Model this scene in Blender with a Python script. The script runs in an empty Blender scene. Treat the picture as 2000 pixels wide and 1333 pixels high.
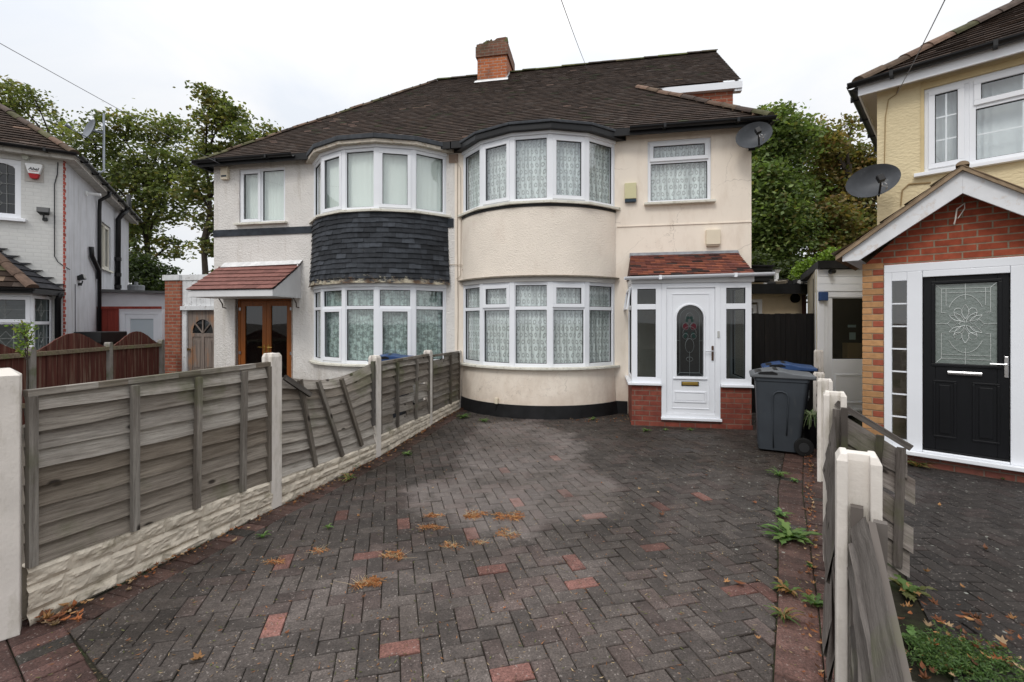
import bpy, math, random
import numpy as np
from mathutils import Matrix, Vector
R = math.radians
rng = random.Random(11)
SC = bpy.context.scene
COL = SC.collection
# ---------------------------------------------------------------- camera
F, EYE, HZ = 900.0, 1.62, 630.0          # focal length in pixels of the 2000 px photo, eye height, horizon row
cd = bpy.data.cameras.new('camera'); cam = bpy.data.objects.new('camera', cd); COL.objects.link(cam)
cd.sensor_width = 36.0; cd.lens = 36.0 * F / 2000.0
cd.shift_y = -(666.5 - HZ) / 2000.0
cd.clip_start = 0.05; cd.clip_end = 2000
cam.location = (0, 0, EYE); cam.rotation_euler = (R(90), 0, 0)
SC.camera = cam
# ---------------------------------------------------------------- sky (overcast) and sun
SUN_EL, SUN_AZ = R(48), R(-150)           # azimuth measured from +Y towards +X
W = bpy.data.worlds.new('World'); SC.world = W; W.use_nodes = True
nt = W.node_tree; nt.nodes.clear()
def N(nt, t, **kw):
    n = nt.nodes.new(t)
    for k, v in kw.items(): setattr(n, k, v)
    return n
wo = N(nt, 'ShaderNodeOutputWorld'); bg = N(nt, 'ShaderNodeBackground'); sky = N(nt, 'ShaderNodeTexSky')
sky.sky_type = 'NISHITA'; sky.sun_disc = False; sky.sun_elevation = SUN_EL; sky.sun_rotation = SUN_AZ
tc = N(nt, 'ShaderNodeTexCoord'); sx = N(nt, 'ShaderNodeSeparateXYZ'); nt.links.new(tc.outputs['Generated'], sx.inputs[0])
mp = N(nt, 'ShaderNodeMapping'); mp.inputs['Scale'].default_value = (1.3, 1.3, 3.2); nt.links.new(tc.outputs['Generated'], mp.inputs[0])
nz = N(nt, 'ShaderNodeTexNoise'); nz.inputs['Scale'].default_value = 1.6; nz.inputs['Detail'].default_value = 6; nz.inputs['Distortion'].default_value = .6
nt.links.new(mp.outputs[0], nz.inputs[0])
cr = N(nt, 'ShaderNodeValToRGB'); cr.color_ramp.elements[0].position = .36; cr.color_ramp.elements[0].color = (.87, .91, .97, 1)
cr.color_ramp.elements[1].position = .60; cr.color_ramp.elements[1].color = (1.05, 1.04, 1.03, 1); nt.links.new(nz.outputs[0], cr.inputs[0])
pw_ = N(nt, 'ShaderNodeMath', operation='POWER'); nt.links.new(sx.outputs[2], pw_.inputs[0]); pw_.inputs[1].default_value = 3.0; pw_.use_clamp = True
mr = N(nt, 'ShaderNodeMapRange'); mr.inputs[1].default_value = 0.0; mr.inputs[2].default_value = 1.0; mr.inputs[3].default_value = 9.6; mr.inputs[4].default_value = 28.0
nt.links.new(pw_.outputs[0], mr.inputs[0])
vm = N(nt, 'ShaderNodeVectorMath', operation='SCALE'); nt.links.new(cr.outputs[0], vm.inputs[0]); nt.links.new(mr.outputs[0], vm.inputs[3])
mx = N(nt, 'ShaderNodeMix', data_type='RGBA'); mx.inputs[0].default_value = .9
nt.links.new(sky.outputs[0], mx.inputs[6]); nt.links.new(vm.outputs[0], mx.inputs[7])
nt.links.new(mx.outputs[2], bg.inputs[0]); bg.inputs[1].default_value = 0.1
nt.links.new(bg.outputs[0], wo.inputs[0])
sd = bpy.data.lights.new('sun', 'SUN'); sun = bpy.data.objects.new('sun', sd); COL.objects.link(sun)
sd.energy = 1.1; sd.angle = R(16); sd.color = (1, .96, .9)
dirv = Vector((math.sin(SUN_AZ) * math.cos(SUN_EL), math.cos(SUN_AZ) * math.cos(SUN_EL), math.sin(SUN_EL)))
sun.rotation_euler = dirv.to_track_quat('Z', 'Y').to_euler()
SC.view_settings.view_transform = 'Standard'; SC.view_settings.look = 'None'
SC.view_settings.exposure = 0.0; SC.view_settings.gamma = 1.0; SC.view_settings.use_curve_mapping = False
SC.cycles.use_denoising = True
SC.cycles.max_bounces = 8; SC.cycles.transparent_max_bounces = 16
# ---------------------------------------------------------------- mesh builder
class MB:
    def __init__(s):
        s.v = []; s.f = []; s.c = []; s.T = None
    def add(s, pts, faces, col=None):
        b = len(s.v)
        if s.T is not None: pts = [s.T @ Vector(p) for p in pts]
        s.v.extend([tuple(p) for p in pts])
        for q in faces:
            s.f.append(tuple(b + i for i in q)); s.c.append(col)
        return s
    def box(s, x0, x1, y0, y1, z0, z1, col=None):
        if x1 < x0: x0, x1 = x1, x0
        if y1 < y0: y0, y1 = y1, y0
        if z1 < z0: z0, z1 = z1, z0
        p = [(x0,y0,z0),(x1,y0,z0),(x1,y1,z0),(x0,y1,z0),(x0,y0,z1),(x1,y0,z1),(x1,y1,z1),(x0,y1,z1)]
        return s.add(p, [(0,3,2,1),(4,5,6,7),(0,1,5,4),(1,2,6,5),(2,3,7,6),(3,0,4,7)], col)
    def hexa(s, p, col=None):      # 8 points: bottom 4 ccw, top 4 ccw
        return s.add(p, [(0,3,2,1),(4,5,6,7),(0,1,5,4),(1,2,6,5),(2,3,7,6),(3,0,4,7)], col)
    def poly(s, pts, col=None):
        return s.add(pts, [tuple(range(len(pts)))], col)
    def prism(s, pts, a0, a1, plane='xz', col=None):
        n = len(pts)
        def P(u, v, a): return {'xz': (u, a, v), 'xy': (u, v, a), 'yz': (a, u, v)}[plane]
        p = [P(u, v, a0) for u, v in pts] + [P(u, v, a1) for u, v in pts]
        fs = [tuple(range(n)), tuple(range(2*n-1, n-1, -1))] + [(i, i+n, (i+1) % n + n, (i+1) % n) for i in range(n)]
        return s.add(p, fs, col)
    def tube(s, pts, r, n=8, col=None, cap=True):
        pts = [Vector(p) for p in pts]; rs = r if isinstance(r, (list, tuple)) else [r]*len(pts)
        V = []; 
        for i, p in enumerate(pts):
            d = (pts[min(i+1, len(pts)-1)] - pts[max(i-1, 0)]).normalized()
            a = d.orthogonal().normalized() if i == 0 else (a - d*a.dot(d)).normalized()
            b = d.cross(a)
            for k in range(n):
                t = 2*math.pi*k/n; V.append(p + (a*math.cos(t) + b*math.sin(t))*rs[i])
        fs = [(i*n+k, i*n+(k+1) % n, (i+1)*n+(k+1) % n, (i+1)*n+k) for i in range(len(pts)-1) for k in range(n)]
        if cap: fs += [tuple(range(n-1, -1, -1)), tuple(range((len(pts)-1)*n, len(pts)*n))]
        return s.add(V, fs, col)
    def disc(s, c, ax, r, t, n=20, col=None):
        c = Vector(c); ax = Vector(ax).normalized()
        return s.tube([c - ax*t/2, c + ax*t/2], r, n, col)
    def grid(s, P, col=None):      # P[i][j] points
        n, m = len(P), len(P[0])
        return s.add([p for row in P for p in row], [(i*m+j, i*m+j+1, (i+1)*m+j+1, (i+1)*m+j) for i in range(n-1) for j in range(m-1)], col)
    def build(s, name, mat, parent=None, smooth=False, bevel=0, uv=None):
        me = bpy.data.meshes.new(name); me.from_pydata(s.v, [], s.f); me.update()
        if any(c is not None for c in s.c):
            at = me.color_attributes.new('Col', 'FLOAT_COLOR', 'CORNER')
            arr = np.empty((len(me.loops), 4), dtype=np.float32); k = 0
            for f, c in zip(s.f, s.c):
                c = c or (1, 1, 1); n = len(f); arr[k:k+n, :3] = c; arr[k:k+n, 3] = 1; k += n
            at.data.foreach_set('color', arr.ravel())
        if smooth:
            me.polygons.foreach_set('use_smooth', [True]*len(me.polygons))
        me.materials.append(mat)
        o = bpy.data.objects.new(name, me); COL.objects.link(o)
        if parent is not None: o.parent = parent
        if bevel:
            b = o.modifiers.new('bevel', 'BEVEL'); b.width = bevel; b.segments = 2; b.limit_method = 'ANGLE'; b.angle_limit = R(40)
        return o
def B(name, mat, parent, *boxes, bevel=0, T=None):
    m = MB(); m.T = T
    for b in boxes: m.box(*b)
    return m.build(name, mat, parent, bevel=bevel)
def tag(o, label=None, cat=None, group=None, kind=None):
    if label: o['label'] = label
    if cat: o['category'] = cat
    if group: o['group'] = group
    if kind: o['kind'] = kind
    return o
def thing(name, label, cat, loc=(0,0,0), rz=0, group=None):
    o = bpy.data.objects.new(name, None); COL.objects.link(o); o.empty_display_size = .2
    o.location = loc; o.rotation_euler = (0, 0, rz); return tag(o, label, cat, group)
class Fr:                                  # a facade frame: x right along the wall, y into the house, z up
    def __init__(s, ox, oy, deg):
        s.ox, s.oy, s.a = ox, oy, R(deg); s.u = (math.cos(s.a), math.sin(s.a)); s.n = (-math.sin(s.a), math.cos(s.a))
    def x(s, px, y=0.0):
        k = (px - 1000) / F
        X0 = s.ox + s.n[0]*y; Y0 = s.oy + s.n[1]*y
        return (k*Y0 - X0) / (s.u[0] - k*s.u[1])
    def z(s, px, py, y=0.0):
        return EYE + (HZ - py) / F * (s.oy + s.n[1]*y + s.u[1]*s.x(px, y))
    def loc(s): return (s.ox, s.oy, 0)
    def w(s, x, y, z=0): return (s.ox + s.u[0]*x + s.n[0]*y, s.oy + s.u[1]*x + s.n[1]*y, z)
def at(px, py, Y): return ((px-1000)/F*Y, Y, EYE + (HZ-py)/F*Y)
def gp(px, py):                            # point of the ground
    Y = F*EYE/(py-HZ); return ((px-1000)/F*Y, Y)
# ---------------------------------------------------------------- materials
def newmat(name):
    m = bpy.data.materials.new(name); m.use_nodes = True; nt = m.node_tree
    return m, nt, nt.nodes['Principled BSDF']
def L(nt, a, b): nt.links.new(a, b)
def ramp(nt, src, stops):
    r = N(nt, 'ShaderNodeValToRGB'); e = r.color_ramp.elements
    while len(e) < len(stops): e.new(.5)
    for i, (p, c) in enumerate(stops):
        e[i].position = p; e[i].color = (*c, 1) if len(c) == 3 else c
    L(nt, src, r.inputs[0]); return r.outputs[0]
def noise(nt, scale, detail=4, vec=None, rough=.55, sc=None, dist=0):
    t = N(nt, 'ShaderNodeTexNoise'); t.inputs['Scale'].default_value = scale; t.inputs['Detail'].default_value = detail
    t.inputs['Roughness'].default_value = rough; t.inputs['Distortion'].default_value = dist
    c = vec
    if c is None: c = N(nt, 'ShaderNodeTexCoord').outputs['Object']
    if sc:
        mpp = N(nt, 'ShaderNodeMapping'); mpp.inputs['Scale'].default_value = sc; L(nt, c, mpp.inputs[0]); c = mpp.outputs[0]
    L(nt, c, t.inputs[0]); return t.outputs[0]
def mixc(nt, fac, a, b, mode='MIX'):
    m = N(nt, 'ShaderNodeMix', data_type='RGBA', blend_type=mode)
    for sock, v in ((0, fac), (6, a), (7, b)):
        if hasattr(v, 'links'): L(nt, v, m.inputs[sock])
        elif sock == 0: m.inputs[0].default_value = v
        else: m.inputs[sock].default_value = (*v, 1)
    return m.outputs[2]
def math_(nt, op, a, b=None, c=None, clamp=False):
    m = N(nt, 'ShaderNodeMath', operation=op); m.use_clamp = clamp
    for i, v in enumerate((a, b, c)):
        if v is None: continue
        if hasattr(v, 'links'): L(nt, v, m.inputs[i])
        else: m.inputs[i].default_value = v
    return m.outputs[0]
def bump(nt, p, h, strength, dist=.01):
    b = N(nt, 'ShaderNodeBump'); b.inputs['Strength'].default_value = strength; b.inputs['Distance'].default_value = dist
    L(nt, h, b.inputs['Height']); L(nt, b.outputs[0], p.inputs['Normal'])
def vary(nt, col, amt, scale, sc=None):
    n = noise(nt, scale, 5, sc=sc)
    f = ramp(nt, n, [(.3, (1-amt,)*3), (.7, (1+amt*.5,)*3)])
    return mixc(nt, 1.0, col, f, 'MULTIPLY')
MC = {}
def M(name, col, rough=.6, amt=.12, scale=3, bs=0, bscale=40, bd=.004, sc=None, spec=.22, metal=0, attr=False, dirt=None, dirt_sc=(6, 6, .8), dirt_at=(.5, .68), voro=False, splash=None):
    if name in MC: return MC[name]
    m, nt, p = newmat(name)
    c = col
    if attr:
        a = N(nt, 'ShaderNodeAttribute'); a.attribute_name = 'Col'; c = a.outputs['Color']
    if amt: c = vary(nt, c, amt, scale, sc)
    if dirt:
        n = noise(nt, 1.3, 7, sc=dirt_sc, rough=.65)
        f = ramp(nt, n, [(dirt_at[0], (0, 0, 0)), (dirt_at[1], (1, 1, 1))]); c = mixc(nt, f, c, dirt)
    if splash:                                # rain-splashed soil and crazing on rendered walls
        s_ = N(nt, 'ShaderNodeSeparateXYZ'); L(nt, N(nt, 'ShaderNodeTexCoord').outputs['Object'], s_.inputs[0])
        h_ = math_(nt, 'ADD', math_(nt, 'DIVIDE', s_.outputs[2], .75), math_(nt, 'MULTIPLY', math_(nt, 'SUBTRACT', noise(nt, 3.5, 6, rough=.7), .5), 1.8))
        c = mixc(nt, ramp(nt, h_, [(.15, (.75,)*3), (.9, (0, 0, 0))]), c, splash)
        v_ = N(nt, 'ShaderNodeTexVoronoi', feature='DISTANCE_TO_EDGE'); v_.inputs['Scale'].default_value = 1.1; wn = N(nt, 'ShaderNodeVectorMath', operation='ADD'); L(nt, N(nt, 'ShaderNodeTexCoord').outputs['Object'], wn.inputs[0]); L(nt, N_color(nt, noise(nt, 4, 5)), wn.inputs[1]); L(nt, wn.outputs[0], v_.inputs[0])
        ck = math_(nt, 'MULTIPLY', ramp(nt, v_.outputs[0], [(.0, (1, 1, 1)), (.006, (0, 0, 0))]), ramp(nt, noise(nt, .9, 2), [(.52, (0, 0, 0)), (.58, (.55,)*3)])); c = mixc(nt, ck, c, tuple(q*.6 for q in splash))
    if hasattr(c, 'links'): L(nt, c, p.inputs['Base Color'])
    else: p.inputs['Base Color'].default_value = (*c, 1)
    p.inputs['Roughness'].default_value = rough; p.inputs['Specular IOR Level'].default_value = spec; p.inputs['Metallic'].default_value = metal
    if bs:
        if voro:
            t = N(nt, 'ShaderNodeTexVoronoi'); t.inputs['Scale'].default_value = bscale; t.feature = 'SMOOTH_F1'
            L(nt, N(nt, 'ShaderNodeTexCoord').outputs['Object'], t.inputs[0]); h = math_(nt, 'ADD', t.outputs[0], noise(nt, bscale*.7, 3))
        else: h = noise(nt, bscale, 4, sc=sc)
        bump(nt, p, h, bs, bd)
    MC[name] = m; return m
def sc3(k, c): return (c[0]*k, c[1]*k, c[2]*k)
def brickmat(name, c1, c2, mortar, bw=.225, rh=.075, ms=.008, stain=None, off=(0, 0), soft=1.0):
    if name in MC: return MC[name]
    m, nt, p = newmat(name)
    t = N(nt, 'ShaderNodeTexCoord'); s = N(nt, 'ShaderNodeSeparateXYZ'); L(nt, t.outputs['Object'], s.inputs[0])
    ns = N(nt, 'ShaderNodeSeparateXYZ'); L(nt, t.outputs['Normal'], ns.inputs[0])
    side = math_(nt, 'GREATER_THAN', math_(nt, 'ABSOLUTE', ns.outputs[0]), .7)
    u = math_(nt, 'ADD', math_(nt, 'MULTIPLY', s.outputs[0], math_(nt, 'SUBTRACT', 1.0, side)), math_(nt, 'MULTIPLY', s.outputs[1], side))
    cv = N(nt, 'ShaderNodeCombineXYZ'); L(nt, math_(nt, 'ADD', u, off[0]), cv.inputs[0]); L(nt, math_(nt, 'ADD', s.outputs[2], off[1]), cv.inputs[1])
    wob = noise(nt, 9, 2); wv = N(nt, 'ShaderNodeVectorMath', operation='SCALE'); wv.inputs[3].default_value = .006
    L(nt, N_color(nt, wob), wv.inputs[0]); av = N(nt, 'ShaderNodeVectorMath', operation='ADD'); L(nt, cv.outputs[0], av.inputs[0]); L(nt, wv.outputs[0], av.inputs[1])
    b = N(nt, 'ShaderNodeTexBrick'); b.inputs['Scale'].default_value = 1; b.inputs['Brick Width'].default_value = bw; b.inputs['Row Height'].default_value = rh
    b.inputs['Mortar Size'].default_value = ms; b.inputs['Mortar Smooth'].default_value = .25; b.inputs['Bias'].default_value = 0
    b.inputs['Color1'].default_value = (*c1, 1); b.inputs['Color2'].default_value = (*c2, 1); b.inputs['Mortar'].default_value = (*mortar, 1)
    L(nt, av.outputs[0], b.inputs[0])
    c = vary(nt, b.outputs[0], .25*soft**1.5, 14)
    if stain:
        f = ramp(nt, noise(nt, 2.2, 6, rough=.6), [(.48, (0, 0, 0)), (.7, (.8, .8, .8))]); c = mixc(nt, f, c, stain)
    L(nt, c, p.inputs['Base Color']); p.inputs['Roughness'].default_value = .85; p.inputs['Specular IOR Level'].default_value = .2
    h = math_(nt, 'SUBTRACT', math_(nt, 'MULTIPLY', noise(nt, 60, 4), .35), b.outputs[1]); bump(nt, p, h, .8*soft, .006)
    MC[name] = m; return m
def N_color(nt, sock):
    c = N(nt, 'ShaderNodeCombineXYZ')
    for i in range(3): L(nt, sock, c.inputs[i])
    return c.outputs[0]
def glassmat(name, tint=(.75, .8, .78), ior=1.75, rough=.02, ripple=.0):
    m = bpy.data.materials.new(name); m.use_nodes = True; nt = m.node_tree; nt.nodes.clear()
    o = N(nt, 'ShaderNodeOutputMaterial'); t = N(nt, 'ShaderNodeBsdfTransparent'); g = N(nt, 'ShaderNodeBsdfGlossy'); lw_ = N(nt, 'ShaderNodeLayerWeight'); x = N(nt, 'ShaderNodeMixShader')
    t.inputs[0].default_value = (*tint, 1); g.inputs['Roughness'].default_value = rough; g.inputs[0].default_value = (.95, .97, 1, 1); r0 = ((ior-1)/(ior+1))**2; fr_ = math_(nt, 'ADD', math_(nt, 'MULTIPLY', math_(nt, 'POWER', lw_.outputs['Facing'], 4.0), 1-r0), r0)
    bp = N(nt, 'ShaderNodeBump'); bp.inputs['Strength'].default_value = .12 + ripple; bp.inputs['Distance'].default_value = .01
    L(nt, noise(nt, 1.7, 1), bp.inputs['Height']); L(nt, bp.outputs[0], g.inputs['Normal'])
    L(nt, fr_, x.inputs[0]); L(nt, t.outputs[0], x.inputs[1]); L(nt, g.outputs[0], x.inputs[2]); L(nt, x.outputs[0], o.inputs[0])
    MC[name] = m; return m
def curtainmat(name, base, kind):
    m = bpy.data.materials.new(name); m.use_nodes = True; nt = m.node_tree; p = nt.nodes['Principled BSDF']
    out = nt.nodes['Material Output']
    s = N(nt, 'ShaderNodeSeparateXYZ'); L(nt, N(nt, 'ShaderNodeUVMap').outputs[0], s.inputs[0])
    if kind == 'ring':
        cx = N(nt, 'ShaderNodeCombineXYZ'); L(nt, s.outputs[0], cx.inputs[0]); L(nt, s.outputs[1], cx.inputs[1])
        wa = math_(nt, 'MULTIPLY', math_(nt, 'SUBTRACT', noise(nt, 3.5, 2, vec=cx.outputs[0]), .5), .16)
        u = math_(nt, 'DIVIDE', math_(nt, 'ADD', s.outputs[0], wa), .085); v = math_(nt, 'DIVIDE', math_(nt, 'ADD', s.outputs[1], math_(nt, 'MULTIPLY', wa, .3)), .115)
        row = math_(nt, 'FLOOR', v); half = math_(nt, 'MULTIPLY', math_(nt, 'MODULO', row, 2.0), .5)
        fu = math_(nt, 'SUBTRACT', math_(nt, 'FRACT', math_(nt, 'ADD', u, half)), .5); fv = math_(nt, 'SUBTRACT', math_(nt, 'FRACT', v), .5)
        d = math_(nt, 'SQRT', math_(nt, 'ADD', math_(nt, 'POWER', math_(nt, 'MULTIPLY', fu, 1.15), 2), math_(nt, 'POWER', math_(nt, 'MULTIPLY', fv, 1.0), 2)))
        r = math_(nt, 'ABSOLUTE', math_(nt, 'SUBTRACT', d, .27))
        f = ramp(nt, r, [(.02, (.8, .8, .8)), (.15, (0, 0, 0))])
    elif kind == 'flower':
        cx = N(nt, 'ShaderNodeCombineXYZ'); L(nt, s.outputs[0], cx.inputs[0]); L(nt, s.outputs[1], cx.inputs[1])
        n = noise(nt, 13, 5, vec=cx.outputs[0], rough=.7); g = s.outputs[1]
        f = ramp(nt, math_(nt, 'ADD', n, math_(nt, 'MULTIPLY', math_(nt, 'PINGPONG', g, .5), -.12)), [(.40, (.95, .95, .95)), (.53, (.15, .15, .15))])
    else:
        f = None
    tr = N(nt, 'ShaderNodeBsdfTransparent'); x = N(nt, 'ShaderNodeMixShader')
    if f is not None:
        L(nt, mixc(nt, f, base, tuple(c*.62 for c in base)), p.inputs['Base Color'])
        al = ramp(nt, f, [(0, (.05,)*3), (1, (.50,)*3)])
        cu = N(nt, 'ShaderNodeCombineXYZ'); L(nt, s.outputs[0], cu.inputs[0]); L(nt, math_(nt, 'MULTIPLY', s.outputs[1], .04), cu.inputs[1])
        fold = ramp(nt, noise(nt, 26, 3, vec=cu.outputs[0], rough=.6), [(.38, (0, 0, 0)), (.68, (.62, .62, .62))])
        L(nt, math_(nt, 'MAXIMUM', al, fold), x.inputs[0])
    else:
        p.inputs['Base Color'].default_value = (*base, 1); x.inputs[0].default_value = .04
    p.inputs['Roughness'].default_value = .9
    L(nt, p.outputs[0], x.inputs[1]); L(nt, tr.outputs[0], x.inputs[2]); L(nt, x.outputs[0], out.inputs[0])
    MC[name] = m; return m
upvc = M('upvc', (.80, .82, .86), .32, amt=.03, scale=2, spec=.5)
gasket = M('gasket', (.015, .016, .018), .6, amt=0)
glass = glassmat('glass', (.96, .98, .97), 2.1); glass_black = glassmat('glass_black', (.22, .24, .24), 1.7); glass_dark = glassmat('glass_dark', (.42, .46, .46), 1.65)
ring = curtainmat('net_ring', (.84, .90, .90), 'ring'); flower = curtainmat('net_flower', (.62, .78, .75), 'flower'); blind = curtainmat('blind', (.80, .87, .83), 'plain')
interior = M('interior', (.22, .20, .18), .9, amt=.1)
black = M('black_paint', (.008, .008, .009), .45, spec=.3, amt=.3, scale=6, bs=.15, bscale=30)
gutter_m = M('black_gutter', (.007, .007, .008), .38, spec=.35, amt=.2, scale=8)
render_w = M('render_white', (.71, .685, .655), .9, amt=.07, scale=2.5, bs=.75, bscale=38, bd=.012, voro=True, dirt=(.50, .46, .41), dirt_sc=(4, 4, .6), dirt_at=(.54, .78), splash=(.42, .38, .33))
render_c = M('render_cream', (.84, .755, .655), .85, amt=.05, scale=1.2, bs=.2, bscale=20, bd=.005, dirt=(.66, .56, .46), dirt_sc=(3, 3, 1.1), dirt_at=(.50, .85), splash=(.60, .50, .41))
render_r = M('render_roughcast', (.83, .75, .655), .9, amt=.06, scale=2.5, bs=.6, bscale=60, bd=.012, voro=True, dirt=(.70, .60, .51), dirt_sc=(3, 3, 1.4), dirt_at=(.55, .9))
sill_m = M('sill_cream', (.70, .68, .60), .6, amt=.15, scale=6, dirt=(.34, .32, .24), dirt_sc=(12, 12, 12), dirt_at=(.55, .75))
tile_m = M('roof_tile', None, .9, attr=True, amt=.35, scale=9, bs=.5, bscale=60, bd=.004)
lead = M('lead', (.23, .24, .26), .5, amt=.3, scale=9, bs=.3, bscale=20, bd=.01)
concrete = M('concrete_white', (.66, .615, .565), .85, amt=.1, scale=5, bs=.4, bscale=60, bd=.004, dirt=(.34, .31, .24), dirt_sc=(7, 7, 2.2), dirt_at=(.50, .78))
brick_red = brickmat('brick_red', (.30, .085, .05), (.36, .12, .07), (.33, .25, .19))
# ================================================================ shared builders
def T_at(x, y, z=0, rz=0):
    return Matrix.Translation((x, y, z)) @ Matrix.Rotation(rz, 4, 'Z')
def wall_holes(mb, x0, x1, z0, z1, holes, y0=0.0, t=.12):
    xs = sorted({x0, x1, *[h[0] for h in holes], *[h[1] for h in holes]}); zs = sorted({z0, z1, *[h[2] for h in holes], *[h[3] for h in holes]})
    xs = [x for x in xs if x0 <= x <= x1]; zs = [z for z in zs if z0 <= z <= z1]
    for i in range(len(xs)-1):
        for j in range(len(zs)-1):
            cx, cz = (xs[i]+xs[i+1])/2, (zs[j]+zs[j+1])/2
            if any(h[0] < cx < h[1] and h[2] < cz < h[3] for h in holes): continue
            for y, rev in ((y0, 0), (y0+t, 1)):
                q = [(xs[i], y, zs[j]), (xs[i+1], y, zs[j]), (xs[i+1], y, zs[j+1]), (xs[i], y, zs[j+1])]
                mb.poly(q[::-1] if rev else q)
    for a, b, c, d in holes + [(x0, x1, z0, z1)]:
        mb.poly([(a, y0, c), (b, y0, c), (b, y0+t, c), (a, y0+t, c)]); mb.poly([(a, y0, d), (a, y0+t, d), (b, y0+t, d), (b, y0, d)])
        mb.poly([(a, y0, c), (a, y0+t, c), (a, y0+t, d), (a, y0, d)]); mb.poly([(b, y0, c), (b, y0, d), (b, y0+t, d), (b, y0+t, c)])
def sheet_uv(name, mat, parent, T, w, z0, z1, y, amp=.012, wl=.07, seed=0, gather=1.0, sway=0):
    r = random.Random(seed); n = max(8, int(w/.012)); m = 8
    me = bpy.data.meshes.new(name); V = []; UV = []; ph = r.random()*6; ul = 0; px = None
    for i in range(n+1):
        u = w*i/n; a = amp*(.6+.4*math.sin(u*9+ph))
        d = a*math.sin(2*math.pi*u/wl+ph+1.3*math.sin(u*17+ph)); ul = u*gather
        for j in range(m+1):
            v = j/m; V.append(T @ Vector((u + sway*(v-.5)*math.sin(u*6+ph)*.3, y + d*(.5+.5*v), z0+(z1-z0)*v))); UV.append((ul, (z1-z0)*v))
    fs = [(i*(m+1)+j, (i+1)*(m+1)+j, (i+1)*(m+1)+j+1, i*(m+1)+j+1) for i in range(n) for j in range(m)]
    me.from_pydata([tuple(v) for v in V], [], fs)
    uvl = me.uv_layers.new(name='UVMap'); li = np.array([l.vertex_index for l in me.loops]); uvl.data.foreach_set('uv', np.array(UV)[li].ravel())
    me.polygons.foreach_set('use_smooth', [True]*len(me.polygons)); me.materials.append(mat)
    o = bpy.data.objects.new(name, me); COL.objects.link(o); o.parent = parent; return o
def unit(fr, gk, panes, T, w, z0, z1, cells, fw=.055, dp=.07, set_=0.0):
    """window unit in a frame whose local x runs 0..w, y=0 its outer face (into = +y). cells: (u0,u1,v0,v1,type) as fractions"""
    fr.T = gk.T = T
    fr.box(0, w, set_, set_+dp, z0, z0+fw); fr.box(0, w, set_, set_+dp, z1-fw, z1)
    fr.box(0, fw, set_, set_+dp, z0+fw, z1-fw); fr.box(w-fw, w, set_, set_+dp, z0+fw, z1-fw)
    H = z1-z0
    for c in cells:
        u0, u1, v0, v1, ty = c[:5]
        a = fw if u0 <= 0 else u0*w+fw/2; b = w-fw if u1 >= 1 else u1*w-fw/2
        lo = z0+fw if v0 <= 0 else z0+v0*H+fw/2; hi = z1-fw if v1 >= 1 else z0+v1*H-fw/2
        if u1 < 1: fr.box(b, b+fw, set_+.002, set_+dp-.002, lo, hi)
        if v1 < 1: fr.box(a-.001, b+.001, set_+.004, set_+dp-.004, hi, hi+fw)
        s = .0
        if ty == 'open':
            s = .045; e = .018
            A, Bb, C, D = a-e, b+e, lo-e, hi+e; f0, f1 = set_-.022, set_+.02
            fr.box(A, Bb, f0, f1, C, C+s+e); fr.box(A, Bb, f0, f1, D-s-e, D); fr.box(A, A+s+e, f0, f1, C+s+e, D-s-e); fr.box(Bb-s-e, Bb, f0, f1, C+s+e, D-s-e)
        a2, b2, l2, h2 = a+s, b-s, lo+s, hi-s; g = .008; gy = set_+(.004 if ty == 'open' else .024)
        for q in ((a2, b2, l2, l2+g), (a2, b2, h2-g, h2), (a2, a2+g, l2+g, h2-g), (b2-g, b2, l2+g, h2-g)):
            gk.box(q[0], q[1], gy-.004, gy+.02, q[2], q[3])
        panes.append((T, a2, b2, gy+.008, l2, h2))
def finish_window(name, parent, fr, gk, panes, gm=None, label=None):
    f = fr.build(name, upvc, parent, bevel=.004)
    if label: f['label'] = label
    gk.build('gasket', gasket, f)
    for T, a, b, y, c, d in panes:
        m = MB(); m.T = T; m.poly([(a, y, c), (b, y, c), (b, y, d), (a, y, d)]); m.build('pane', gm or glass, f)
    return f
def arc_pts(cx, R_, back, angs):           # plan points of a bow: centre x, radius, centre is `back` behind the wall
    return [(cx + R_*math.sin(a), back - R_*math.cos(a)) for a in angs]
def seg_T(A, B_):
    dx, dy = B_[0]-A[0], B_[1]-A[1]
    return Matrix.Translation((A[0], A[1], 0)) @ Matrix.Rotation(math.atan2(dy, dx), 4, 'Z'), math.hypot(dx, dy)
def ring_slab(mb, inner, outer, z0, z1, col=None):
    n = len(inner)
    for i in range(n-1):
        a, b, c, d = outer[i], outer[i+1], inner[i+1], inner[i]
        mb.hexa([(*a, z0), (*b, z0), (*c, z0), (*d, z0), (*a, z1), (*b, z1), (*c, z1), (*d, z1)], col)
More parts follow.
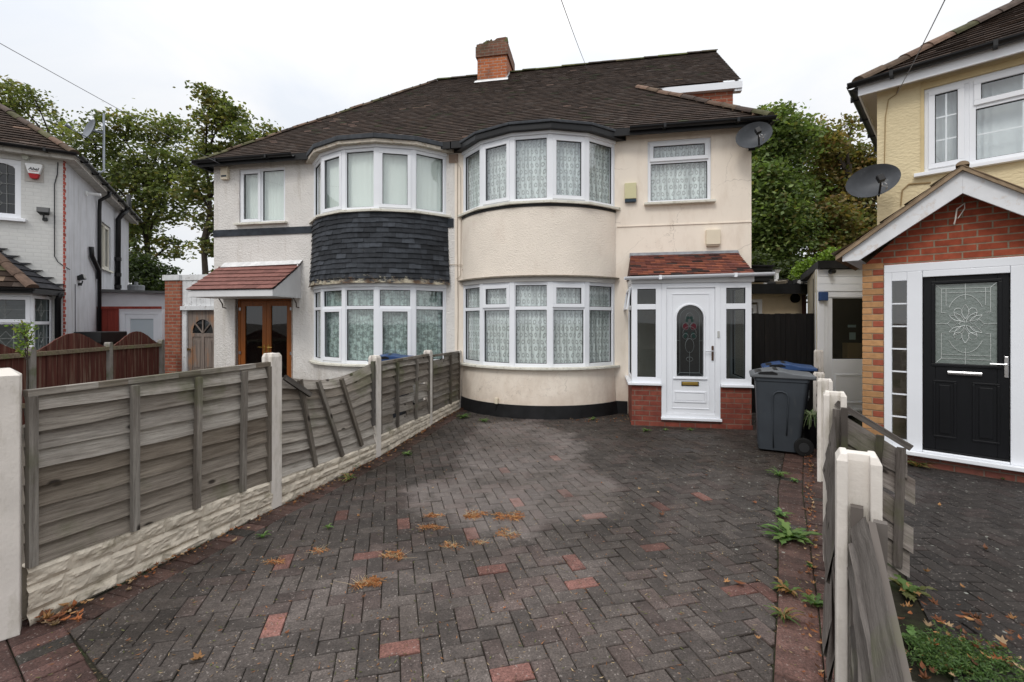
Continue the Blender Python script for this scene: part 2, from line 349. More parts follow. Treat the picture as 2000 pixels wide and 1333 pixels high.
def tiles(mb, O, u, v, nrm, vmax, rng_u, gauge=.10, width=.165, lift=.022, colf=None, wob=.004, r=rng, under=True):
    O, u, v, nrm = Vector(O), Vector(u), Vector(v), Vector(nrm)
    nr = int(math.ceil(vmax/gauge))
    for j in range(nr):
        v0 = j*gauge; v1 = min(v0+gauge*1.12, vmax)
        if v1-v0 < .02: continue
        a, b = rng_u(v0+gauge*.3)
        if b-a < .02: continue
        off = (j % 2)*width/2 + .0
        k0 = int(math.floor((a-off)/width))
        k = k0
        rowz = r.uniform(-1, 1)*wob*.4
        while True:
            x0 = max(a, off+k*width+.0015); x1 = min(b, off+(k+1)*width-.0015)
            if x0 >= b: break
            if x1-x0 > .01:
                l0 = lift + r.uniform(-1, 1)*wob*.6; l1 = l0 + r.uniform(-1, 1)*wob*.5; dv = r.uniform(-1, 1)*wob + rowz
                c = colf(x0, v0, r)
                ec = c
                if isinstance(c[0], tuple): c, ec = c
                P = [O+u*x0+v*(v0+dv)+nrm*l0, O+u*x1+v*(v0+dv)+nrm*l1, O+u*x1+v*v1+nrm*.006, O+u*x0+v*v1+nrm*.006]
                Q = [O+u*x0+v*(v0+dv)+nrm*(l0-.014), O+u*x1+v*(v0+dv)+nrm*(l1-.014)]
                mb.add(P, [(0, 1, 2, 3)], c); mb.add([Q[0], Q[1], P[1], P[0]], [(0, 1, 2, 3)], ec)
            k += 1
    if under:
        a0, b0 = rng_u(0.001); 
        n = 24
        for i in range(n):
            va, vb = vmax*i/n, vmax*(i+1)/n; a1, b1 = rng_u(va+1e-4); a2, b2 = rng_u(vb-1e-4)
            if b1-a1 < .01 and b2-a2 < .01: continue
            mb.add([O+u*a1+v*va, O+u*b1+v*va, O+u*b2+v*vb, O+u*a2+v*vb], [(0, 1, 2, 3)], (.02, .015, .012))
def brown(x, v, r):
    k = r.uniform(.75, 1.25)*.62; c = (.072*k, .048*k, .036*k)
    q = r.random()
    if q < .05: c = (.11*k, .085*k, .07*k)
    elif q < .12: c = (.075*k, .048*k, .034*k)
    elif q < .15: c = (.06*k, .062*k, .03*k)
    return c
def half_ridge(mb, A, B_, r_=.10, seg=.33, colf=brown, rr=rng):
    A, B_ = Vector(A), Vector(B_); d = (B_-A); Ln = d.length; d.normalize(); side = d.cross(Vector((0, 0, 1))).normalized(); up = side.cross(d).normalized()
    n = max(1, int(Ln/seg))
    for i in range(n):
        p0 = A+d*(Ln*i/n); p1 = A+d*(Ln*(i+1)/n+.02); c = colf(0, 0, rr); k0 = r_*rr.uniform(1.0, 1.08); k1 = r_*rr.uniform(.9, .97)
        lift0 = rr.uniform(-.008, .008)
        ring0 = [p0+side*k0*math.cos(t)+up*(k0*math.sin(t)*.8+lift0) for t in [math.pi*q/8 for q in range(9)]]
        ring1 = [p1+side*k1*math.cos(t)+up*(k1*math.sin(t)*.8+lift0) for t in [math.pi*q/8 for q in range(9)]]
        mb.add(ring0+ring1, [(q, q+1, q+10, q+9) for q in range(8)]+[tuple(range(8, -1, -1))], c)
def gutter(name, parent, A, B_, r_=.055, mat=None):
    m = MB(); A, B_ = Vector(A), Vector(B_); d = (B_-A).normalized(); side = d.cross(Vector((0, 0, 1))).normalized()
    n = 10; P = []
    for p in (A, B_):
        P.append([p + side*r_*math.cos(t) - Vector((0, 0, 1))*r_*math.sin(t) for t in [math.pi*k/n for k in range(n+1)]] + [p + side*(-r_+.006)])
    m.grid(P); 
    Ln = (B_-A).length; k = max(2, int(Ln/.9)); rot = math.atan2(d.y, d.x)
    for i in range(k):
        q = A+d*(Ln*(i+.5)/k); m.T = Matrix.Translation(q) @ Matrix.Rotation(rot, 4, 'Z'); m.box(-.02, .02, -r_-.008, r_+.01, -r_-.008, .006); m.T = None
    return m.build(name, mat or gutter_m, parent)
def cable(name, pts, r_, mat, parent=None):
    return MB().tube(pts, r_, 5).build(name, mat, parent)
# ================================================================ ground
gmat = M('earth', (.09, .075, .06), .95, amt=.4, scale=1.5, bs=.6, bscale=12, bd=.03)
g = MB(); g.poly([(-400, -400, -.03), (400, -400, -.03), (400, 400, -.03), (-400, 400, -.03)]); tag(g.build('ground', gmat), kind='structure')
def clip(poly, cp):
    out = poly
    for i in range(len(cp)):
        a, b = cp[i], cp[(i+1) % len(cp)]; inp = out; out = []
        if not inp: return []
        def side(p): return (b[0]-a[0])*(p[1]-a[1])-(b[1]-a[1])*(p[0]-a[0])
        for j in range(len(inp)):
            p, q = inp[j], inp[(j+1) % len(inp)]; sp, sq = side(p), side(q)
            if sp >= 0: out.append(p)
            if sp*sq < 0:
                t = sp/(sp-sq); out.append((p[0]+(q[0]-p[0])*t, p[1]+(q[1]-p[1])*t))
    return out
def block(mb, poly, z, col, g_=.0026, bev=.005, r=rng):
    if len(poly) < 3: return
    cx = sum(p[0] for p in poly)/len(poly); cy = sum(p[1] for p in poly)/len(poly)
    A = abs(sum(poly[i][0]*poly[(i+1) % len(poly)][1]-poly[(i+1) % len(poly)][0]*poly[i][1] for i in range(len(poly))))/2
    if A < .0012: return
    tx, ty = r.gauss(0, .008), r.gauss(0, .008)
    def ins(p, d):
        dx, dy = p[0]-cx, p[1]-cy; Ln = math.hypot(dx, dy)+1e-9; k = max(0, 1-d*1.4/Ln); return (cx+dx*k, cy+dy*k)
    n = len(poly); o = [ins(p, g_) for p in poly]; i_ = [ins(p, g_+bev) for p in poly]
    z += r.gauss(0, .0012)
    zz = lambda p: z+tx*(p[0]-cx)+ty*(p[1]-cy)
    mb.add([(*p, zz(p)) for p in i_]+[(*p, zz(p)-.005) for p in o]+[(*p, -.022) for p in o],
           [tuple(range(n))]+[(k, k+n, (k+1) % n+n, (k+1) % n) for k in range(n)]+[(k+n, k+2*n, (k+1) % n+2*n, (k+1) % n+n) for k in range(n)], col)
def paver_mat(name, patches):
    m, nt, p = newmat(name)
    a = N(nt, 'ShaderNodeAttribute'); a.attribute_name = 'Col'; oc = N(nt, 'ShaderNodeTexCoord').outputs['Object']
    c = vary(nt, a.outputs['Color'], .32, 13)
    c = mixc(nt, 1.0, c, ramp(nt, noise(nt, 85, 5, rough=.8), [(.35, (.45, .44, .42)), (.65, (1.55, 1.55, 1.55))]), 'MULTIPLY')
    s = N(nt, 'ShaderNodeSeparateXYZ'); L(nt, oc, s.inputs[0]); n1 = noise(nt, 1.6, 7, rough=.62)
    # grime where the drive stays damp, worn pale where cars have stood
    pale = None
    for (cx, cy, rx, ry, tint, soft) in patches:
        dx = math_(nt, 'DIVIDE', math_(nt, 'SUBTRACT', s.outputs[0], cx), rx); dy = math_(nt, 'DIVIDE', math_(nt, 'SUBTRACT', s.outputs[1], cy), ry)
        d = math_(nt, 'SQRT', math_(nt, 'ADD', math_(nt, 'MULTIPLY', dx, dx), math_(nt, 'MULTIPLY', dy, dy)))
        d = math_(nt, 'ADD', d, math_(nt, 'MULTIPLY', math_(nt, 'SUBTRACT', n1, .5), 1.6 if tint is not None else 1.1))
        f = ramp(nt, d, [(max(0.0, .85-soft), (1, 1, 1)), (.85+soft*.2, (0, 0, 0))])
        if tint is None: pale = f if pale is None else math_(nt, 'MAXIMUM', pale, f); continue
        c = mixc(nt, 1.0, c, mixc(nt, f, (1, 1, 1), tint), 'MULTIPLY')
    if pale is not None: c = mixc(nt, 1.0, c, mixc(nt, math_(nt, 'MULTIPLY', pale, ramp(nt, noise(nt, 5, 5, rough=.7), [(.36, (.35,)*3), (.5, (1, 1, 1))])), (0, 0, 0), (.070, .062, .060)), 'ADD')
    big = ramp(nt, noise(nt, .9, 5), [(.35, (.66, .63, .59)), (.62, (1.1, 1.08, 1.06))]); c = mixc(nt, 1.0, c, big, 'MULTIPLY')
    # pale grit and lichen spots
    v = N(nt, 'ShaderNodeTexVoronoi'); v.inputs['Scale'].default_value = 58; L(nt, oc, v.inputs[0])
    sp = math_(nt, 'MULTIPLY', ramp(nt, v.outputs[0], [(.20, (1, 1, 1)), (.30, (0, 0, 0))]), ramp(nt, noise(nt, 31, 3), [(.50, (0, 0, 0)), (.58, (1, 1, 1))]))
    c = mixc(nt, math_(nt, 'MULTIPLY', sp, .45), c, (.36, .32, .29))
    v2 = N(nt, 'ShaderNodeTexVoronoi'); v2.inputs['Scale'].default_value = 9; L(nt, oc, v2.inputs[0])
    rr_ = math_(nt, 'ADD', v2.outputs[0], math_(nt, 'MULTIPLY', noise(nt, 60, 2), .08))
    li = math_(nt, 'MULTIPLY', ramp(nt, rr_, [(.12, (1, 1, 1)), (.15, (0, 0, 0))]), ramp(nt, math_(nt, 'ADD', noise(nt, .8, 3), math_(nt, 'MULTIPLY', s.outputs[0], .05)), [(.56, (0, 0, 0)), (.62, (1, 1, 1))]))
    c = mixc(nt, math_(nt, 'MULTIPLY', li, .6), c, (.34, .35, .31))
    L(nt, c, p.inputs['Base Color'])
    L(nt, ramp(nt, noise(nt, 2.3, 5), [(.35, (.5,)*3), (.65, (.8,)*3)]), p.inputs['Roughness'])
    p.inputs['Specular IOR Level'].default_value = .3
    bump(nt, p, noise(nt, 160, 3), .6, .004)
    return m
pav = paver_mat('pavers', [(.12, 5.9, .95, 2.1, None, .12), (.0, 4.35, 1.15, 1.0, None, .12),  (.05, 2.35, 2.2, 1.25, (1.75, 1.75, 1.8), .35), (-1.7, 6.6, 1.0, 2.6, (.6, .55, .46), .4), (2.6, 6.0, 1.7, 1.9, (.62, .58, .52), .4)])
jointm = M('joints', (.024, .021, .013), .95, amt=.5, scale=14, bs=.8, bscale=90, bd=.006, dirt=(.03, .045, .015), dirt_sc=(3, 3, 3), dirt_at=(.5, .65))
FL = [(-2.72, 1.9), (-2.62, 2.467), (-2.11, 4.05), (-1.657, 5.565), (-1.33, 7.30), (-1.02, 8.73)]   # left fence posts A..E (first: beyond frame)
FRt = [(.10, .1), (1.20, 1.60), (2.195, 3.135), (3.19, 4.70), (4.13, 6.2), (4.99, 7.5)]                # right fence posts
def herring(mb, cp, ang, origin, reds, dark, seed, redp=.012, stretch=1.0, L_=.2, W_=.1):
    r = random.Random(seed); ca, sa = math.cos(ang), math.sin(ang)
    xs = [p[0] for p in cp]; ys = [p[1] for p in cp]; Rm = max(max(xs)-min(xs), max(ys)-min(ys))
    n = int(Rm*1.5/W_)
    for i in range(-n, n):
        for j in range(-n, n):
            q = (i-j) % 4
            if q == 0: rc = (i, j, i+2, j+1)
            elif q == 3: rc = (i, j, i+1, j+2)
            else: continue
            pts = [(rc[0]*W_, rc[1]*W_), (rc[2]*W_, rc[1]*W_), (rc[2]*W_, rc[3]*W_), (rc[0]*W_, rc[3]*W_)]
            pts = [(origin[0]+ca*x-sa*y, origin[1]+sa*x+ca*y) for x, y in pts]
            cx = sum(p[0] for p in pts)/4; cy = sum(p[1] for p in pts)/4
            if not (min(xs)-.2 < cx < max(xs)+.2 and min(ys)-.2 < cy < max(ys)+.2): continue
            cl = clip(pts, cp)
            if len(cl) < 3: continue
            k = r.uniform(.7, 1.3); c = tuple(v*k for v in dark)
            if r.random() < .25: c = (c[0]*1.12, c[1]*.98, c[2]*.98)
            if any(math.hypot(cx-a, cy-b) < .075 for a, b in reds) or r.random() < redp: c = (.185*k, .062*k, .048*k)
            block(mb, cl, r.gauss(0, .0012), c, r=r)
redpx = [(1240, 1640), (779, 1282), (549, 1210), (288, 1262), (948, 1120), (1102, 1093), (1180, 1182), (1361, 1316), (1275, 1068), (719, 1075), (540, 1100), (680, 1008), (783, 950), (991, 920),
         (1086, 892), (1002, 981), (1110, 968), (1161, 1012), (1035, 862), (852, 995), (1436, 1148), (905, 1046), (1304, 990), (1361, 970), (1275, 1212)]
reds = [gp(*q) for q in redpx]
drive = MB()
cpA = [(-2.33, 2.42), (-1.76, 2.04), (.1, .7), (.35, .1), (.64, 1.2), (1.57, 2.72), (2.60, 4.50), (4.4, 7.3), (4.55, 8.4), (-.9, 9.2), (-.78, 8.6), (-1.06, 7.3), (-1.39, 5.57), (-1.84, 4.05)]
# convex pieces of the drive
def fan(poly, c): return [[c, poly[i], poly[(i+1) % len(poly)]] for i in range(len(poly))]
import itertools
def herr_poly(mb, poly, ang, origin, reds, dark, seed, redp):
    """non-convex polygon: keep whole blocks whose centre is inside, trimmed against nearby edges by convex hull pieces"""
    r = random.Random(seed); ca, sa = math.cos(ang), math.sin(ang); W_ = .1
    def inside(x, y):
        c = False; n = len(poly)
        for i in range(n):
            (x1, y1), (x2, y2) = poly[i], poly[(i+1) % n]
            if (y1 > y) != (y2 > y) and x < (x2-x1)*(y-y1)/(y2-y1)+x1: c = not c
        return c
    xs = [p[0] for p in poly]; ys = [p[1] for p in poly]; n = int(max(max(xs)-min(xs), max(ys)-min(ys))*1.5/W_)
    for i in range(-n, n):
        for j in range(-n, n):
            q = (i-j) % 4
            if q == 0: rc = (i, j, i+2, j+1)
            elif q == 3: rc = (i, j, i+1, j+2)
            else: continue
            pts = [(rc[0]*W_, rc[1]*W_), (rc[2]*W_, rc[1]*W_), (rc[2]*W_, rc[3]*W_), (rc[0]*W_, rc[3]*W_)]
            pts = [(origin[0]+ca*x-sa*y, origin[1]+sa*x+ca*y) for x, y in pts]
            cx = sum(p[0] for p in pts)/4; cy = sum(p[1] for p in pts)/4
            if not (min(xs) < cx < max(xs) and min(ys) < cy < max(ys)): continue
            ins = [inside(*p) for p in pts]
            if not any(ins) and not inside(cx, cy): continue
            cl = pts
            if not all(ins):                       # cut against the polygon edges this block straddles
                for e in range(len(poly)):
                    a, b = poly[e], poly[(e+1) % len(poly)]; ex, ey = b[0]-a[0], b[1]-a[1]; Ln = math.hypot(ex, ey)
                    t = ((cx-a[0])*ex+(cy-a[1])*ey)/Ln/Ln; d = abs((cx-a[0])*ey-(cy-a[1])*ex)/Ln
                    if -.05 <= t <= 1.05 and d < .16:
                        cl2 = []
                        for k in range(len(cl)):
                            p, q2 = cl[k], cl[(k+1) % len(cl)]
                            sp = ex*(p[1]-a[1])-ey*(p[0]-a[0]); sq = ex*(q2[1]-a[1])-ey*(q2[0]-a[0])
                            if sp >= 0: cl2.append(p)
                            if sp*sq < 0:
                                tt = sp/(sp-sq); cl2.append((p[0]+(q2[0]-p[0])*tt, p[1]+(q2[1]-p[1])*tt))
                        cl = cl2
                        if len(cl) < 3: break
            if len(cl) < 3: continue
            k = r.uniform(.75, 1.35); c = tuple(v*k for v in dark)
            if r.random() < .25: c = (c[0]*1.08, c[1]*.98, c[2]*.98)
            if any(math.hypot(cx-a, cy-b) < .072 for a, b in reds) or r.random() < redp: c = (.108*k, .053*k, .044*k)
            block(mb, cl, r.gauss(0, .0013), c, r=r)
herr_poly(drive, cpA, R(14.5), (.03, .02), reds, (.050, .0425, .0385), 3, .002)
def soldier(mb, A, B_, width, side, col, r, along=.1, rows=1):
    dx, dy = B_[0]-A[0], B_[1]-A[1]; Ln = math.hypot(dx, dy); ux, uy = dx/Ln, dy/Ln; nx, ny = -uy*side, ux*side; n = max(1, round(Ln/along))
    for i in range(n):
        for w_ in range(rows):
            t0, t1 = Ln*i/n, Ln*(i+1)/n; a, b = w_*width, (w_+1)*width
            p = [(A[0]+ux*t0+nx*a, A[1]+uy*t0+ny*a), (A[0]+ux*t1+nx*a, A[1]+uy*t1+ny*a), (A[0]+ux*t1+nx*b, A[1]+uy*t1+ny*b), (A[0]+ux*t0+nx*b, A[1]+uy*t0+ny*b)]
            if side < 0: p = p[::-1]
            k = r.uniform(.6, 1.3); c = tuple(v*k for v in col)
            if r.random() < .05: c = (.05*k, .045*k, .04*k)
            block(mb, p, r.gauss(0, .0015), c, r=r)
rs = random.Random(5); redc = (.085, .046, .039)
le = [(-2.33, 2.42), (-1.84, 4.05), (-1.39, 5.57), (-1.06, 7.3), (-.78, 8.6)]
for a, b in zip(le[:-1], le[1:]): soldier(drive, a, b, .20, +1, (.075, .043, .036), rs)
re_ = [(.15, .4), (.64, 1.2), (1.57, 2.72), (2.60, 4.50), (4.4, 7.3)]
for a, b in zip(re_[:-1], re_[1:]): soldier(drive, a, b, .20, -1, (.078, .043, .036), rs, rows=2)
soldier(drive, (-2.62, 2.628), (.35, .5), .20, -1, (.078, .043, .038), rs, rows=7)
tag(drive.build('driveway', pav), 'herringbone block paved drive in front of the cream house', kind='structure')
nd = MB()
ndp = [(1.32, 1.0), (2.4, -1.5), (9, -1.5), (9, 2.2), (5.6, 4.55), (4.45, 5.55), (4.7, 6.9), (3.35, 4.42), (2.33, 2.62)]
herr_poly(nd, ndp, R(-3), (.5, .1), [], (.036, .032, .031), 9, .0)
pav2 = paver_mat('pavers_dark', [(3.6, 2.6, 2.2, 2.2, (.75, .73, .7), .5)])
tag(nd.build('driveway_neighbour', pav2), 'dark block paved drive right of the leaning fence', kind='structure')
j = MB(); j.poly([(-3.3, -1.6, -.012), (9.2, -1.6, -.012), (9.2, 9.4, -.012), (-3.3, 9.4, -.012)]); tag(j.build('pavement_bed', jointm), kind='structure')
# ================================================================ the pair of semi-detached houses
MN = Fr(-1.093, 8.785, -10.8)
LW, RW = 5.33, 5.24                      # widths of the left and right house
ZE, ZR, YE, YR = 4.98, 8.26, -.20, 3.64   # eave and ridge height, eave and ridge depth
SLN = math.hypot(YR-YE, ZR-ZE); sv = ((YR-YE)/SLN, (ZR-ZE)/SLN)
left = thing('semi_detached_house', 'off-white roughcast house with black tile-hung bay and brown double doors', 'house', MN.loc(), MN.a)
right = thing('semi_detached_house', 'cream house with two rounded bays, white arched front door and brick chimney', 'house', MN.loc(), MN.a)
BC, BR, BB = 1.573, 1.707, .977            # bay centre, bow radius, centre of bow behind wall
A5 = [R(a) for a in (-55, -33, -11, 11, 33, 55)]
def bow(cx, dr=0, angs=A5, full=True): return arc_pts(cx, BR+dr, BB, angs)
fine = [R(-55+110*i/28) for i in range(29)]
zs_u, zh_u = 3.66, 4.79                    # upper bay sill and head
zs_l, zh_l = .86, 2.31
# --- walls
def win_rect(a, b, t, bt, y=0):            # pixel rectangle -> local opening
    x0, x1 = MN.x(a, y), MN.x(b, y)
    return (x0, x1, (MN.z(a, bt[0], y)+MN.z(b, bt[1], y))/2, (MN.z(a, t[0], y)+MN.z(b, t[1], y))/2)
lw = win_rect(467, 557, (332, 325), (438, 434)); rw = win_rect(1265, 1389, (275, 268), (399, 392))
dl = (MN.x(461), MN.x(570), .0, 2.13)      # brown doors opening
m = MB(); wall_holes(m, -LW, 0, 0, 4.93, [lw, dl, (-2.95, -.20, -.0, 4.80)])
m.box(-LW, -LW+.12, .12, 7.2, 0, 4.93); m.box(-LW+.12, 0, 7.1, 7.2, 0, 4.93)
m.build('wall', render_w, left)
porch_x0, porch_x1 = 3.20, 4.97
m = MB(); wall_holes(m, 0, RW, 0, 4.93, [rw, (.20, 2.95, 0, 4.80), (3.75, 4.65, 0, 2.1)])
m.box(RW-.12, RW, .12, 7.2, 0, 4.93); m.box(.1, RW-.12, 7.1, 7.2, 0, 4.93); m.box(0, .1, .12, 7.2, 0, 4.93)
m.build('wall', render_c, right)
for h, s in ((left, -1), (right, 1)):
    m = MB()
    a, b = (-LW+.12, 0) if s < 0 else (.1, RW-.12)
    m.box(a, b, .14, 7.1, 2.50, 2.62); m.box(a, b, .14, 7.1, 0, .03); m.box(a, b, .14, 7.1, 4.80, 4.86); m.box(a, b, 2.2, 2.28, .03, 2.5); m.box(a, b, 2.2, 2.28, 2.62, 4.8)
    m.build('interior', interior, h)
# --- aprons of the bays
def bow_shell(mb, cx, z0, z1, dr0, dr1, inner=-.08, angs=fine, caps=True):
    for i in range(len(angs)-1):
        o0 = arc_pts(cx, BR+dr0, BB, angs[i:i+2]); o1 = arc_pts(cx, BR+dr1, BB, angs[i:i+2]); n_ = arc_pts(cx, BR+inner, BB, angs[i:i+2])
        mb.add([(*o0[0], z0), (*o0[1], z0), (*o1[1], z1), (*o1[0], z1)], [(0, 1, 2, 3)])
        mb.add([(*n_[0], z0), (*n_[1], z0), (*n_[1], z1), (*n_[0], z1)], [(3, 2, 1, 0)])
        if caps:
            mb.add([(*o1[0], z1), (*o1[1], z1), (*n_[1], z1), (*n_[0], z1)], [(0, 1, 2, 3)]); mb.add([(*o0[0], z0), (*o0[1], z0), (*n_[1], z0), (*n_[0], z0)], [(3, 2, 1, 0)])
m = MB(); bow_shell(m, BC, .22, zs_l-.03, .03, .0); o = m.build('bay_apron', render_c, right, smooth=True)
m = MB(); bow_shell(m, BC, 2.40, zs_u-.09, .02, .02); o = m.build('bay_apron', render_r, right, smooth=True); o['label'] = 'rounded roughcast panel between the upper and lower bay windows'
m = MB(); bow_shell(m, BC, 0, .22, .07, .045, -.02); m.box(.02, .19, -.02, .0, 0, .22); m.box(2.96, porch_x0, -.02, 0, 0, .22); m.build('plinth', M('bitumen', (.012, .012, .013), .6, amt=.5, scale=5, bs=.3, bscale=20), right)
m = MB(); bow_shell(m, BC, zs_u-.09, zs_u-.045, .035, .035); m.build('black_band', black, right)
m = MB(); bow_shell(m, -BC, 0, zs_l-.03, .0, .0); m.build('bay_apron', render_w, left, smooth=True)
# --- sills, heads and flat roofs of the bays
for h, cx in ((left, -BC), (right, BC)):
    for zs, d in ((zs_u, .10), (zs_l, .09)):
        m = MB(); angs = A5 if zs == zs_u else fine
        inn = arc_pts(cx, BR-.06, BB, angs); out = arc_pts(cx, BR+d, BB, angs)
        out[0] = (out[0][0]-.03, -.02); out[-1] = (out[-1][0]+.03, -.02); inn[0] = (inn[0][0], .03); inn[-1] = (inn[-1][0], .03)
        ring_slab(m, inn, out, zs-.045 if zs == zs_u else zs-.04, zs); m.build('bay_sill', sill_m, h, bevel=.006)
    m = MB(); ring_slab(m, arc_pts(cx, BR-.07, BB, A5), arc_pts(cx, BR+.035, BB, A5), zh_u, zh_u+.05)
    m.build('bay_head', upvc, h)
# lower bay lintels
m = MB(); angs = fine; inn = arc_pts(BC, BR-.08, BB, angs); out = arc_pts(BC, BR+.09, BB, angs); out[0] = (.08, -.03); out[-1] = (3.06, -.03); ring_slab(m, inn, out, 2.385, 2.41); m.build('drip_ledge', M('ledge', (.22, .19, .15), .8, amt=.4, scale=20), right)
m = MB(); ring_slab(m, arc_pts(BC, BR-.07, BB, fine), arc_pts(BC, BR+.02, BB, fine), zh_l, 2.385); m.build('lintel', M('lintel_grey', (.62, .60, .57), .6, amt=.1), right)
m = MB(); ring_slab(m, arc_pts(-BC, BR-.07, BB, fine), arc_pts(-BC, BR+.02, BB, fine), zh_l-.04, zh_l+.08); m.build('lintel', upvc, left)
# flat roofs over the bays
cap_m = M('roof_felt', (.055, .06, .068), .75, amt=.3, scale=12, bs=.4, bscale=80)
soff = M('soffit_cream', (.52, .47, .40), .7, amt=.25, scale=9, dirt=(.25, .17, .1), dirt_sc=(8, 8, 14), dirt_at=(.52, .7))
out = arc_pts(-BC, BR+.17, BB, A5); out[0] = (out[0][0]-.06, -.05); out[-1] = (out[-1][0]+.05, -.05); inn = [(-2.9, .05)] + arc_pts(-BC, .6, BB-.2, A5[1:-1]) + [(-.25, .05)]
m = MB(); ring_slab(m, inn, out, 4.90, 4.985); m.build('bay_roof', cap_m, left, bevel=.01)
o2 = [(x, y+.03) for x, y in out]; m = MB(); ring_slab(m, inn, [(x*1.0, y+.035) for x, y in out], 4.84, 4.90); m.build('bay_fascia', soff, left)
out = arc_pts(BC, BR+.16, BB, A5); out[0] = (out[0][0]-.06, -.05); out[-1] = (out[-1][0]+.07, -.05); inn = [(.25, .05)] + arc_pts(BC, .6, BB-.2, A5[1:-1]) + [(2.9, .05)]
m = MB(); ring_slab(m, inn, out, 4.93, 4.98); m.build('bay_roof', cap_m, right, bevel=.01)
m = MB(); ring_slab(m, inn, [(x, y+.03) for x, y in out], 4.84, 4.93); m.build('bay_fascia', gutter_m, right)
m = MB(); m.poly([(*p, 4.979) for p in out]); 
# --- bay windows
def bay_window(parent, cx, z0, z1, kinds, gm=None, cm=None, ww=.07, lab=None, names='bay_window'):
    fr, gk, panes = MB(), MB(), []
    P = bow(cx)
    for i in range(5):
        T, w = seg_T(P[i], P[i+1]); unit(fr, gk, panes, T, w, z0, z1, kinds[i], fw=.06)
    for i in range(6):                       # corner posts
        x, y = arc_pts(cx, BR-.028, BB, [A5[i]])[0]; fr.T = T_at(x, y, 0, A5[i]); fr.box(-.045, .045, -.032, .04, z0+.001, z1-.001)
    f = finish_window(names, parent, fr, gk, panes, gm, lab)
    if cm:
        for i in range(5):
            T, w = seg_T(P[i], P[i+1]); T = T @ Matrix.Translation((0, .10, 0))
            sheet_uv('net_curtain' if cm is not blind else 'blind', cm, f, T, w, z0+.02, z1-.02, 0, amp=.007 if cm is blind else .016, wl=.089 if cm is blind else .09, seed=i+int(cx*7))
    return f
fx = [(0, 1, 0, 1, 'fixed')]; op = [(0, 1, 0, 1, 'open')]
bay_window(right, BC, zs_u, zh_u, [fx, op, fx, op, fx], cm=ring, lab='upper bow window of five lights with net curtains')
bay_window(left, -BC, zs_u, zh_u, [fx, op, fx, op, fx], cm=blind, lab='upper bow window of five lights with vertical blinds')
tf = [(0, 1, 0, .69, 'fixed'), (0, 1, .69, 1, 'fixed')]; to = [(0, 1, 0, .69, 'fixed'), (0, 1, .69, 1, 'open')]
bay_window(right, BC, zs_l, zh_l, [tf, to, tf, to, tf], cm=ring, lab='lower bow window with top vents and net curtains')
lo = [(0, 1, 0, .73, 'open'), (0, 1, .73, 1, 'fixed')]; lf = [(0, 1, 0, .73, 'fixed'), (0, 1, .73, 1, 'fixed')]
bay_window(left, -BC, zs_l, zh_l-.04, [lf, lo, lf, lo, lf], cm=flower, lab='lower bow window with flowered net curtains')
# --- flat windows
def flat_window(parent, r, cells, cm, name='window', inset=.03, gm=None, lab=None, sill=True, over=.06):
    fr, gk, panes = MB(), MB(), []
    T = T_at(r[0], inset); unit(fr, gk, panes, T, r[1]-r[0], r[2], r[3], cells)
    f = finish_window(name, parent, fr, gk, panes, gm, lab)
    if cm: sheet_uv('blind' if cm is blind else 'net_curtain', cm, f, T_at(r[0]+.02, inset+.11), r[1]-r[0]-.04, r[2]+.02, r[3]-.02, 0, amp=.007 if cm is blind else .02, wl=.089 if cm is blind else .08, seed=3)
    if sill: B('sill', sill_m, f, (r[0]-over, r[1]+over, -.09, inset+.01, r[2]-.035, r[2]+.006), bevel=.005)
    return f
flat_window(left, lw, [(0, .47, 0, 1, 'open'), (.47, 1, 0, 1, 'fixed')], blind, lab='two-light upper window with vertical blinds')
flat_window(right, rw, [(0, 1, 0, .66, 'fixed'), (0, 1, .66, 1, 'open')], ring, lab='upper window over the porch with net curtains')
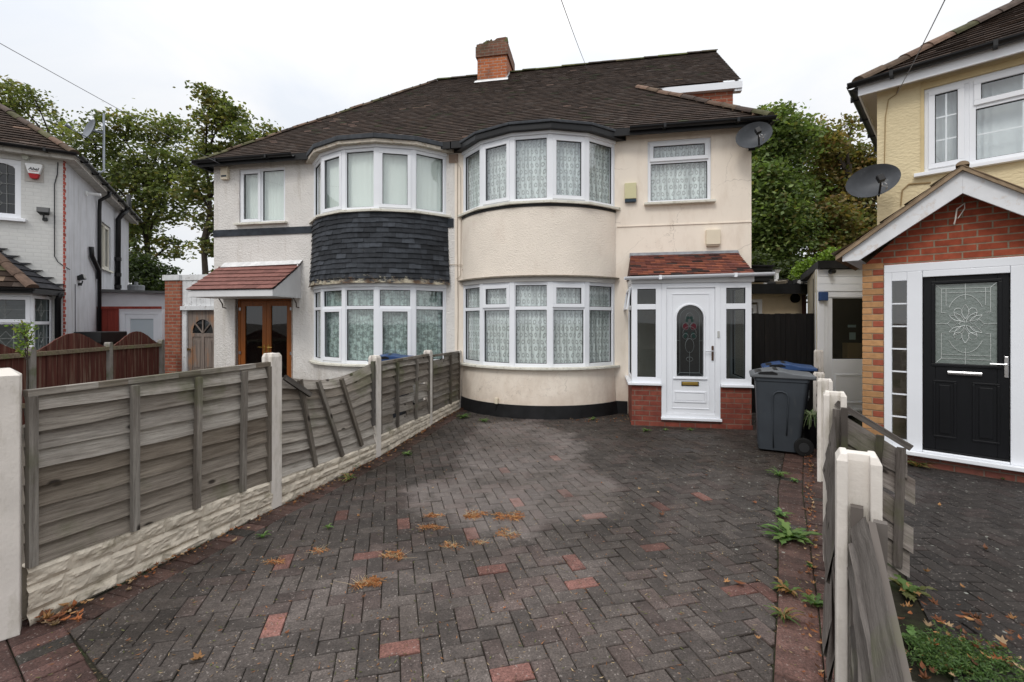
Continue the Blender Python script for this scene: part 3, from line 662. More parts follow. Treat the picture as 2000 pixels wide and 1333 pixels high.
# --- slate-hung apron of the left bay
def slatec(x, v, r):
    k = r.choice([.7, .9, 1, 1.1, 1.3, 1.6])*r.uniform(.85, 1.15); c = (.034*k, .038*k, .045*k)
    if False:
        c = r.choice([(.22*k, .19*k, .14*k), (.16*k, .13*k, .09*k), (.08*k, .05*k, .03*k), (.04*k, .036*k, .034*k), (.04*k, .04*k, .04*k), (.26*k, .23*k, .17*k)])
    return c
m = MB(); z0t, z1t = 2.33, zs_u-.045; nrow = 14; gh = (z1t-z0t)/nrow
rt = random.Random(4)
def flare(z):
    t = (z-z0t)/(z1t-z0t); return .025 + .06*max(0, 1-t)**2.0
for j in range(nrow):
    za = z0t+j*gh; zb = za+gh*1.15; Rr = BR+flare(za)+.02; th = R(55.8); ntl = 15; step = 2*th/ntl
    a = -th - (step/2 if j % 2 else 0)
    while a < th:
        a0, a1 = max(a, -th), min(a+step, th); a += step
        if a1-a0 < .01: continue
        dz = rt.uniform(-.010, .008); dr = rt.uniform(-.004, .009); c = slatec(0, za-z0t, rt)
        sub = 3
        for s_ in range(sub):
            b0, b1 = a0+(a1-a0)*s_/sub + (.0012 if s_ == 0 else 0), a0+(a1-a0)*(s_+1)/sub - (.0012 if s_ == 2 else 0)
            p = arc_pts(-BC, Rr+dr, BB, [b0, b1]); q = arc_pts(-BC, BR+flare(min(zb, z1t))+.003, BB, [b0, b1]); u_ = arc_pts(-BC, Rr+dr-.014, BB, [b0, b1])
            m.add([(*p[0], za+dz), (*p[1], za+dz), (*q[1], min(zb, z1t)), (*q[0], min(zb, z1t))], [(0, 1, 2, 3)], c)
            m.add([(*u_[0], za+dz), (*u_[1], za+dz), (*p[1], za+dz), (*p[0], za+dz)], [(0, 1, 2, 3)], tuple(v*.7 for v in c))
            if za-z0t < .24: c = slatec(0, za-z0t, rt)
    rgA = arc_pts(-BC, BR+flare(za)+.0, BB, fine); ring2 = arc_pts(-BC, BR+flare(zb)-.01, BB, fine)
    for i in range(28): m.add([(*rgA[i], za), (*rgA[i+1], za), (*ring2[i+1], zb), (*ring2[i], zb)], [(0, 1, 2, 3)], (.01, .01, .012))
ins = arc_pts(-BC, BR-.07, BB, fine); ou = arc_pts(-BC, BR+flare(z0t)+.01, BB, fine)
for i in range(28): m.add([(*ou[i], z0t+.005), (*ou[i+1], z0t+.005), (*ins[i+1], z0t+.005), (*ins[i], z0t+.005)], [(3, 2, 1, 0)], (.25, .22, .17))
sm_ = M('slate', None, .75, attr=True, amt=.35, scale=14, bs=.5, bscale=50, bd=.006)
def _lich():
    nt = sm_.node_tree; p = nt.nodes['Principled BSDF']; src = p.inputs['Base Color'].links[0].from_socket
    s = N(nt, 'ShaderNodeSeparateXYZ'); L(nt, N(nt, 'ShaderNodeTexCoord').outputs['Object'], s.inputs[0])
    h = math_(nt, 'DIVIDE', math_(nt, 'SUBTRACT', s.outputs[2], 2.33), .17, clamp=True)
    q = math_(nt, 'SUBTRACT', noise(nt, 11, 6, rough=.75, sc=(1, 1, 1.6)), math_(nt, 'MULTIPLY', h, .30))
    c = mixc(nt, ramp(nt, q, [(.36, (0, 0, 0)), (.47, (1, 1, 1))]), src, mixc(nt, ramp(nt, noise(nt, 5, 4), [(.42, (0, 0, 0)), (.6, (1, 1, 1))]), (.09, .055, .035), (.42, .38, .29)))
    L(nt, c, p.inputs['Base Color'])
_lich(); m.build('slate_hanging', sm_, left)
# --- string course of the left house (black painted band) and grey drip bead
m = MB(); m.box(-LW-.004, -3.0, -.022, .0, 3.43, 3.57); m.build('black_band', M('band_black', (.035, .042, .052), .7, amt=.5, scale=7, bs=.4, bscale=40), left); B('black_band', MC['band_black'], left, (-.17, -.02, -.022, 0, 3.43, 3.60))
m = MB(); m.box(3.02, RW+.003, -.014, 0, 3.315, 3.33); m.build('string_course', render_c, right)
# --- soffits, fascias, gutters
m = MB(); m.box(-5.5, -.02, YE-.02, YE+.02, 4.86, 4.985); m.box(-5.5, -.02, YE+.02, .14, 4.93, 4.95); m.box(-5.52, -5.48, YE, 7.4, 4.86, 4.985); m.box(-5.48, -LW, .14, 7.4, 4.93, 4.95); m.build('fascia', black, left)
m = MB(); m.box(.0, 5.43, YE-.02, YE+.02, 4.86, 4.985); m.box(.0, 5.43, YE+.02, .14, 4.93, 4.95); m.box(5.41, 5.45, YE, 7.4, 4.86, 4.985); m.box(RW, 5.41, .14, 7.4, 4.93, 4.95); m.build('fascia', black, right)
gutter('gutter', left, (-5.56, YE-.085, 4.965), (-3.25, YE-.085, 4.965)); gutter('gutter', left, (-5.6, YE-.05, 4.955), (-5.6, 7.4, 4.955))
gutter('gutter', right, (3.22, YE-.085, 4.965), (5.52, YE-.085, 4.965)); gutter('gutter', right, (5.52, YE-.05, 4.955), (5.52, 7.4, 4.955))
# --- the roof: front slope in tiles, hip on the left, gable built up over the old hip on the right
u_, v_, n_ = (1, 0, 0), (0, sv[0], sv[1]), (0, -sv[1], sv[0])
O = (0, YE, ZE)
rr = random.Random(21)
def colL(x, v, r):
    c = brown(x, v, r)
    for (a, b, w, h) in ((-3.4, 1.9, .7, .5), (-2.5, 2.7, .35, .25), (-1.5, 2.5, .5, .25), (-4.3, .9, .2, .2)):
        if abs(x-a) < w and abs(v-b) < h and r.random() < .10: return (c, (.50, .33, .27))
    return c
def hipL(v): return (-5.5 + v*sv[0], 0.0)
m = MB(); tiles(m, O, u_, v_, n_, SLN, hipL, colf=colL, r=rr)
hs = Vector((-sv[1], 0, sv[0]))
dpt = 7.48
# left hip side and back slope
def side(v): return (YE + v*sv[0], 7.48 - v*sv[0])
m.T = None
tiles(m, (-5.5, 0, ZE), (0, -1, 0), (sv[0], 0, sv[1]), (-sv[1], 0, sv[0]), SLN, lambda v: (-(7.48 - v*sv[0]), -(YE + v*sv[0])), gauge=.2, width=.33, colf=brown, r=rr)
apex = (-5.5+(YR-YE), YR, ZR)
m.add([(-5.5, 7.48, ZE), (0, 7.48, ZE), (0, YR, ZR), apex], [(0, 1, 2, 3)], (.05, .04, .035))
m.build('roof', tile_m, left)
def mossy(x, v, r):
    k = r.uniform(.6, 1.3); return r.choice([(.10*k, .10*k, .045*k), (.13*k, .11*k, .07*k), (.07*k, .055*k, .045*k), (.11*k, .12*k, .05*k)])
def hiptop(x, v, r):
    k = r.uniform(.7, 1.3); return r.choice([(.12*k, .085*k, .06*k), (.08*k, .06*k, .05*k), (.17*k, .11*k, .08*k), (.10*k, .095*k, .05*k)])
m = MB(); half_ridge(m, (-5.5, YE, ZE+.0), apex, .075, .3, hiptop); half_ridge(m, apex, (-.02, YR, ZR+.0), .08, .33, mossy); m.build('ridge_tiles', tile_m, left)
VH = .47*SLN                                   # where the extension's eave leaves the old hip
xg = 5.53
def rngR(v):
    return (0.0, 5.43 - v*sv[0]) if v < VH else (0.0, xg)
def colR(x, v, r):
    c = brown(x, v, r)
    if r.random() < .004: return (c, (.45, .30, .24))
    return c
m = MB(); tiles(m, O, u_, v_, n_, SLN, rngR, colf=colR, r=rr)
yh, zh = YE+VH*sv[0], ZE+VH*sv[1]; xh = 5.43-VH*sv[0]
m.add([(5.43, YE, ZE), (5.43, 7.48, ZE), (xh, 7.48-VH*sv[0], zh), (xh, yh, zh)], [(0, 1, 2, 3)], (.05, .04, .035))
m.add([(0, 7.48, ZE), (xg, 7.48, ZE), (xg, YR, ZR), (0, YR, ZR)], [(3, 2, 1, 0)], (.05, .04, .035))
m.build('roof', tile_m, right)
m = MB(); half_ridge(m, (5.46, YE-.02, ZE+.0), (xh-.1, yh+.1, zh+.06), .10, .3, hiptop); m.build('hip_tiles', tile_m, right); m = MB(); half_ridge(m, (.02, YR, ZR), (xg, YR, ZR), .08, .33, mossy)
m.build('ridge_tiles', tile_m, right)
m = MB()
for i in range(14):                              # crumbling mortar at the foot of the hip
    t = i/14*.5; m.box(5.40-3.84*t*.9-.05, 5.46-3.84*t*.9, YE+3.84*t*.9-.04, YE+3.84*t*.9+.05, ZE+3.28*t*.9+.0, ZE+3.28*t*.9+.035+rng.uniform(0, .02))
m.build('hip_mortar', M('mortar_old', (.30, .20, .14), .95, amt=.4, scale=20), right)
# extension gable: fascia, soffit, brickwork
m = MB(); m.box(xh-.02, xg+.02, yh-.005, yh+.02, zh-.15, zh-.012); m.box(xg-.12, xg+.02, yh+.02, yh+.14, zh-.20, zh-.05); m.box(xh+.1, xg-.12, yh+.02, yh+.12, zh-.15, zh-.13)
m.add([(xg-.03, yh+.141, zh+.0), (xg-.01, yh+.141, zh+.0), (xg-.01, YR, ZR-.16), (xg-.03, YR, ZR-.16), (xg-.03, yh+.141, zh+.09), (xg-.01, yh+.141, zh+.09), (xg-.01, YR, ZR-.03), (xg-.03, YR, ZR-.03)], [(0, 3, 2, 1), (4, 5, 6, 7), (0, 1, 5, 4), (1, 2, 6, 5), (2, 3, 7, 6), (3, 0, 4, 7)])
m.build('dormer_fascia', upvc, right)
m = MB(); m.box(xh+.15, 5.40, yh+.10, yh+.21, 5.2, zh-.13); m.box(5.30, 5.40, yh+.21, 6.6, 5.0, zh-.15); m.prism([(yh+.30, zh-.14), (7.48-(YR-YE)*.3, zh-.16), (YR, ZR-.12)], 5.3, 5.4, 'yz'); m.build('gable_wall', brick_red, right)
# --- chimney
cbr = brickmat('brick_chimney', (.42, .12, .045), (.50, .17, .07), (.40, .30, .25), stain=(.07, .05, .04))
cbr2 = brickmat('brick_chimney_top', (.17, .075, .05), (.24, .11, .07), (.22, .19, .15), stain=(.045, .05, .03), off=(.1, 0))
m = MB(); m.box(-.42, .36, 3.22, 4.12, 7.6, 8.52); ch = m.build('chimney', cbr, right)
m = MB(); m.box(-.46, .40, 3.18, 4.16, 8.52, 8.79); m.box(-.44, .38, 3.20, 4.14, 8.79, 8.86)
m.prism([(-.42, 8.86), (.37, 8.86), (.34, 9.0), (.10, 8.99), (.02, 8.94), (-.16, 8.95), (-.25, 8.90), (-.38, 8.90)], 3.24, 4.10); m.build('chimney_top', cbr2, ch)
m = MB()
for i in range(26): 
    x, y = rng.uniform(-.42, .34), rng.uniform(3.22, 3.5); m.tube([(x, y, 8.86), (x+.02, y, 8.93+rng.random()*.07)], [rng.uniform(.04, .08), .02], 6)
m.build('moss', M('moss', (.10, .105, .04), 1, amt=.5, scale=20, bs=.6, bscale=60), ch)
m = MB(); m.add([(-.47, 3.17, 7.79), (.41, 3.17, 7.79), (.41, 3.17, 7.90), (-.47, 3.17, 7.90), (-.47, 3.06, 7.80), (.41, 3.06, 7.80)], [(0, 1, 2, 3), (0, 3, 4), (1, 5, 2), (3, 2, 5, 4)])
m.T = None; m.box(-.435, .375, 3.20, 3.222, 7.78, 7.93)
for i in range(5): m.box(.36, .372, 3.20+i*.09, 3.20+(i+1)*.09+.01, 7.8+i*.077, 7.97+i*.077)
m.build('flashing', M('flash_white', (.72, .72, .72), .6, amt=.2, scale=9), ch)
# --- ventilator grille, cables and boxes
m = MB(); gx = MN.x(886)
for i in range(6):
    for k in range(4): m.box(-.10+i*.03, -.085+i*.03, -.03, -.01, 4.68+k*.035, 4.70+k*.035)
m.box(-.11, .07, -.02, -.001, 4.66, 4.82); m.build('air_brick', M('airbrick', (.36, .27, .21), .8, amt=.2), left)
cabm = M('cable_cream', (.50, .42, .34), .7, amt=.2)
cable('cable', [(.06, -.015, 4.75), (.055, -.015, 3.2), (.07, -.015, 1.8), (.05, -.015, .2)], .007, cabm, right)
cable('cable', [(.02, -.03, 4.72), (.12, -.03, 4.55), (.13, -.02, 3.4), (.12, -.02, 2.5), (.03, -.02, 2.44)], .005, cabm, right)
cable('cable', [(-.1, -.02, 2.72), (.16, -.03, 2.71), (.19, -.03, 2.65), (.15, -.03, 2.60)], .006, cabm, right)
yel = M('box_yellow', (.62, .58, .36), .5, amt=.05); navy = M('box_navy', (.03, .05, .07), .4, amt=0); crm = M('box_cream', (.74, .66, .52), .5, amt=.05)
x0, x1 = MN.x(1220, -.05), MN.x(1243, -.05); zt, zb = MN.z(1230, 358, -.05), MN.z(1230, 395, -.05)
ab = B('alarm_box', yel, None, (x0, x1, -.07, 0, zb+.055, zt), bevel=.008); ab.location = MN.loc(); ab.rotation_euler = (0, 0, MN.a)
tag(ab, 'pale yellow alarm box with dark lower strip beside the over-porch window', 'alarm box'); B('lamp_strip', navy, ab, (x0+.005, x1-.005, -.065, 0, zb, zb+.053), bevel=.004)
x0, x1 = MN.x(1379, -.05), MN.x(1407, -.05); zt, zb = MN.z(1390, 449, -.05), MN.z(1390, 481, -.05)
ab = B('bell_box', crm, None, (x0, x1, -.08, 0, zb+.02, zt), bevel=.01); ab.location = MN.loc(); ab.rotation_euler = (0, 0, MN.a)
tag(ab, 'cream square box on the wall just above the red porch roof', 'alarm box'); B('base', crm, ab, (x0+.01, x1-.01, -.06, 0, zb, zb+.02), bevel=.004)
x0, x1 = MN.x(432, -.05), MN.x(445, -.05); zt, zb = MN.z(438, 326, -.05), MN.z(438, 351, -.05)
ab = B('alarm_box', crm, None, (x0, x1, -.07, 0, zb, zt), bevel=.006); ab.location = MN.loc(); ab.rotation_euler = (0, 0, MN.a)
tag(ab, 'small cream alarm box high on the corner left of the two-light window', 'alarm box'); B('lamp_strip', navy, ab, (x0+.02, x1-.02, -.075, -.02, zb+.05, zb+.085))
x0 = MN.x(967, -.66); mb_ = B('meter_box', crm, None, (-.03, .03, -.045, .0, 0, .10), bevel=.006); mb_.location = MN.w(.98, -.665, .22); mb_.rotation_euler = (0, 0, MN.a - R(20)); tag(mb_, 'tiny cream cable box low on the rounded wall above the black plinth', 'cable box')
m = MB(); m.tube([(0, -.02, 0), (.0, -.02, -.07), (-.03, -.02, -.12)], .006, 5); m.build('cable', black, mb_)
# --- canopy over the brown doors
redt = M('tile_red', None, .85, attr=True, amt=.25, scale=12, bs=.4, bscale=70, bd=.003)
def redc_(x, v, r): k = r.uniform(.8, 1.15); return (.215*k, .10*k, .085*k)
cx0, cx1, cyf = -5.12, -3.27, -.83; czf, czw = 2.24, 2.80
sl = math.hypot(-cyf, czw-czf); cv = (0, -cyf/sl, (czw-czf)/sl); cn = (0, -cv[2], cv[1])
m = MB(); tiles(m, (0, cyf-.02, czf), (1, 0, 0), cv, cn, sl, lambda v: (cx0-.02, cx1+.02), gauge=.155, width=.30, colf=redc_, r=rr, lift=.026, wob=.002); cn_ = m.build('canopy', redt, left)
m = MB(); m.box(cx0, cx1, cyf, cyf+.02, czf-.13, czf-.005); m.box(cx0, cx1, cyf+.02, -.001, czf-.13, czf-.11)
for x in (cx0, cx1-.02): m.prism([(cyf+.021, czf-.109), (-.002, czf-.109), (-.002, czw-.02), (cyf+.021, czf-.02)], x, x+.02, 'yz')
m.box(cx1-.022, cx1+.006, -.10, -.002, czf-.13, czw+.02); m.build('canopy_boards', M('board_white', (.70, .70, .71), .5, amt=.08, scale=4), cn_, bevel=.003)
m = MB(); m.add([(cx0+.03, -.10, czw-.03), (cx1+.03, -.10, czw-.0), (cx1+.05, -.012, czw+.09), (cx0+.05, -.012, czw+.075), (cx0+.03, -.002, czw-.03), (cx1+.05, -.002, czw+.09), (cx0+.05, -.002, czw+.075)], [(0, 1, 2, 3), (3, 2, 5, 6)]); m.build('flashing', M('flash_white', (.72,)*3), cn_)
for x in (-5.02, -3.30):
    m = MB(); s_ = 1
    m.tube([(x, -.02, 1.92), (x, -.10, 1.93), (x+.02, -.13, 2.0), (x+.02, -.22, 2.11)], .012, 6); m.build('bracket', M('iron_old', (.10, .08, .07), .8), cn_)
# --- brown double doors
oak = M('oak_brown', (.26, .085, .022), .35, amt=.25, scale=3, sc=(14, 14, .6)); brass = M('brass', (.62, .42, .12), .3, amt=0, metal=1)
x0, x1 = dl[0], dl[1]; zt = dl[3]; mid = (x0+x1)/2+.02; m = MB()
m.box(x0, x0+.06, .05, .12, 0, zt); m.box(x1-.06, x1, .05, .12, 0, zt); m.box(x0+.06, x1-.06, .05, .12, zt-.055, zt)
dd = m.build('double_door', oak, left, bevel=.004)
for a, b, hs_ in ((x0+.062, mid-.002, 1), (mid+.002, x1-.062, -1)):
    lf_ = B('door_leaf', oak, dd, (a, a+.10, .06, .11, .03, zt-.06), (b-.10, b, .06, .11, .03, zt-.06), (a+.10, b-.10, .06, .11, zt-.17, zt-.06), (a+.10, b-.10, .06, .11, .03, .25), bevel=.005)
for a, b in ((x0+.162, mid-.102), (mid+.102, x1-.162)):
    mm = MB(); mm.poly([(a, .085, .25), (b, .085, .25), (b, .085, zt-.17), (a, .085, zt-.17)]); mm.build('door_glass', glass_black, dd)
for xh_, s_ in ((mid-.05, -1), (mid+.05, 1)):
    m = MB(); m.box(xh_-.018, xh_+.018, .052, .06, .93, 1.15); m.tube([(xh_, .055, 1.10), (xh_, .02, 1.10), (xh_-s_*-.0+s_*.11, .018, 1.10)], .009, 6); m.build('door_handle', brass, dd)
for z in (1.9, .98): 
    for x in (x0+.05, x1-.05): B('hinge', M('steel_grey', (.4, .4, .42), .4, metal=1), dd, (x-.025, x+.025, .04, .052, z-.03, z+.03))
m = MB(); m.box(x0-.02, x0+.0, -.012, .05, 0, zt); m.box(x1, x1+.02, -.012, .05, 0, zt); m.build('door_reveal', M('render_chipped', (.36, .31, .27), .9, amt=.4, scale=12, bs=.8, bscale=30, bd=.02), left)
# ================================================================ white porch of the cream house
PY = -.93
def PX(px): return MN.x(px, PY)
def PZ(px, py): return MN.z(px, py, PY)
px0, px1 = PX(1234), PX(1468)
d0, d1 = PX(1292), PX(1407)
zb_ = PZ(1240, 748)                    # top of brick
zt_ = PZ(1340, 553)                    # top of frames
brick_p = brickmat('brick_porch', (.20, .050, .035), (.26, .075, .05), (.20, .13, .10), bw=.225, rh=.079, stain=(.13, .035, .028))
m = MB(); m.box(px0, d0-.001, PY, PY+.11, 0, zb_-.03); m.box(d1+.001, px1, PY, PY+.11, 0, zb_-.03); m.box(px0, px0+.10, PY+.11, -.001, 0, zb_-.03); m.box(px1-.10, px1, PY+.11, -.001, 0, zb_-.03); m.box(d0, d1, PY+.012, PY+.11, 0, .13)
pb = m.build('porch_walls', brick_p, right); pb['label'] = 'red brick dwarf walls of the white porch'
m = MB()                                # slightly proud bottom courses
m.box(px0-.012, px1+.012, PY-.014, PY-.001, -.005, .07); m.build('brick_footing', brick_p, pb)
for q in ((px0-.06, d0-.003, PY-.055, PY+.06, zb_-.03, zb_+.008), (d1+.003, px1+.02, PY-.055, PY+.06, zb_-.03, zb_+.008), (d0-.01, d1+.015, PY-.05, PY+.011, .11, .15)): B('sill', upvc, pb, q, bevel=.005)
B('sill', upvc, pb, (px0-.06, px0+.06, PY+.061, -.002, zb_-.03, zb_+.008))
fr, gk, panes = MB(), MB(), []
T = T_at(px0, PY); unit(fr, gk, panes, T, d0-px0, zb_+.008, zt_, [(0, 1, 0, .765, 'fixed'), (0, 1, .765, 1, 'fixed')], fw=.085, dp=.07)
finish_window('porch_window', right, fr, gk, panes, glass_dark); fr, gk, panes = MB(), MB(), []
T = T_at(d1, PY); unit(fr, gk, panes, T, px1-d1, zb_+.008, zt_, [(0, 1, 0, .765, 'fixed'), (0, 1, .765, 1, 'fixed')], fw=.085, dp=.07)
finish_window('porch_window', right, fr, gk, panes, glass_dark); fr, gk, panes = MB(), MB(), []
Ts = T_at(px0, -.001, 0, R(-90)); unit(fr, gk, panes, Ts, -PY-.072, zb_+.008, zt_, [(0, 1, 0, .765, 'fixed'), (0, 1, .765, 1, 'fixed')], fw=.07, dp=.07)
finish_window('porch_window', right, fr, gk, panes, glass_dark); fr, gk, panes = MB(), MB(), []
Ts = T_at(px1, PY+.072, 0, R(90)); unit(fr, gk, panes, Ts, -PY-.074, zb_+.008, zt_, [(0, 1, 0, .765, 'fixed'), (0, 1, .765, 1, 'fixed')], fw=.07, dp=.07)
pf = finish_window('porch_window', right, fr, gk, panes, glass_dark)
# open vent on the left side
m = MB(); m.T = T_at(px0-.003, PY+.5, 0, 0) @ Matrix.Translation((0, 0, zt_-.05)) @ Matrix.Rotation(R(9), 4, 'Y')
for b in ((-.03, 0, -.42, .42, -.05, 0), (-.03, 0, -.42, .42, -.36, -.31), (-.03, 0, -.42, -.37, -.31, -.05), (-.03, 0, .37, .42, -.31, -.05)): m.box(*b)
m.build('vent_sash', upvc, right, bevel=.003)
# door frame and door
doorw = upvc; fw = .075
dz0, dz1 = .15, zt_
m = MB(); m.box(d0, d0+fw, PY-.006, PY+.07, dz0, dz1); m.box(d1-fw, d1, PY-.006, PY+.07, dz0, dz1); m.box(d0+fw, d1-fw, PY-.006, PY+.07, dz1-fw, dz1); m.box(d0+fw, d1-fw, PY-.006, PY+.07, dz0, dz0+.06)
dr = m.build('front_door', upvc, right, bevel=.004); dr['label'] = 'white front door with an arched leaded glass panel'
a, b, c, d = d0+fw+.003, d1-fw-.003, dz0+.062, dz1-fw-.003
ga, gb = PX(1321.5), PX(1374.5); gm_ = (ga+gb)/2; gr = (gb-ga)/2; gz0 = PZ(1348, 736); gz1 = PZ(1348, 596)
arch = [(gm_+gr*math.cos(t), gz1-gr+gr*math.sin(t)) for t in [math.pi*k/20 for k in range(21)]]
opening = [(gb, gz0)] + arch + [(ga, gz0)]
def ringstrip(mb, outer, inner, y0, y1):       # bevelled closed strip between two matched loops
    n = len(outer)
    for k in range(n):
        o0, o1, i0, i1 = outer[k], outer[(k+1) % n], inner[k], inner[(k+1) % n]
        mb.add([(o0[0], y0, o0[1]), (o1[0], y0, o1[1]), (i1[0], y1, i1[1]), (i0[0], y1, i0[1])], [(0, 1, 2, 3)])
def to_rect(loop, A_, B__, C_, D_):            # project loop points outwards on to a rectangle
    out = []; cx, cz = gm_, (gz0+gz1)/2
    for x, z in loop:
        dx, dz = x-cx, z-cz; k = min(((B__-cx) if dx > 0 else (A_-cx))/dx if abs(dx) > 1e-6 else 1e9, ((D_-cz) if dz > 0 else (C_-cz))/dz if abs(dz) > 1e-6 else 1e9)
        out.append((cx+dx*k, cz+dz*k))
    # snap the four corners
    for tx, tz in ((A_, C_), (B__, C_), (A_, D_), (B__, D_)):
        i = min(range(len(out)), key=lambda q: abs(out[q][0]-tx)+abs(out[q][1]-tz)); out[i] = (tx, tz)
    return out
lp = [(gb, gz0+(gz1-gr-gz0)*k/8) for k in range(8)] + arch + [(ga, gz1-gr-(gz1-gr-gz0)*k/8) for k in range(1, 9)] + [(gm_+gr*.5-gr*k*.5, gz0) for k in range(0, 3)][::-1][::-1]
lp = [(gb, gz0+(gz1-gr-gz0)*k/8) for k in range(8)] + arch + [(ga, gz1-gr-(gz1-gr-gz0)*k/8) for k in range(1, 9)] + [(ga+2*gr*k/6, gz0) for k in range(1, 6)]
m = MB(); yd = PY+.012; ringstrip(m, to_rect(lp, a, b, c, d), lp, yd, yd)
def grow(lp, g_): 
    cx, cz = gm_, (gz0+gz1)/2; o = []
    for x, z in lp:
        if z > gz1-gr: dx, dz = x-gm_, z-(gz1-gr); Ln = math.hypot(dx, dz); o.append((gm_+dx*(Ln+g_)/Ln, gz1-gr+dz*(Ln+g_)/Ln))
        else: o.append((x+(g_ if x > gm_+gr*.98 else -g_ if x < gm_-gr*.98 else 0), z-(g_ if z <= gz0+1e-6 else 0)))
    return o
ringstrip(m, lp, lp, yd, yd+.04); 
ringstrip(m, grow(lp, .03), grow(lp, .02), yd-.001, yd-.016); ringstrip(m, grow(lp, .02), grow(lp, .0), yd-.016, yd-.016); ringstrip(m, lp, lp, yd-.016, yd+.0)
m.build('door_leaf', upvc, dr)
m = MB()
def rframe(mb, A_, B__, C_, D_, w_, y0, y1, h=.006):
    for q in ((A_, B__, C_, C_+w_), (A_, B__, D_-w_, D_), (A_, A_+w_, C_+w_, D_-w_), (B__-w_, B__, C_+w_, D_-w_)): mb.box(q[0], q[1], y0, y1, q[2], q[3])
rframe(m, a+.075, b-.075, c+.07, d-.085, .014, yd-.008, yd+.0)
rframe(m, ga-.035, gb+.035, c+.17, c+.34, .022, yd-.012, yd); m.box(ga-.01, gb+.01, yd-.008, yd, c+.20, c+.31); m.box(ga-.05, gb+.05, yd-.022, yd, gz0-.04, gz0-.02)
m.build('door_mouldings', upvc, dr, bevel=.003)
dg = M('door_dark_glass', (.012, .014, .015), .06, amt=0, spec=.8)
m = MB(); m.poly([(x, yd+.035, z) for x, z in lp]); m.build('door_glass', dg, dr)
came = M('lead_came', (.16, .18, .18), .35, amt=0, metal=.6); cred = M('glass_red', (.07, .008, .015), .15, amt=0); cgr = M('glass_green', (.01, .03, .026), .15, amt=0)
def came_lines(lines, y, r_, parent, mat=None, nm='leading'):
    m = MB()
    for l in lines: m.tube([(x, y, z) for x, z in l], r_, 4)
    return m.build(nm, mat or came, parent)
def circ(cx, cz, rx, rz, a0=0, a1=360, n=18): return [(cx+rx*math.cos(R(a0+(a1-a0)*k/n)), cz+rz*math.sin(R(a0+(a1-a0)*k/n))) for k in range(n+1)]
gh_ = gz1-gz0; Z = lambda f: gz0+gh_*f
li = [grow(lp, -.055)+[grow(lp, -.055)[0]], [(gm_, gz0), (gm_, Z(.35))], [(ga, Z(.5)), (ga+.05, Z(.5))], [(gb, Z(.5)), (gb-.05, Z(.5))], circ(gm_, Z(.43), gr*.32, gh_*.10), circ(gm_, Z(.60), gr*.5, gh_*.10, 0, 180),
      circ(gm_-gr*.28, Z(.70), gr*.24, gh_*.05), circ(gm_+gr*.28, Z(.70), gr*.24, gh_*.05), circ(gm_, Z(.80), gr*.3, gh_*.09), circ(gm_-gr*.3, Z(.56), gr*.2, gh_*.04), circ(gm_+gr*.3, Z(.56), gr*.2, gh_*.04), [(ga, gz0), (ga+.06, gz0+.06)], [(gb, gz0), (gb-.06, gz0+.06)], circ(gm_, Z(.24), gr*.25, gh_*.03)]
came_lines(li, yd+.032, .0035, dr)
m = MB(); 
for s_ in (-1, 1): m.poly([(x, yd+.033, z) for x, z in circ(gm_+s_*gr*.3, Z(.70), gr*.22, gh_*.045)[:-1]])
m.build('red_glass', cred, dr)
m = MB()
for s_ in (-1, 1):
    for (fx_, fz) in ((.32, .56), (.12, .82), (.25, .60), (.22, .78)): m.poly([(x, yd+.0325, z) for x, z in circ(gm_+s_*gr*fx_, Z(fz), gr*.12, gh_*.022)[:-1]])
m.build('green_glass', cgr, dr)
lx0, lx1 = PX(1331), PX(1365); lz = PZ(1348, 750)
m = MB(); m.box(lx0, lx1, yd-.012, yd, lz-.033, lz+.033); lb = m.build('letter_box', M('dark_trim', (.02, .018, .012), .4, amt=0), dr, bevel=.003)
B('flap', brass, lb, (lx0+.012, lx1-.012, yd-.02, yd-.012, lz-.022, lz+.022), bevel=.004)
hx = PX(1392); m = MB(); m.box(hx-.016, hx+.016, yd-.016, yd-.004, PZ(1392, 705), PZ(1392, 676)); hd = m.build('door_handle', M('bronze_dark', (.10, .06, .04), .35, metal=.6, amt=0), dr, bevel=.005)
m = MB(); m.tube([(hx, yd-.01, PZ(1392, 686)), (hx, yd-.05, PZ(1392, 686)), (hx-.11, yd-.05, PZ(1392, 686))], .009, 7); m.build('lever', M('chrome', (.75, .75, .76), .2, metal=1, amt=0), hd)
bx = PX(1403); B('doorbell', M('bell_grey', (.45, .45, .43), .5, amt=0), dr, (bx-.015, bx+.015, PY-.02, PY-.006, PZ(1403, 660), PZ(1403, 647)), bevel=.003)
# porch interior back, red ornament stays dim
m = MB(); m.box(px0+.11, px1-.11, PY+.12, -.005, .02, .05); m.build('porch_floor', interior, pb)
# porch fascia, gutter, roof
zf = zt_; m = MB(); m.box(px0-.01, px1+.03, PY-.03, PY+.10, zf, zf+.10); m.box(px0-.012, px0+.05, PY+.10, -.001, zf, zf+.10); m.box(px1-.05, px1+.03, PY+.10, -.001, zf, zf+.10); m.box(px0+.05, px1-.05, PY+.10, -.002, zf+.02, zf+.04); m.build('porch_fascia', M('fascia_grey', (.62, .62, .62), .45, amt=.05), right, bevel=.004)
gutter('porch_gutter', right, (px0-.12, PY-.095, zf+.10), (px1+.28, PY-.095, zf+.13), .048, upvc)
def prc(x, v, r):
    k = r.uniform(.8, 1.25)
    if r.random() < .18: return (.045*k, .030*k, .028*k)
    return r.choice([(.25*k, .085*k, .05*k), (.19*k, .065*k, .045*k), (.14*k, .05*k, .04*k)])
y0r, z0r, z1r = PY-.07, zf+.12, MN.z(1340, 497)
sl = math.hypot(-y0r, z1r-z0r); pv = (0, -y0r/sl, (z1r-z0r)/sl); pn = (0, -pv[2], pv[1])
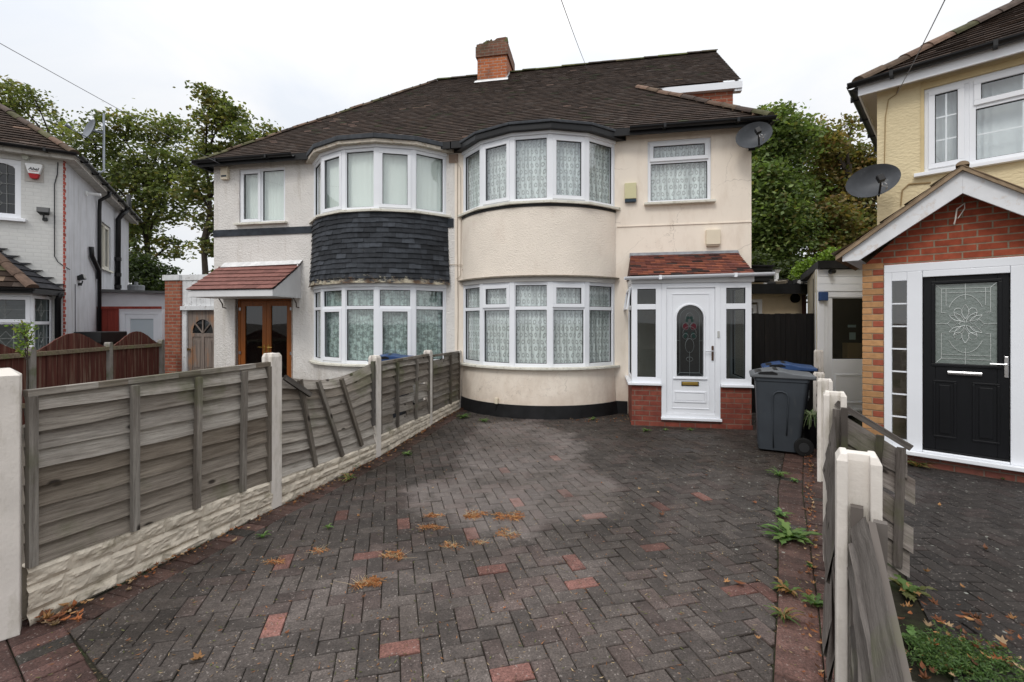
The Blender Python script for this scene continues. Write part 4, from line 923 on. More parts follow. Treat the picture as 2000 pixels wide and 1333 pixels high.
xa, xb = px0-.03, px1+.02; xw0, xw1 = MN.x(1231), MN.x(1440)
m = MB(); tiles(m, (0, y0r, z0r), (1, 0, 0), pv, pn, sl-.02, lambda v: (xa+(xw0-xa)*v/sl, xb+(xw1-xb)*v/sl), gauge=.085, width=.165, colf=prc, r=rr, lift=.022, wob=.003)
for (q0, q1) in ((xa, xw0), (xb, xw1)): m.add([(q0, y0r+.01, z0r), (q0, -.002, z0r), (q1, -.002, z1r-.01)], [(0, 1, 2)], (.10, .05, .04))
pr = m.build('porch_roof', redt, right)
m = MB(); m.add([(xw0-.02, -.09, z1r-.055), (xw1+.02, -.09, z1r-.055), (xw1+.01, -.012, z1r+.045), (xw0-.01, -.012, z1r+.045), (xw1+.01, -.001, z1r+.045), (xw0-.01, -.001, z1r+.045)], [(0, 1, 2, 3), (3, 2, 4, 5)]); m.build('lead_flashing', lead, pr)

# ================================================================ satellite dishes
def dish(parent_frame, loc, rz, tilt, w, h, label, roll=0):
    t = thing('satellite_dish', label, 'satellite dish', loc, rz)
    dm = M('dish_grey', (.065, .07, .078), .45, amt=.25, scale=8, dirt=(.22, .22, .22), dirt_sc=(7, 7, 7), dirt_at=(.62, .8))
    T = Matrix.Rotation(tilt, 4, 'X') @ Matrix.Rotation(roll, 4, 'Y')
    m = MB(); m.T = T; nr, na = 7, 36; P = []
    for i in range(nr+1):
        q = i/nr; P.append([(w*q*math.cos(2*math.pi*k/na), -.10+.10*(q*q)*-1+.10, h*q*math.sin(2*math.pi*k/na)) for k in range(na+1)])
    P2 = [[(x, y+.008, z) for x, y, z in row] for row in P]
    m.grid(P); m.grid(P2[::-1]); m.grid([P[-1], P2[-1]]); m.build('dish', dm, t, smooth=True)
    m = MB(); m.T = T; m.tube([(0, -.02, -h*.95), (0, -.30, -h*.55)], .014, 6); m.box(-.035, .035, -.36, -.28, -h*.62, -h*.22); m.build('receiver_arm', black, t, bevel=.005)
    m = MB(); m.T = T; m.tube([(.0, -.30, -h*.6), (-.02, -.31, -h*.85), (.03, -.28, -h*1.0), (.05, -.15, -h*.9)], .006, 5); m.tube([(.01, -.30, -h*.6), (.02, -.33, -h*.9), (.05, -.2, -h*.98)], .005, 5); m.build('cable', M('cable_grey', (.4, .4, .4), .6), t)
    m = MB(); m.tube([(0, .0, 0), (0, .10, -.02)], .035, 8); m.tube([(0, .08, -.02), (.0, .22, -.05)], .02, 6); m.box(-.05, .05, .20, .235, -.12, .03); m.build('bracket', black, t)
    return t
# on the cream house, at the right corner under the eaves
dx_ = MN.x(1471, -.25); dzz = MN.z(1471, 271, -.25)
dish(None, MN.w(dx_, -.25, dzz), R(-22), R(-14), .275, .225, 'dark grey satellite dish under the eaves at the right corner of the cream house', roll=R(-22))
# ================================================================ yellow house on the right with brick gabled porch
RF = Fr(5.11, 6.45, -44)
rh = thing('detached_house', 'pale yellow rendered house with brick gabled porch and black front door', 'house', RF.loc(), RF.a)
yelr = M('render_yellow', (.70, .595, .385), .9, amt=.06, scale=2, bs=.9, bscale=16, bd=.016, sc=(1, 1, 2.2), dirt=(.5, .4, .24), dirt_sc=(5, 5, 1), dirt_at=(.62, .85))
wy = 0
wx0, wx1, wx2 = RF.x(1805), RF.x(1893), RF.x(2000)+1.4
wzt, wzb = (RF.z(1805, 176)+RF.z(1990, 126))/2, (RF.z(1805, 338)+RF.z(1990, 308))/2
m = MB(); wall_holes(m, 0, 8, 0, 4.86, [(wx0, wx2, wzb, wzt), (.75, 2.9, 0, 2.1)]); m.box(0, .12, .12, 7.5, 0, 4.86); m.box(.12, 8, 7.4, 7.5, 0, 4.86); m.box(7.88, 8, .12, 7.4, 0, 4.86); m.build('wall', yelr, rh)
m = MB(); m.box(.13, 7.87, .13, 7.3, 2.5, 2.6); m.box(.13, 7.87, 2.0, 2.1, 0, 4.8); m.build('interior', interior, rh)
fr, gk, panes = MB(), MB(), []; T = T_at(wx0, .02); wA = wx1-wx0; 
unit(fr, gk, panes, T, wA, wzb, wzt, [(0, 1, 0, 1, 'open')], fw=.06); T2 = T_at(wx1, .02); wB = (wx2-wx1)/2
unit(fr, gk, panes, T2, wB, wzb, wzt, [(0, 1, 0, .66, 'fixed'), (0, 1, .66, 1, 'open')], fw=.06); unit(fr, gk, panes, T_at(wx1+wB, .02), wB, wzb, wzt, [(0, 1, 0, 1, 'open')], fw=.06)
fr.T = None
gb_ = MB()
for (T_, a, b, y, c, d) in panes:
    gb_.T = T_; gb_.box((a+b)/2-.009, (a+b)/2+.009, y+.003, y+.01, c, d)
    k = 3 if (d-c) > .7 else (2 if d-c > .45 else 1)
    for i in range(1, k): gb_.box(a, b, y+.004, y+.011, c+(d-c)*i/k-.009, c+(d-c)*i/k+.009)
W_R = finish_window('window', rh, fr, gk, panes, glass, 'upper window with white glazing bars and pleated net'); gb_.build('glazing_bars', upvc, W_R)
netw = curtainmat('net_white', (.72, .77, .80), 'plain'); sheet_uv('net_curtain', netw, W_R, T_at(wx0, .2), wx2-wx0, wzb, wzt, 0, amp=.018, wl=.08, seed=5)
B('sill', upvc, W_R, (wx0-.10, wx2+.1, -.08, .03, wzb-.05, wzb-.002), bevel=.005)
m = MB()
m.box(wx0-.035, wx0-.0, -.012, -.001, wzb, wzt+.1); m.box(wx0-.035, wx2, -.013, -.002, wzt+.0, wzt+.08); m.build('window_surround', M('render_ochre', (.62, .50, .29), .9, amt=.15, scale=5, bs=.4, bscale=20), rh)
# roof (hip at the left corner)
yo = -.19; ze, pit = 4.95, 35; c_, s_ = math.cos(R(pit)), math.sin(R(pit)); run = 4.1; sl = run/c_
m = MB(); tiles(m, (0, yo, ze), (1, 0, 0), (0, c_, s_), (0, -s_, c_), sl, lambda v: (-.19+v*c_, 8.3-v*c_), gauge=.13, width=.30, colf=lambda x, v, r: tuple(k*1.25 for k in brown(x, v, r)), r=rr, lift=.03)
zr_ = ze+run*s_/c_
m.add([(-.19, yo, ze), (-.19, 7.9, ze), (-.19+run, 7.9-run, zr_), (-.19+run, yo+run, zr_)], [(0, 1, 2, 3)], (.05, .04, .035)); m.add([(-.19, 7.9, ze), (8.3, 7.9, ze), (8.3-run, 7.9-run, zr_), (-.19+run, 7.9-run, zr_)], [(0, 1, 2, 3)], (.05, .04, .035))
ro = m.build('roof', tile_m, rh)
m = MB(); half_ridge(m, (-.19, yo, ze+.0), (-.19+run, yo+run, zr_+.0), .12, .35, hiptop); m.build('ridge_tiles', tile_m, rh)
m = MB(); m.box(-.19, 8.3, yo-.01, yo+.015, ze-.17, ze-.01); m.box(-.19, -.17, yo+.015, 7.9, ze-.17, ze-.01); m.build('fascia', upvc, rh)
m = MB(); m.box(-.17, 8.2, yo+.015, -.001, ze-.12, ze-.10); m.box(-.17, -.001, 0, 7.9, ze-.12, ze-.10); m.build('soffit', M('soffit_board', (.60, .55, .48), .7), rh)
gutter('gutter', rh, (-.30, yo-.075, ze+.0), (8.3, yo-.075, ze+.0), .06); gutter('gutter', rh, (-.26, yo-.05, ze-.01), (-.26, 7.9, ze-.01), .06)
# ---- brick gabled porch
PF = Fr(4.38, 5.40, -44)                     # its front plane, used to read positions only
def rl(px, py, off=0): # pixel on porch front -> (x, z) in house frame
    lx = PF.x(px, off); wx, wy_, _ = PF.w(lx, off); dx, dy = wx-RF.ox, wy_-RF.oy; return dx*RF.u[0]+dy*RF.u[1], PF.z(px, py, off)
wx, wy_, _ = PF.w(0, 0); PYr = (wx-RF.ox)*RF.n[0]+(wy_-RF.oy)*RF.n[1]
brick_o = brickmat('brick_orange', (.30, .065, .033), (.35, .085, .045), (.27, .21, .15), off=(.05, .02))
pxL = rl(1686, 880)[0]; fxL = rl(1727, 700)[0]; apx, apz = rl(1880, 372); pxR = 2*apx-pxL; fxR = 2*apx - fxL
zhd = (rl(1727, 520)[1]+rl(2000, 500)[1])/2; zsl = (rl(1717, 869)[1]+rl(2000, 912)[1])/2
bx_, bz_ = rl(1645, 500, -.22); apt = rl(1880, 332, -.22); bz_ = rl(1645, 500, -.22)[1]; apx = apt[0]; pxR = 2*apx-pxL; fxR = 2*apx-fxL
m = MB(); m.box(pxL, pxR, PYr, PYr+.11, 0, zsl-.04)
topz = rl(1690, 520)[1]
m.prism([(fxL-.001, zhd+.002), (fxR+.001, zhd+.002), (pxR, zhd+.002), (pxR, topz), (apx, apz+.10), (pxL, topz), (pxL, zhd+.002)], PYr, PYr+.11)
m.box(fxR, pxR, PYr, PYr+.11, zsl-.04, zhd+.002); m.box(pxL, pxL+.1, PYr+.11, -.001, 0, topz); m.box(pxR-.1, pxR, PYr+.11, -.001, 0, topz)
pw = m.build('porch_walls', brick_o, rh)
m = MB(); m.box(pxL-.01, pxR+.01, PYr-.012, PYr-.001, 0, .12); m.build('brick_footing', brickmat('brick_foot', (.19, .06, .045), (.24, .085, .06), (.18, .14, .11), stain=(.10, .05, .04)), pw)
# quoin pier built of alternate buff and red bricks
m = MB(); mm_ = MB(); zc = .125; i = 0; rq = random.Random(8)
mm_.box(pxL-.004, fxL-.0035, PYr-.003, PYr-.0005, .12, topz-.02)
while zc+.065 < topz+.06:
    w_ = fxL-pxL; k = rq.uniform(.85, 1.15); bf = (.46*k, .25*k, .115*k); k2 = rq.uniform(.85, 1.12); rd = (.32*k2, .085*k2, .05*k2)
    lim = min(zc+.065, topz+.06)
    if i % 2: m.box(pxL-.008, pxL+w_*.45-.005, PYr-.010, PYr-.004, zc, lim, bf); m.box(pxL+w_*.45+.005, fxL-.006, PYr-.010, PYr-.004, zc, lim, rd)
    else: m.box(pxL-.008, fxL-.006, PYr-.010, PYr-.004, zc, lim, bf)
    zc += .076; i += 1
mm_.build('mortar', M('mortar_buff', (.36, .27, .18), .95, bs=.4, bscale=80), pw); m.build('pier_bricks', M('bricks_attr', None, .85, attr=True, amt=.2, scale=18, bs=.6, bscale=50, bd=.004), pw, bevel=.003)
# frame, side light, door
m = MB(); m.box(fxL, fxR, PYr-.02, PYr+.07, zhd-.09, zhd); m.box(fxL, fxL+.07, PYr-.02, PYr+.07, zsl, zhd-.09)
sx0, sx1 = rl(1742, 700)[0], rl(1767, 700)[0]; dxa, dxb = rl(1802, 700)[0], rl(1973, 700)[0]
m.box(sx1+.02, dxa-.002, PYr-.02, PYr+.07, zsl, zhd-.09); m.box(dxb+.002, dxb+.18, PYr-.02, PYr+.07, zsl, zhd-.09); m.box(fxL+.07, sx1+.02, PYr-.018, PYr+.07, zsl, zsl+.10); m.box(fxL+.07, sx1+.02, PYr-.018, PYr+.07, zhd-.19, zhd-.09)
m.box(dxb+.18, fxR, PYr-.017, PYr+.07, zsl, zhd-.09); m.box(dxa, dxb, PYr-.019, PYr+.07, zhd-.16, zhd-.09); m.box(dxa, dxb, PYr-.019, PYr+.07, zsl, zsl+.02)
pfr = m.build('porch_frame', upvc, rh, bevel=.005)
B('porch_sill', upvc, rh, (fxL-.06, fxR+.06, PYr-.09, PYr+.01, zsl-.045, zsl-.001), bevel=.006)
ca, cb = fxL+.07, sx1+.02; mm_ = MB(); mm_.box(ca, cb, PYr+.045, PYr+.05, zsl+.1, zhd-.19); 
m = MB(); m.poly([(ca, PYr+.02, zsl+.1), (cb, PYr+.02, zsl+.1), (cb, PYr+.02, zhd-.19), (ca, PYr+.02, zhd-.19)]); m.build('side_pane', glass, pfr)
m = MB()
for i in range(1, 7): z = zsl+.1+(zhd-.29-zsl)*i/7; m.box(ca, cb, PYr+.002, PYr+.018, z-.008, z+.008)
m.build('side_bars', upvc, pfr)
dz0, dz1 = zsl+.02, zhd-.162; yq = PYr+.02; dw = dxb-dxa
bdoor = M('door_black', (.006, .0065, .008), .42, spec=.25, amt=.3, scale=2, bs=.25, bscale=30, sc=(3, 3, .3), bd=.003)
g0, g1 = rl(1827, 600)[0], rl(1948, 600)[0]; h0, h1 = (rl(1827, 711)[1]+rl(1948, 713)[1])/2, (rl(1827, 554)[1]+rl(1948, 553)[1])/2
m = MB(); m.box(dxa+.004, g0, yq, yq+.045, dz0+.01, dz1-.004); m.box(g1, dxb-.004, yq, yq+.045, dz0+.01, dz1-.004); m.box(g0, g1, yq, yq+.045, h1, dz1-.004); m.box(g0, g1, yq, yq+.045, dz0+.01, h0)
bd_ = m.build('front_door', bdoor, rh, bevel=.004); bd_['label'] = 'black front door with a bevelled glass panel and chrome letter box'
m = MB(); rframe(m, g0-.035, g1+.035, h0-.035, h1+.035, .03, yq-.012, yq-.0005)
pm0, pm1 = dz0+.16, h0-.19; cxx = (dxa+dxb)/2
for (a, b) in ((g0-.02, cxx-.06), (cxx+.06, g1+.02)):
    rframe(m, a, b, pm0, pm1, .022, yq-.009, yq-.0005); m.box(a+.05, b-.05, yq-.010, yq-.0005, pm0+.05, pm1-.05)
m.box(dxa, dxb, yq-.02, yq-.001, dz0-.005, dz0+.02)
m.build('door_mouldings', bdoor, bd_, bevel=.006)
dgl = bpy.data.materials.new('door_obscure'); dgl.use_nodes = True; p_ = dgl.node_tree.nodes['Principled BSDF']; p_.inputs['Base Color'].default_value = (.17, .20, .185, 1); p_.inputs['Roughness'].default_value = .12; p_.inputs['Specular IOR Level'].default_value = .9
bump(dgl.node_tree, p_, noise(dgl.node_tree, 22, 4), .35, .01)
m = MB(); m.poly([(g0, yq+.02, h0), (g1, yq+.02, h0), (g1, yq+.02, h1), (g0, yq+.02, h1)]); m.build('door_glass', dgl, bd_)
GX = lambda f: g0+(g1-g0)*f; GZ = lambda f: h1-(h1-h0)*f; gw, gh2 = g1-g0, h1-h0
ln = []
for (a, b, c, d) in ((0, 0, .1, .06), (1, 0, .9, .06), (0, 1, .1, .94), (1, 1, .9, .94), (.1, .06, .9, .06), (.1, .11, .9, .11), (.1, .94, .9, .94), (.1, .89, .9, .89), (.1, .06, .1, .36), (.18, .06, .18, .27), (.9, .06, .9, .36), (.82, .06, .82, .27), (.1, .62, .1, .94), (.9, .62, .9, .94), (.5, 0, .5, .2), (.5, .8, .5, 1), (0, .5, .2, .5), (.8, .5, 1, .5), (.1, .36, .18, .36), (.82, .36, .9, .36), (.1, .62, .18, .62), (.82, .62, .9, .62)):
    ln.append([(GX(a), GZ(b)), (GX(c), GZ(d))])
ln += [circ(GX(.5), GZ(.5), gw*.33, gh2*.36, 35, 145), circ(GX(.5), GZ(.5), gw*.33, gh2*.36, 215, 325)]
def lens(cx, cz, w_, h_, ang=0):
    pts = [(w_*math.sin(math.pi*t/10), h_*(t/10-.5)*2) for t in range(11)] + [(-w_*math.sin(math.pi*t/10), -h_*(t/10-.5)*2) for t in range(11)]
    ca_, sa_ = math.cos(R(ang)), math.sin(R(ang)); return [(cx+x*ca_-z*sa_, cz+x*sa_+z*ca_) for x, z in pts]
cxg, czg = GX(.5), GZ(.5)
ln += [lens(cxg, czg+gh2*.15, gw*.06, gh2*.09), lens(cxg, czg-gh2*.15, gw*.06, gh2*.09), [(cxg-gw*.11, czg), (cxg, czg+gh2*.07), (cxg+gw*.11, czg), (cxg, czg-gh2*.07), (cxg-gw*.11, czg)]]
for s_ in (-1, 1):
    ln += [[(cxg+s_*gw*.3, czg), (cxg+s_*gw*.22, czg+gh2*.06), (cxg+s_*gw*.14, czg), (cxg+s_*gw*.22, czg-gh2*.06), (cxg+s_*gw*.3, czg)]]
    for t in (-1, 1):
        ln += [lens(cxg+s_*gw*.10, czg+t*gh2*.08, gw*.045, gh2*.08, -s_*t*38), lens(cxg+s_*gw*.17, czg+t*gh2*.07, gw*.04, gh2*.065, -s_*t*55), circ(cxg+s_*gw*.12, czg+t*gh2*.15, gw*.07, gh2*.045, 0, 360, 10)]
came_lines(ln, yq+.016, .0028, bd_, M('came_silver', (.62, .65, .63), .3, metal=.5, amt=0))
lz_ = rl(1883, 730)[1]; la, lb_ = rl(1851, 727)[0], rl(1918, 730)[0]
chrome = MC['chrome']; m = MB(); m.tube([(la, yq-.01, lz_), (lb_, yq-.01, lz_)], .027, 12); m.T = None; m.build('letter_box', chrome, bd_)
hx, hz = rl(1966, 716); m = MB(); m.box(hx-.016, hx+.016, yq-.014, yq, hz-.12, hz+.10); h_ = m.build('door_handle', chrome, bd_, bevel=.005)
m = MB(); m.tube([(hx, yq-.01, hz+.02), (hx, yq-.05, hz+.02), (hx-.12, yq-.052, hz+.02)], .010, 7); m.build('lever', chrome, h_)
# gable roof: barge boards and tiled slopes
yb = PYr-.22; wbx = apx-bx_; drop = apt[1]-bz_; sL = (drop)/wbx
def barge(sgn):
    x_out = apx-sgn*wbx; zi = .20
    P = [(apx, apt[1]), (x_out, bz_+.0), (x_out, bz_-.07), (x_out+sgn*.16, bz_-.07+.0), (apx, apt[1]-zi*1.22)]
    m = MB(); m.prism(P, yb, yb+.03); o = m.build('barge_board', M('barge_white', (.74, .75, .77), .5, amt=.08, scale=6, dirt=(.62, .55, .50), dirt_sc=(9, 9, 9), dirt_at=(.55, .7)), rh, bevel=.003); return o
barge(1); barge(-1)
lent = math.hypot(wbx+.06, drop+.06*sL); tc_ = lambda x, v, r: sc3(r.uniform(.8, 1.2), (.24, .175, .115))
for sgn in (1, -1):
    vx, vz = sgn*(wbx+.06)/lent, (drop+.06*sL)/lent
    m = MB(); O_ = (apx-sgn*(wbx+.06), 0, bz_-.06*sL+.035)
    if sgn > 0: tiles(m, O_, (0, -1, 0), (vx, 0, vz), (-vz, 0, vx), lent, lambda v: (0.005, -yb+.05), gauge=.27, width=.30, colf=tc_, r=rr, lift=.03)
    else: tiles(m, O_, (0, 1, 0), (vx, 0, vz), (vz, 0, vx), lent, lambda v: (yb-.05, -.005), gauge=.27, width=.30, colf=tc_, r=rr, lift=.03)
    # mortared verge slab under the tiles
    x_o, z_o = O_[0], O_[2]
    n0 = 12
    m.add([(x_o, yb-.045, z_o-.045), (apx, yb-.045, apt[1]+.035-.045), (apx, yb-.045, apt[1]+.045), (x_o, yb-.045, z_o+.01), (x_o, -.005, z_o-.045), (apx, -.005, apt[1]-.01), (apx, -.005, apt[1]+.045), (x_o, -.005, z_o+.01)], [(0, 1, 2, 3), (0, 4, 5, 1), (3, 2, 6, 7), (0, 3, 7, 4)], (.30, .22, .145))
    m.build('porch_roof', tile_m, rh)
m = MB(); half_ridge(m, (apx, yb-.05, apt[1]+.04), (apx, -.01, apt[1]+.0), .05, .30, tc_); m.build('ridge_tiles', tile_m, rh)
m = MB(); m.poly([(apx-wbx+.02, yb+.03, bz_-.06), (apx-wbx+.02, -.01, bz_-.06), (pxL, -.01, bz_-.06), (pxL, yb+.03, bz_-.06)]); m.build('soffit', upvc, rh)
m = MB(); m.add([(pxL-.3, yb+.03, bz_+.04), (apx, yb+.03, apt[1]-.19), (apx, -.01, apt[1]-.19), (pxL-.3, -.01, bz_+.04)], [(0, 1, 2, 3)]); m.add([(pxR+.3, yb+.03, bz_+.04), (apx, yb+.03, apt[1]-.19), (apx, -.01, apt[1]-.19), (pxR+.3, -.01, bz_+.04)], [(0, 1, 2, 3)]); m.build('porch_lining', M('soffit_board', (.6, .55, .48)), rh)
# loose cable on the gable, small wires on the wall
q0, q1 = rl(1884, 398), rl(1866, 440); m = MB(); m.tube([(q0[0], PYr-.01, q0[1]), (q0[0]-.06, PYr-.06, q0[1]-.06), (q1[0], PYr-.07, q1[1]+.05), (q1[0]-.01, PYr-.06, q1[1])], .007, 6); m.tube([(q0[0], PYr-.01, q0[1]), (q0[0]-.0, PYr-.04, q0[1]-.06), (q1[0]+.02, PYr-.05, q1[1]+.06)], .005, 5); m.build('cable', M('cable_white', (.65, .6, .55), .6), rh)
def rw_(px, py, y=-.012): return (RF.x(px, y), y, RF.z(px, py, y))
cable('cable', [rw_(1760, 155), rw_(1750, 185), rw_(1735, 195), rw_(1729, 230), rw_(1727, 330)], .006, M('cable_tan', (.34, .24, .12), .7), rh)
cable('cable', [rw_(1818, 357), rw_(1775, 360), rw_(1762, 372), rw_(1759, 402)], .009, M('cable_tan', (.34, .24, .12)), rh)
ddx, ddz = RF.x(1701, -.32), RF.z(1701, 360, -.32)
dish(None, RF.w(ddx, -.32, ddz), R(-26), R(-12), .31, .22, 'dark grey satellite dish on the corner of the yellow house above the brick porch', roll=R(-20))
# ================================================================ white brick house on the left
LF = Fr(-9.10, 9.36, 31)
lh = thing('detached_house', 'white painted brick house on the left with leaded windows and tiled bay roof', 'house', LF.loc(), LF.a)
wbr = brickmat('brick_white', (.60, .60, .585), (.62, .62, .60), (.57, .57, .555), ms=.010, soft=.35)
wside = M('render_side', (.56, .57, .60), .9, amt=.10, scale=2.5, bs=.5, bscale=30, bd=.008, dirt=(.38, .38, .38), dirt_sc=(5, 5, .5), dirt_at=(.5, .75))
def lp_(px, py, y=0): return LF.x(px, y), LF.z(px, py, y)
ux0, ux1 = LF.x(0)-.35, LF.x(41); uz1, uz0 = LF.z(41, 316)+.02, LF.z(41, 428)
m = MB(); wall_holes(m, -7, 0, 0, 4.98, [(ux0, ux1, uz0, uz1), (-2.0-1.6, -1.0, .6, 2.2)]); m.build('wall', wbr, lh)
SY = 6.65
swy0, swy1 = 3.15, 3.95
def side_y(px):                 # pixel on side wall plane x=0 -> local y
    k = (px-1000)/F; return (k*LF.oy-LF.ox)/(LF.n[0]-k*LF.n[1])
def side_z(px, py): return EYE+(HZ-py)/F*(LF.oy+LF.n[1]*side_y(px))
ya, yb2 = side_y(195), side_y(216); za, zb3 = side_z(205, 526), side_z(205, 437)
m = MB(); m.T = Matrix.Rotation(R(90), 4, 'Z'); wall_holes(m, .12, SY, 0, 4.95, [(ya, yb2, za, zb3)], y0=0, t=.12); m.T = None; m.box(-7, 0, SY-.1, SY, 0, 4.9)
m.build('side_wall', wside, lh)
m = MB(); m.box(-6.9, -.15, .3, SY-.2, 2.5, 2.6); m.box(-6.9, -.15, 2.5, 2.6, 0, 4.8); m.build('interior', interior, lh)
# red brick teeth at the corner
m = MB(); z = 0; i = 0; rq = random.Random(2)
while z < 4.9:
    w_ = .11 if i % 2 else .055
    m.box(-.012, .006, -.008, w_, z, z+.062, sc3(rq.uniform(.7, 1.3), (.36, .07, .05))); z += .075; i += 1
m.build('corner_bricks', MC['bricks_attr'], lh)
# upper leaded window
def leaded(parent, T, w, z0, z1, arch_, nx=4, nzz=5, diamonds=True, y=.015, nm='leading'):
    m = MB(); m.T = T
    for i in range(1, nx): m.tube([(w*i/nx, y, z0), (w*i/nx, y, z1)], .0045, 4)
    for k in range(1, nzz): m.tube([(0, y, z0+(z1-z0)*k/nzz), (w, y, z0+(z1-z0)*k/nzz)], .0045, 4)
    if diamonds:
        for k in range(nzz-1):
            zc = z0+(z1-z0)*(k+1)/nzz; q = min(w/nx, (z1-z0)/nzz)*.45; xc = w/2
            m.tube([(xc-q, y, zc), (xc, y, zc+q*1.4), (xc+q, y, zc), (xc, y, zc-q*1.4), (xc-q, y, zc)], .0045, 4)
    return m.build(nm, M('lead_pale', (.30, .31, .30), .5, amt=0), parent)
fr, gk, panes = MB(), MB(), []; wA = (ux1-ux0)
unit(fr, gk, panes, T_at(ux0, .02), wA, uz0, uz1, [(0, 1, 0, 1, 'fixed')], fw=.09)
m_ = fr; fr.T = T_at(ux0, .02)
for (xa_, sg) in ((wA-.09, -1), (.09, 1)): fr.prism([(xa_, uz1-.09), (xa_+sg*.16, uz1-.09), (xa_+sg*.09, uz1-.105), (xa_+sg*.03, uz1-.13), (xa_, uz1-.17)], .0, .03)
uw = finish_window('window', lh, fr, gk, panes, glass_dark, 'upper leaded window in white frame'); leaded(uw, T_at(ux0+.09, .02), wA-.18, uz0+.09, uz1-.09, 1, nx=4, nzz=5)
B('sill', upvc, uw, (ux0-.05, ux1+.08, -.07, .03, uz0-.06, uz0-.001), bevel=.005)
# side window
fr, gk, panes = MB(), MB(), []; T = Matrix.Rotation(R(90), 4, 'Z') @ Matrix.Translation((ya, .05, 0)); unit(fr, gk, panes, T, yb2-ya, za, zb3, [(0, .55, 0, 1, 'fixed'), (.55, 1, 0, 1, 'open')], fw=.05); fr.T = None
sw = fr.build('window', M('frame_cream', (.62, .60, .52), .5, amt=.1), lh)
for T_, a, b, y, c, d in panes:
    q = MB(); q.T = T_; q.poly([(a, y, c), (b, y, c), (b, y, d), (a, y, d)]); q.build('pane', glass_dark, sw)
B('sill', sill_m, sw, (-.02, .06, ya-.05, yb2+.05, za-.05, za-.001))
# roof
m = MB(); ey = -.2; ex = .2; run = 3.6; pit = 38; c_, s_ = math.cos(R(pit)), math.sin(R(pit)); sl = run/c_; ze2 = 5.02
lb = lambda x, v, r: tuple(k*1.15 for k in hiptop(x, v, r)) if r.random() < .12 else brown(x, v, r)
tiles(m, (0, ey, ze2), (1, 0, 0), (0, c_, s_), (0, -s_, c_), sl, lambda v: (-7.2, ex-v*c_), gauge=.12, width=.25, colf=lb, r=rr, lift=.03)
tiles(m, (ex, 0, ze2), (0, 1, 0), (-c_, 0, s_), (s_, 0, c_), sl, lambda v: (ey+v*c_, SY+.28-v*c_), gauge=.12, width=.25, colf=lb, r=rr, lift=.03)
m.add([(-7.2, SY+.28, ze2), (ex, SY+.28, ze2), (ex-run, SY+.28-run, ze2+run*s_/c_), (-7.2, SY+.28-run, ze2+run*s_/c_)], [(0, 1, 2, 3)], (.05, .04, .035)); m.build('roof', tile_m, lh)
m = MB(); half_ridge(m, (ex, ey, ze2), (ex-run, ey+run, ze2+run*s_/c_), .09, .33, hiptop); m.build('ridge_tiles', tile_m, lh)
m = MB(); m.box(-7.2, ex, ey-.01, ey+.012, ze2-.13, ze2-.01); m.box(-7.2, -.001, ey+.012, -.001, ze2-.12, ze2-.10); m.box(ex-.012, ex+.01, ey+.012, SY+.28, ze2-.13, ze2-.01); m.box(.001, ex-.012, ey+.012, SY+.28, ze2-.12, ze2-.10)
m.build('fascia', M('fascia_old', (.50, .48, .44), .7, amt=.2, scale=8, dirt=(.2, .18, .16), dirt_sc=(8, 8, 8), dirt_at=(.55, .7)), lh)
gutter('gutter', lh, (-7.2, ey-.075, ze2+.0), (ex+.06, ey-.075, ze2+.0), .055); gutter('gutter', lh, (ex+.075, ey-.06, ze2-.005), (ex+.075, SY+.3, ze2-.005), .055)
# drain pipes on the side wall
def pipe(name, pts, r_, parent=lh): return MB().tube(pts, r_, 8).build(name, gutter_m, parent, smooth=True)
yp1 = side_y(188); yp2 = side_y(224)
pipe('drain_pipe', [(.26, yp1, 4.93), (.24, yp1, 4.82), (.07, yp1, 4.68), (.06, yp1, 4.4), (.06, yp1, .2)], .042)
pipe('drain_pipe', [(.06, side_y(172), side_z(172, 482)), (.06, side_y(173), side_z(173, 500)), (.06, yp1-.07, side_z(186, 528)), (.06, yp1-.06, side_z(186, 545))], .05)
pipe('soil_pipe', [(.26, yp2+.1, 4.9), (.16, yp2, 4.75), (.08, yp2, 4.6), (.07, yp2, 2.4)], .065)
pipe('soil_pipe', [(.10, yp2+.15, 4.9), (.28, yp2+.25, 5.0), (.28, yp2+.25, 5.4)], .06)
m = MB(); 
for z in (2.6, 2.95, 3.4): m.tube([(.07, yp2, z), (.07, yp2, z+.1)], .085, 10)
m.build('pipe_collar', gutter_m, lh)
xcb = LF.x(107)
cable('cable', [(xcb+.05, -.02, 4.85), (xcb+.04, -.02, 4.6), (xcb, -.02, 4.4), (xcb, -.02, 2.95), (xcb+.05, -.02, 2.84), (-.02, -.02, 2.78), (.02, .3, 2.72)], .009, M('cable_dark', (.04, .04, .045), .6), lh)
cable('cable', [(.01, .72, 2.45), (.01, .74, .5)], .006, MC['cable_dark'], lh)
# ground floor bay with its tiled roof
bxc = LF.x(64, -.62)        # right front corner of the bay
by = -.62; bxl = bxc-2.2; bxr = LF.x(102); xcb = LF.x(107)
bz0, bz1 = .75, LF.z(40, 570, by); 
m = MB(); m.prism([(bxl-.5, 0), (bxl, by), (bxc, by), (bxr, 0)], 0, bz0, 'xy'); m.build('bay_apron', wbr, lh)
fr, gk, panes = MB(), MB(), []
t1, w1 = seg_T((bxl, by), (bxc, by)); t2, w2 = seg_T((bxc, by), (bxr, -.0)); n3 = 3
for i in range(n3):
    unit(fr, gk, panes, t1 @ Matrix.Translation((w1*i/n3, 0, 0)), w1/n3, bz0, bz1-.06, [(0, 1, 0, .62, 'fixed'), (0, 1, .62, 1, 'open')], fw=.05)
unit(fr, gk, panes, t2, w2, bz0, bz1-.06, [(0, 1, 0, .62, 'fixed'), (0, 1, .62, 1, 'fixed')], fw=.06)
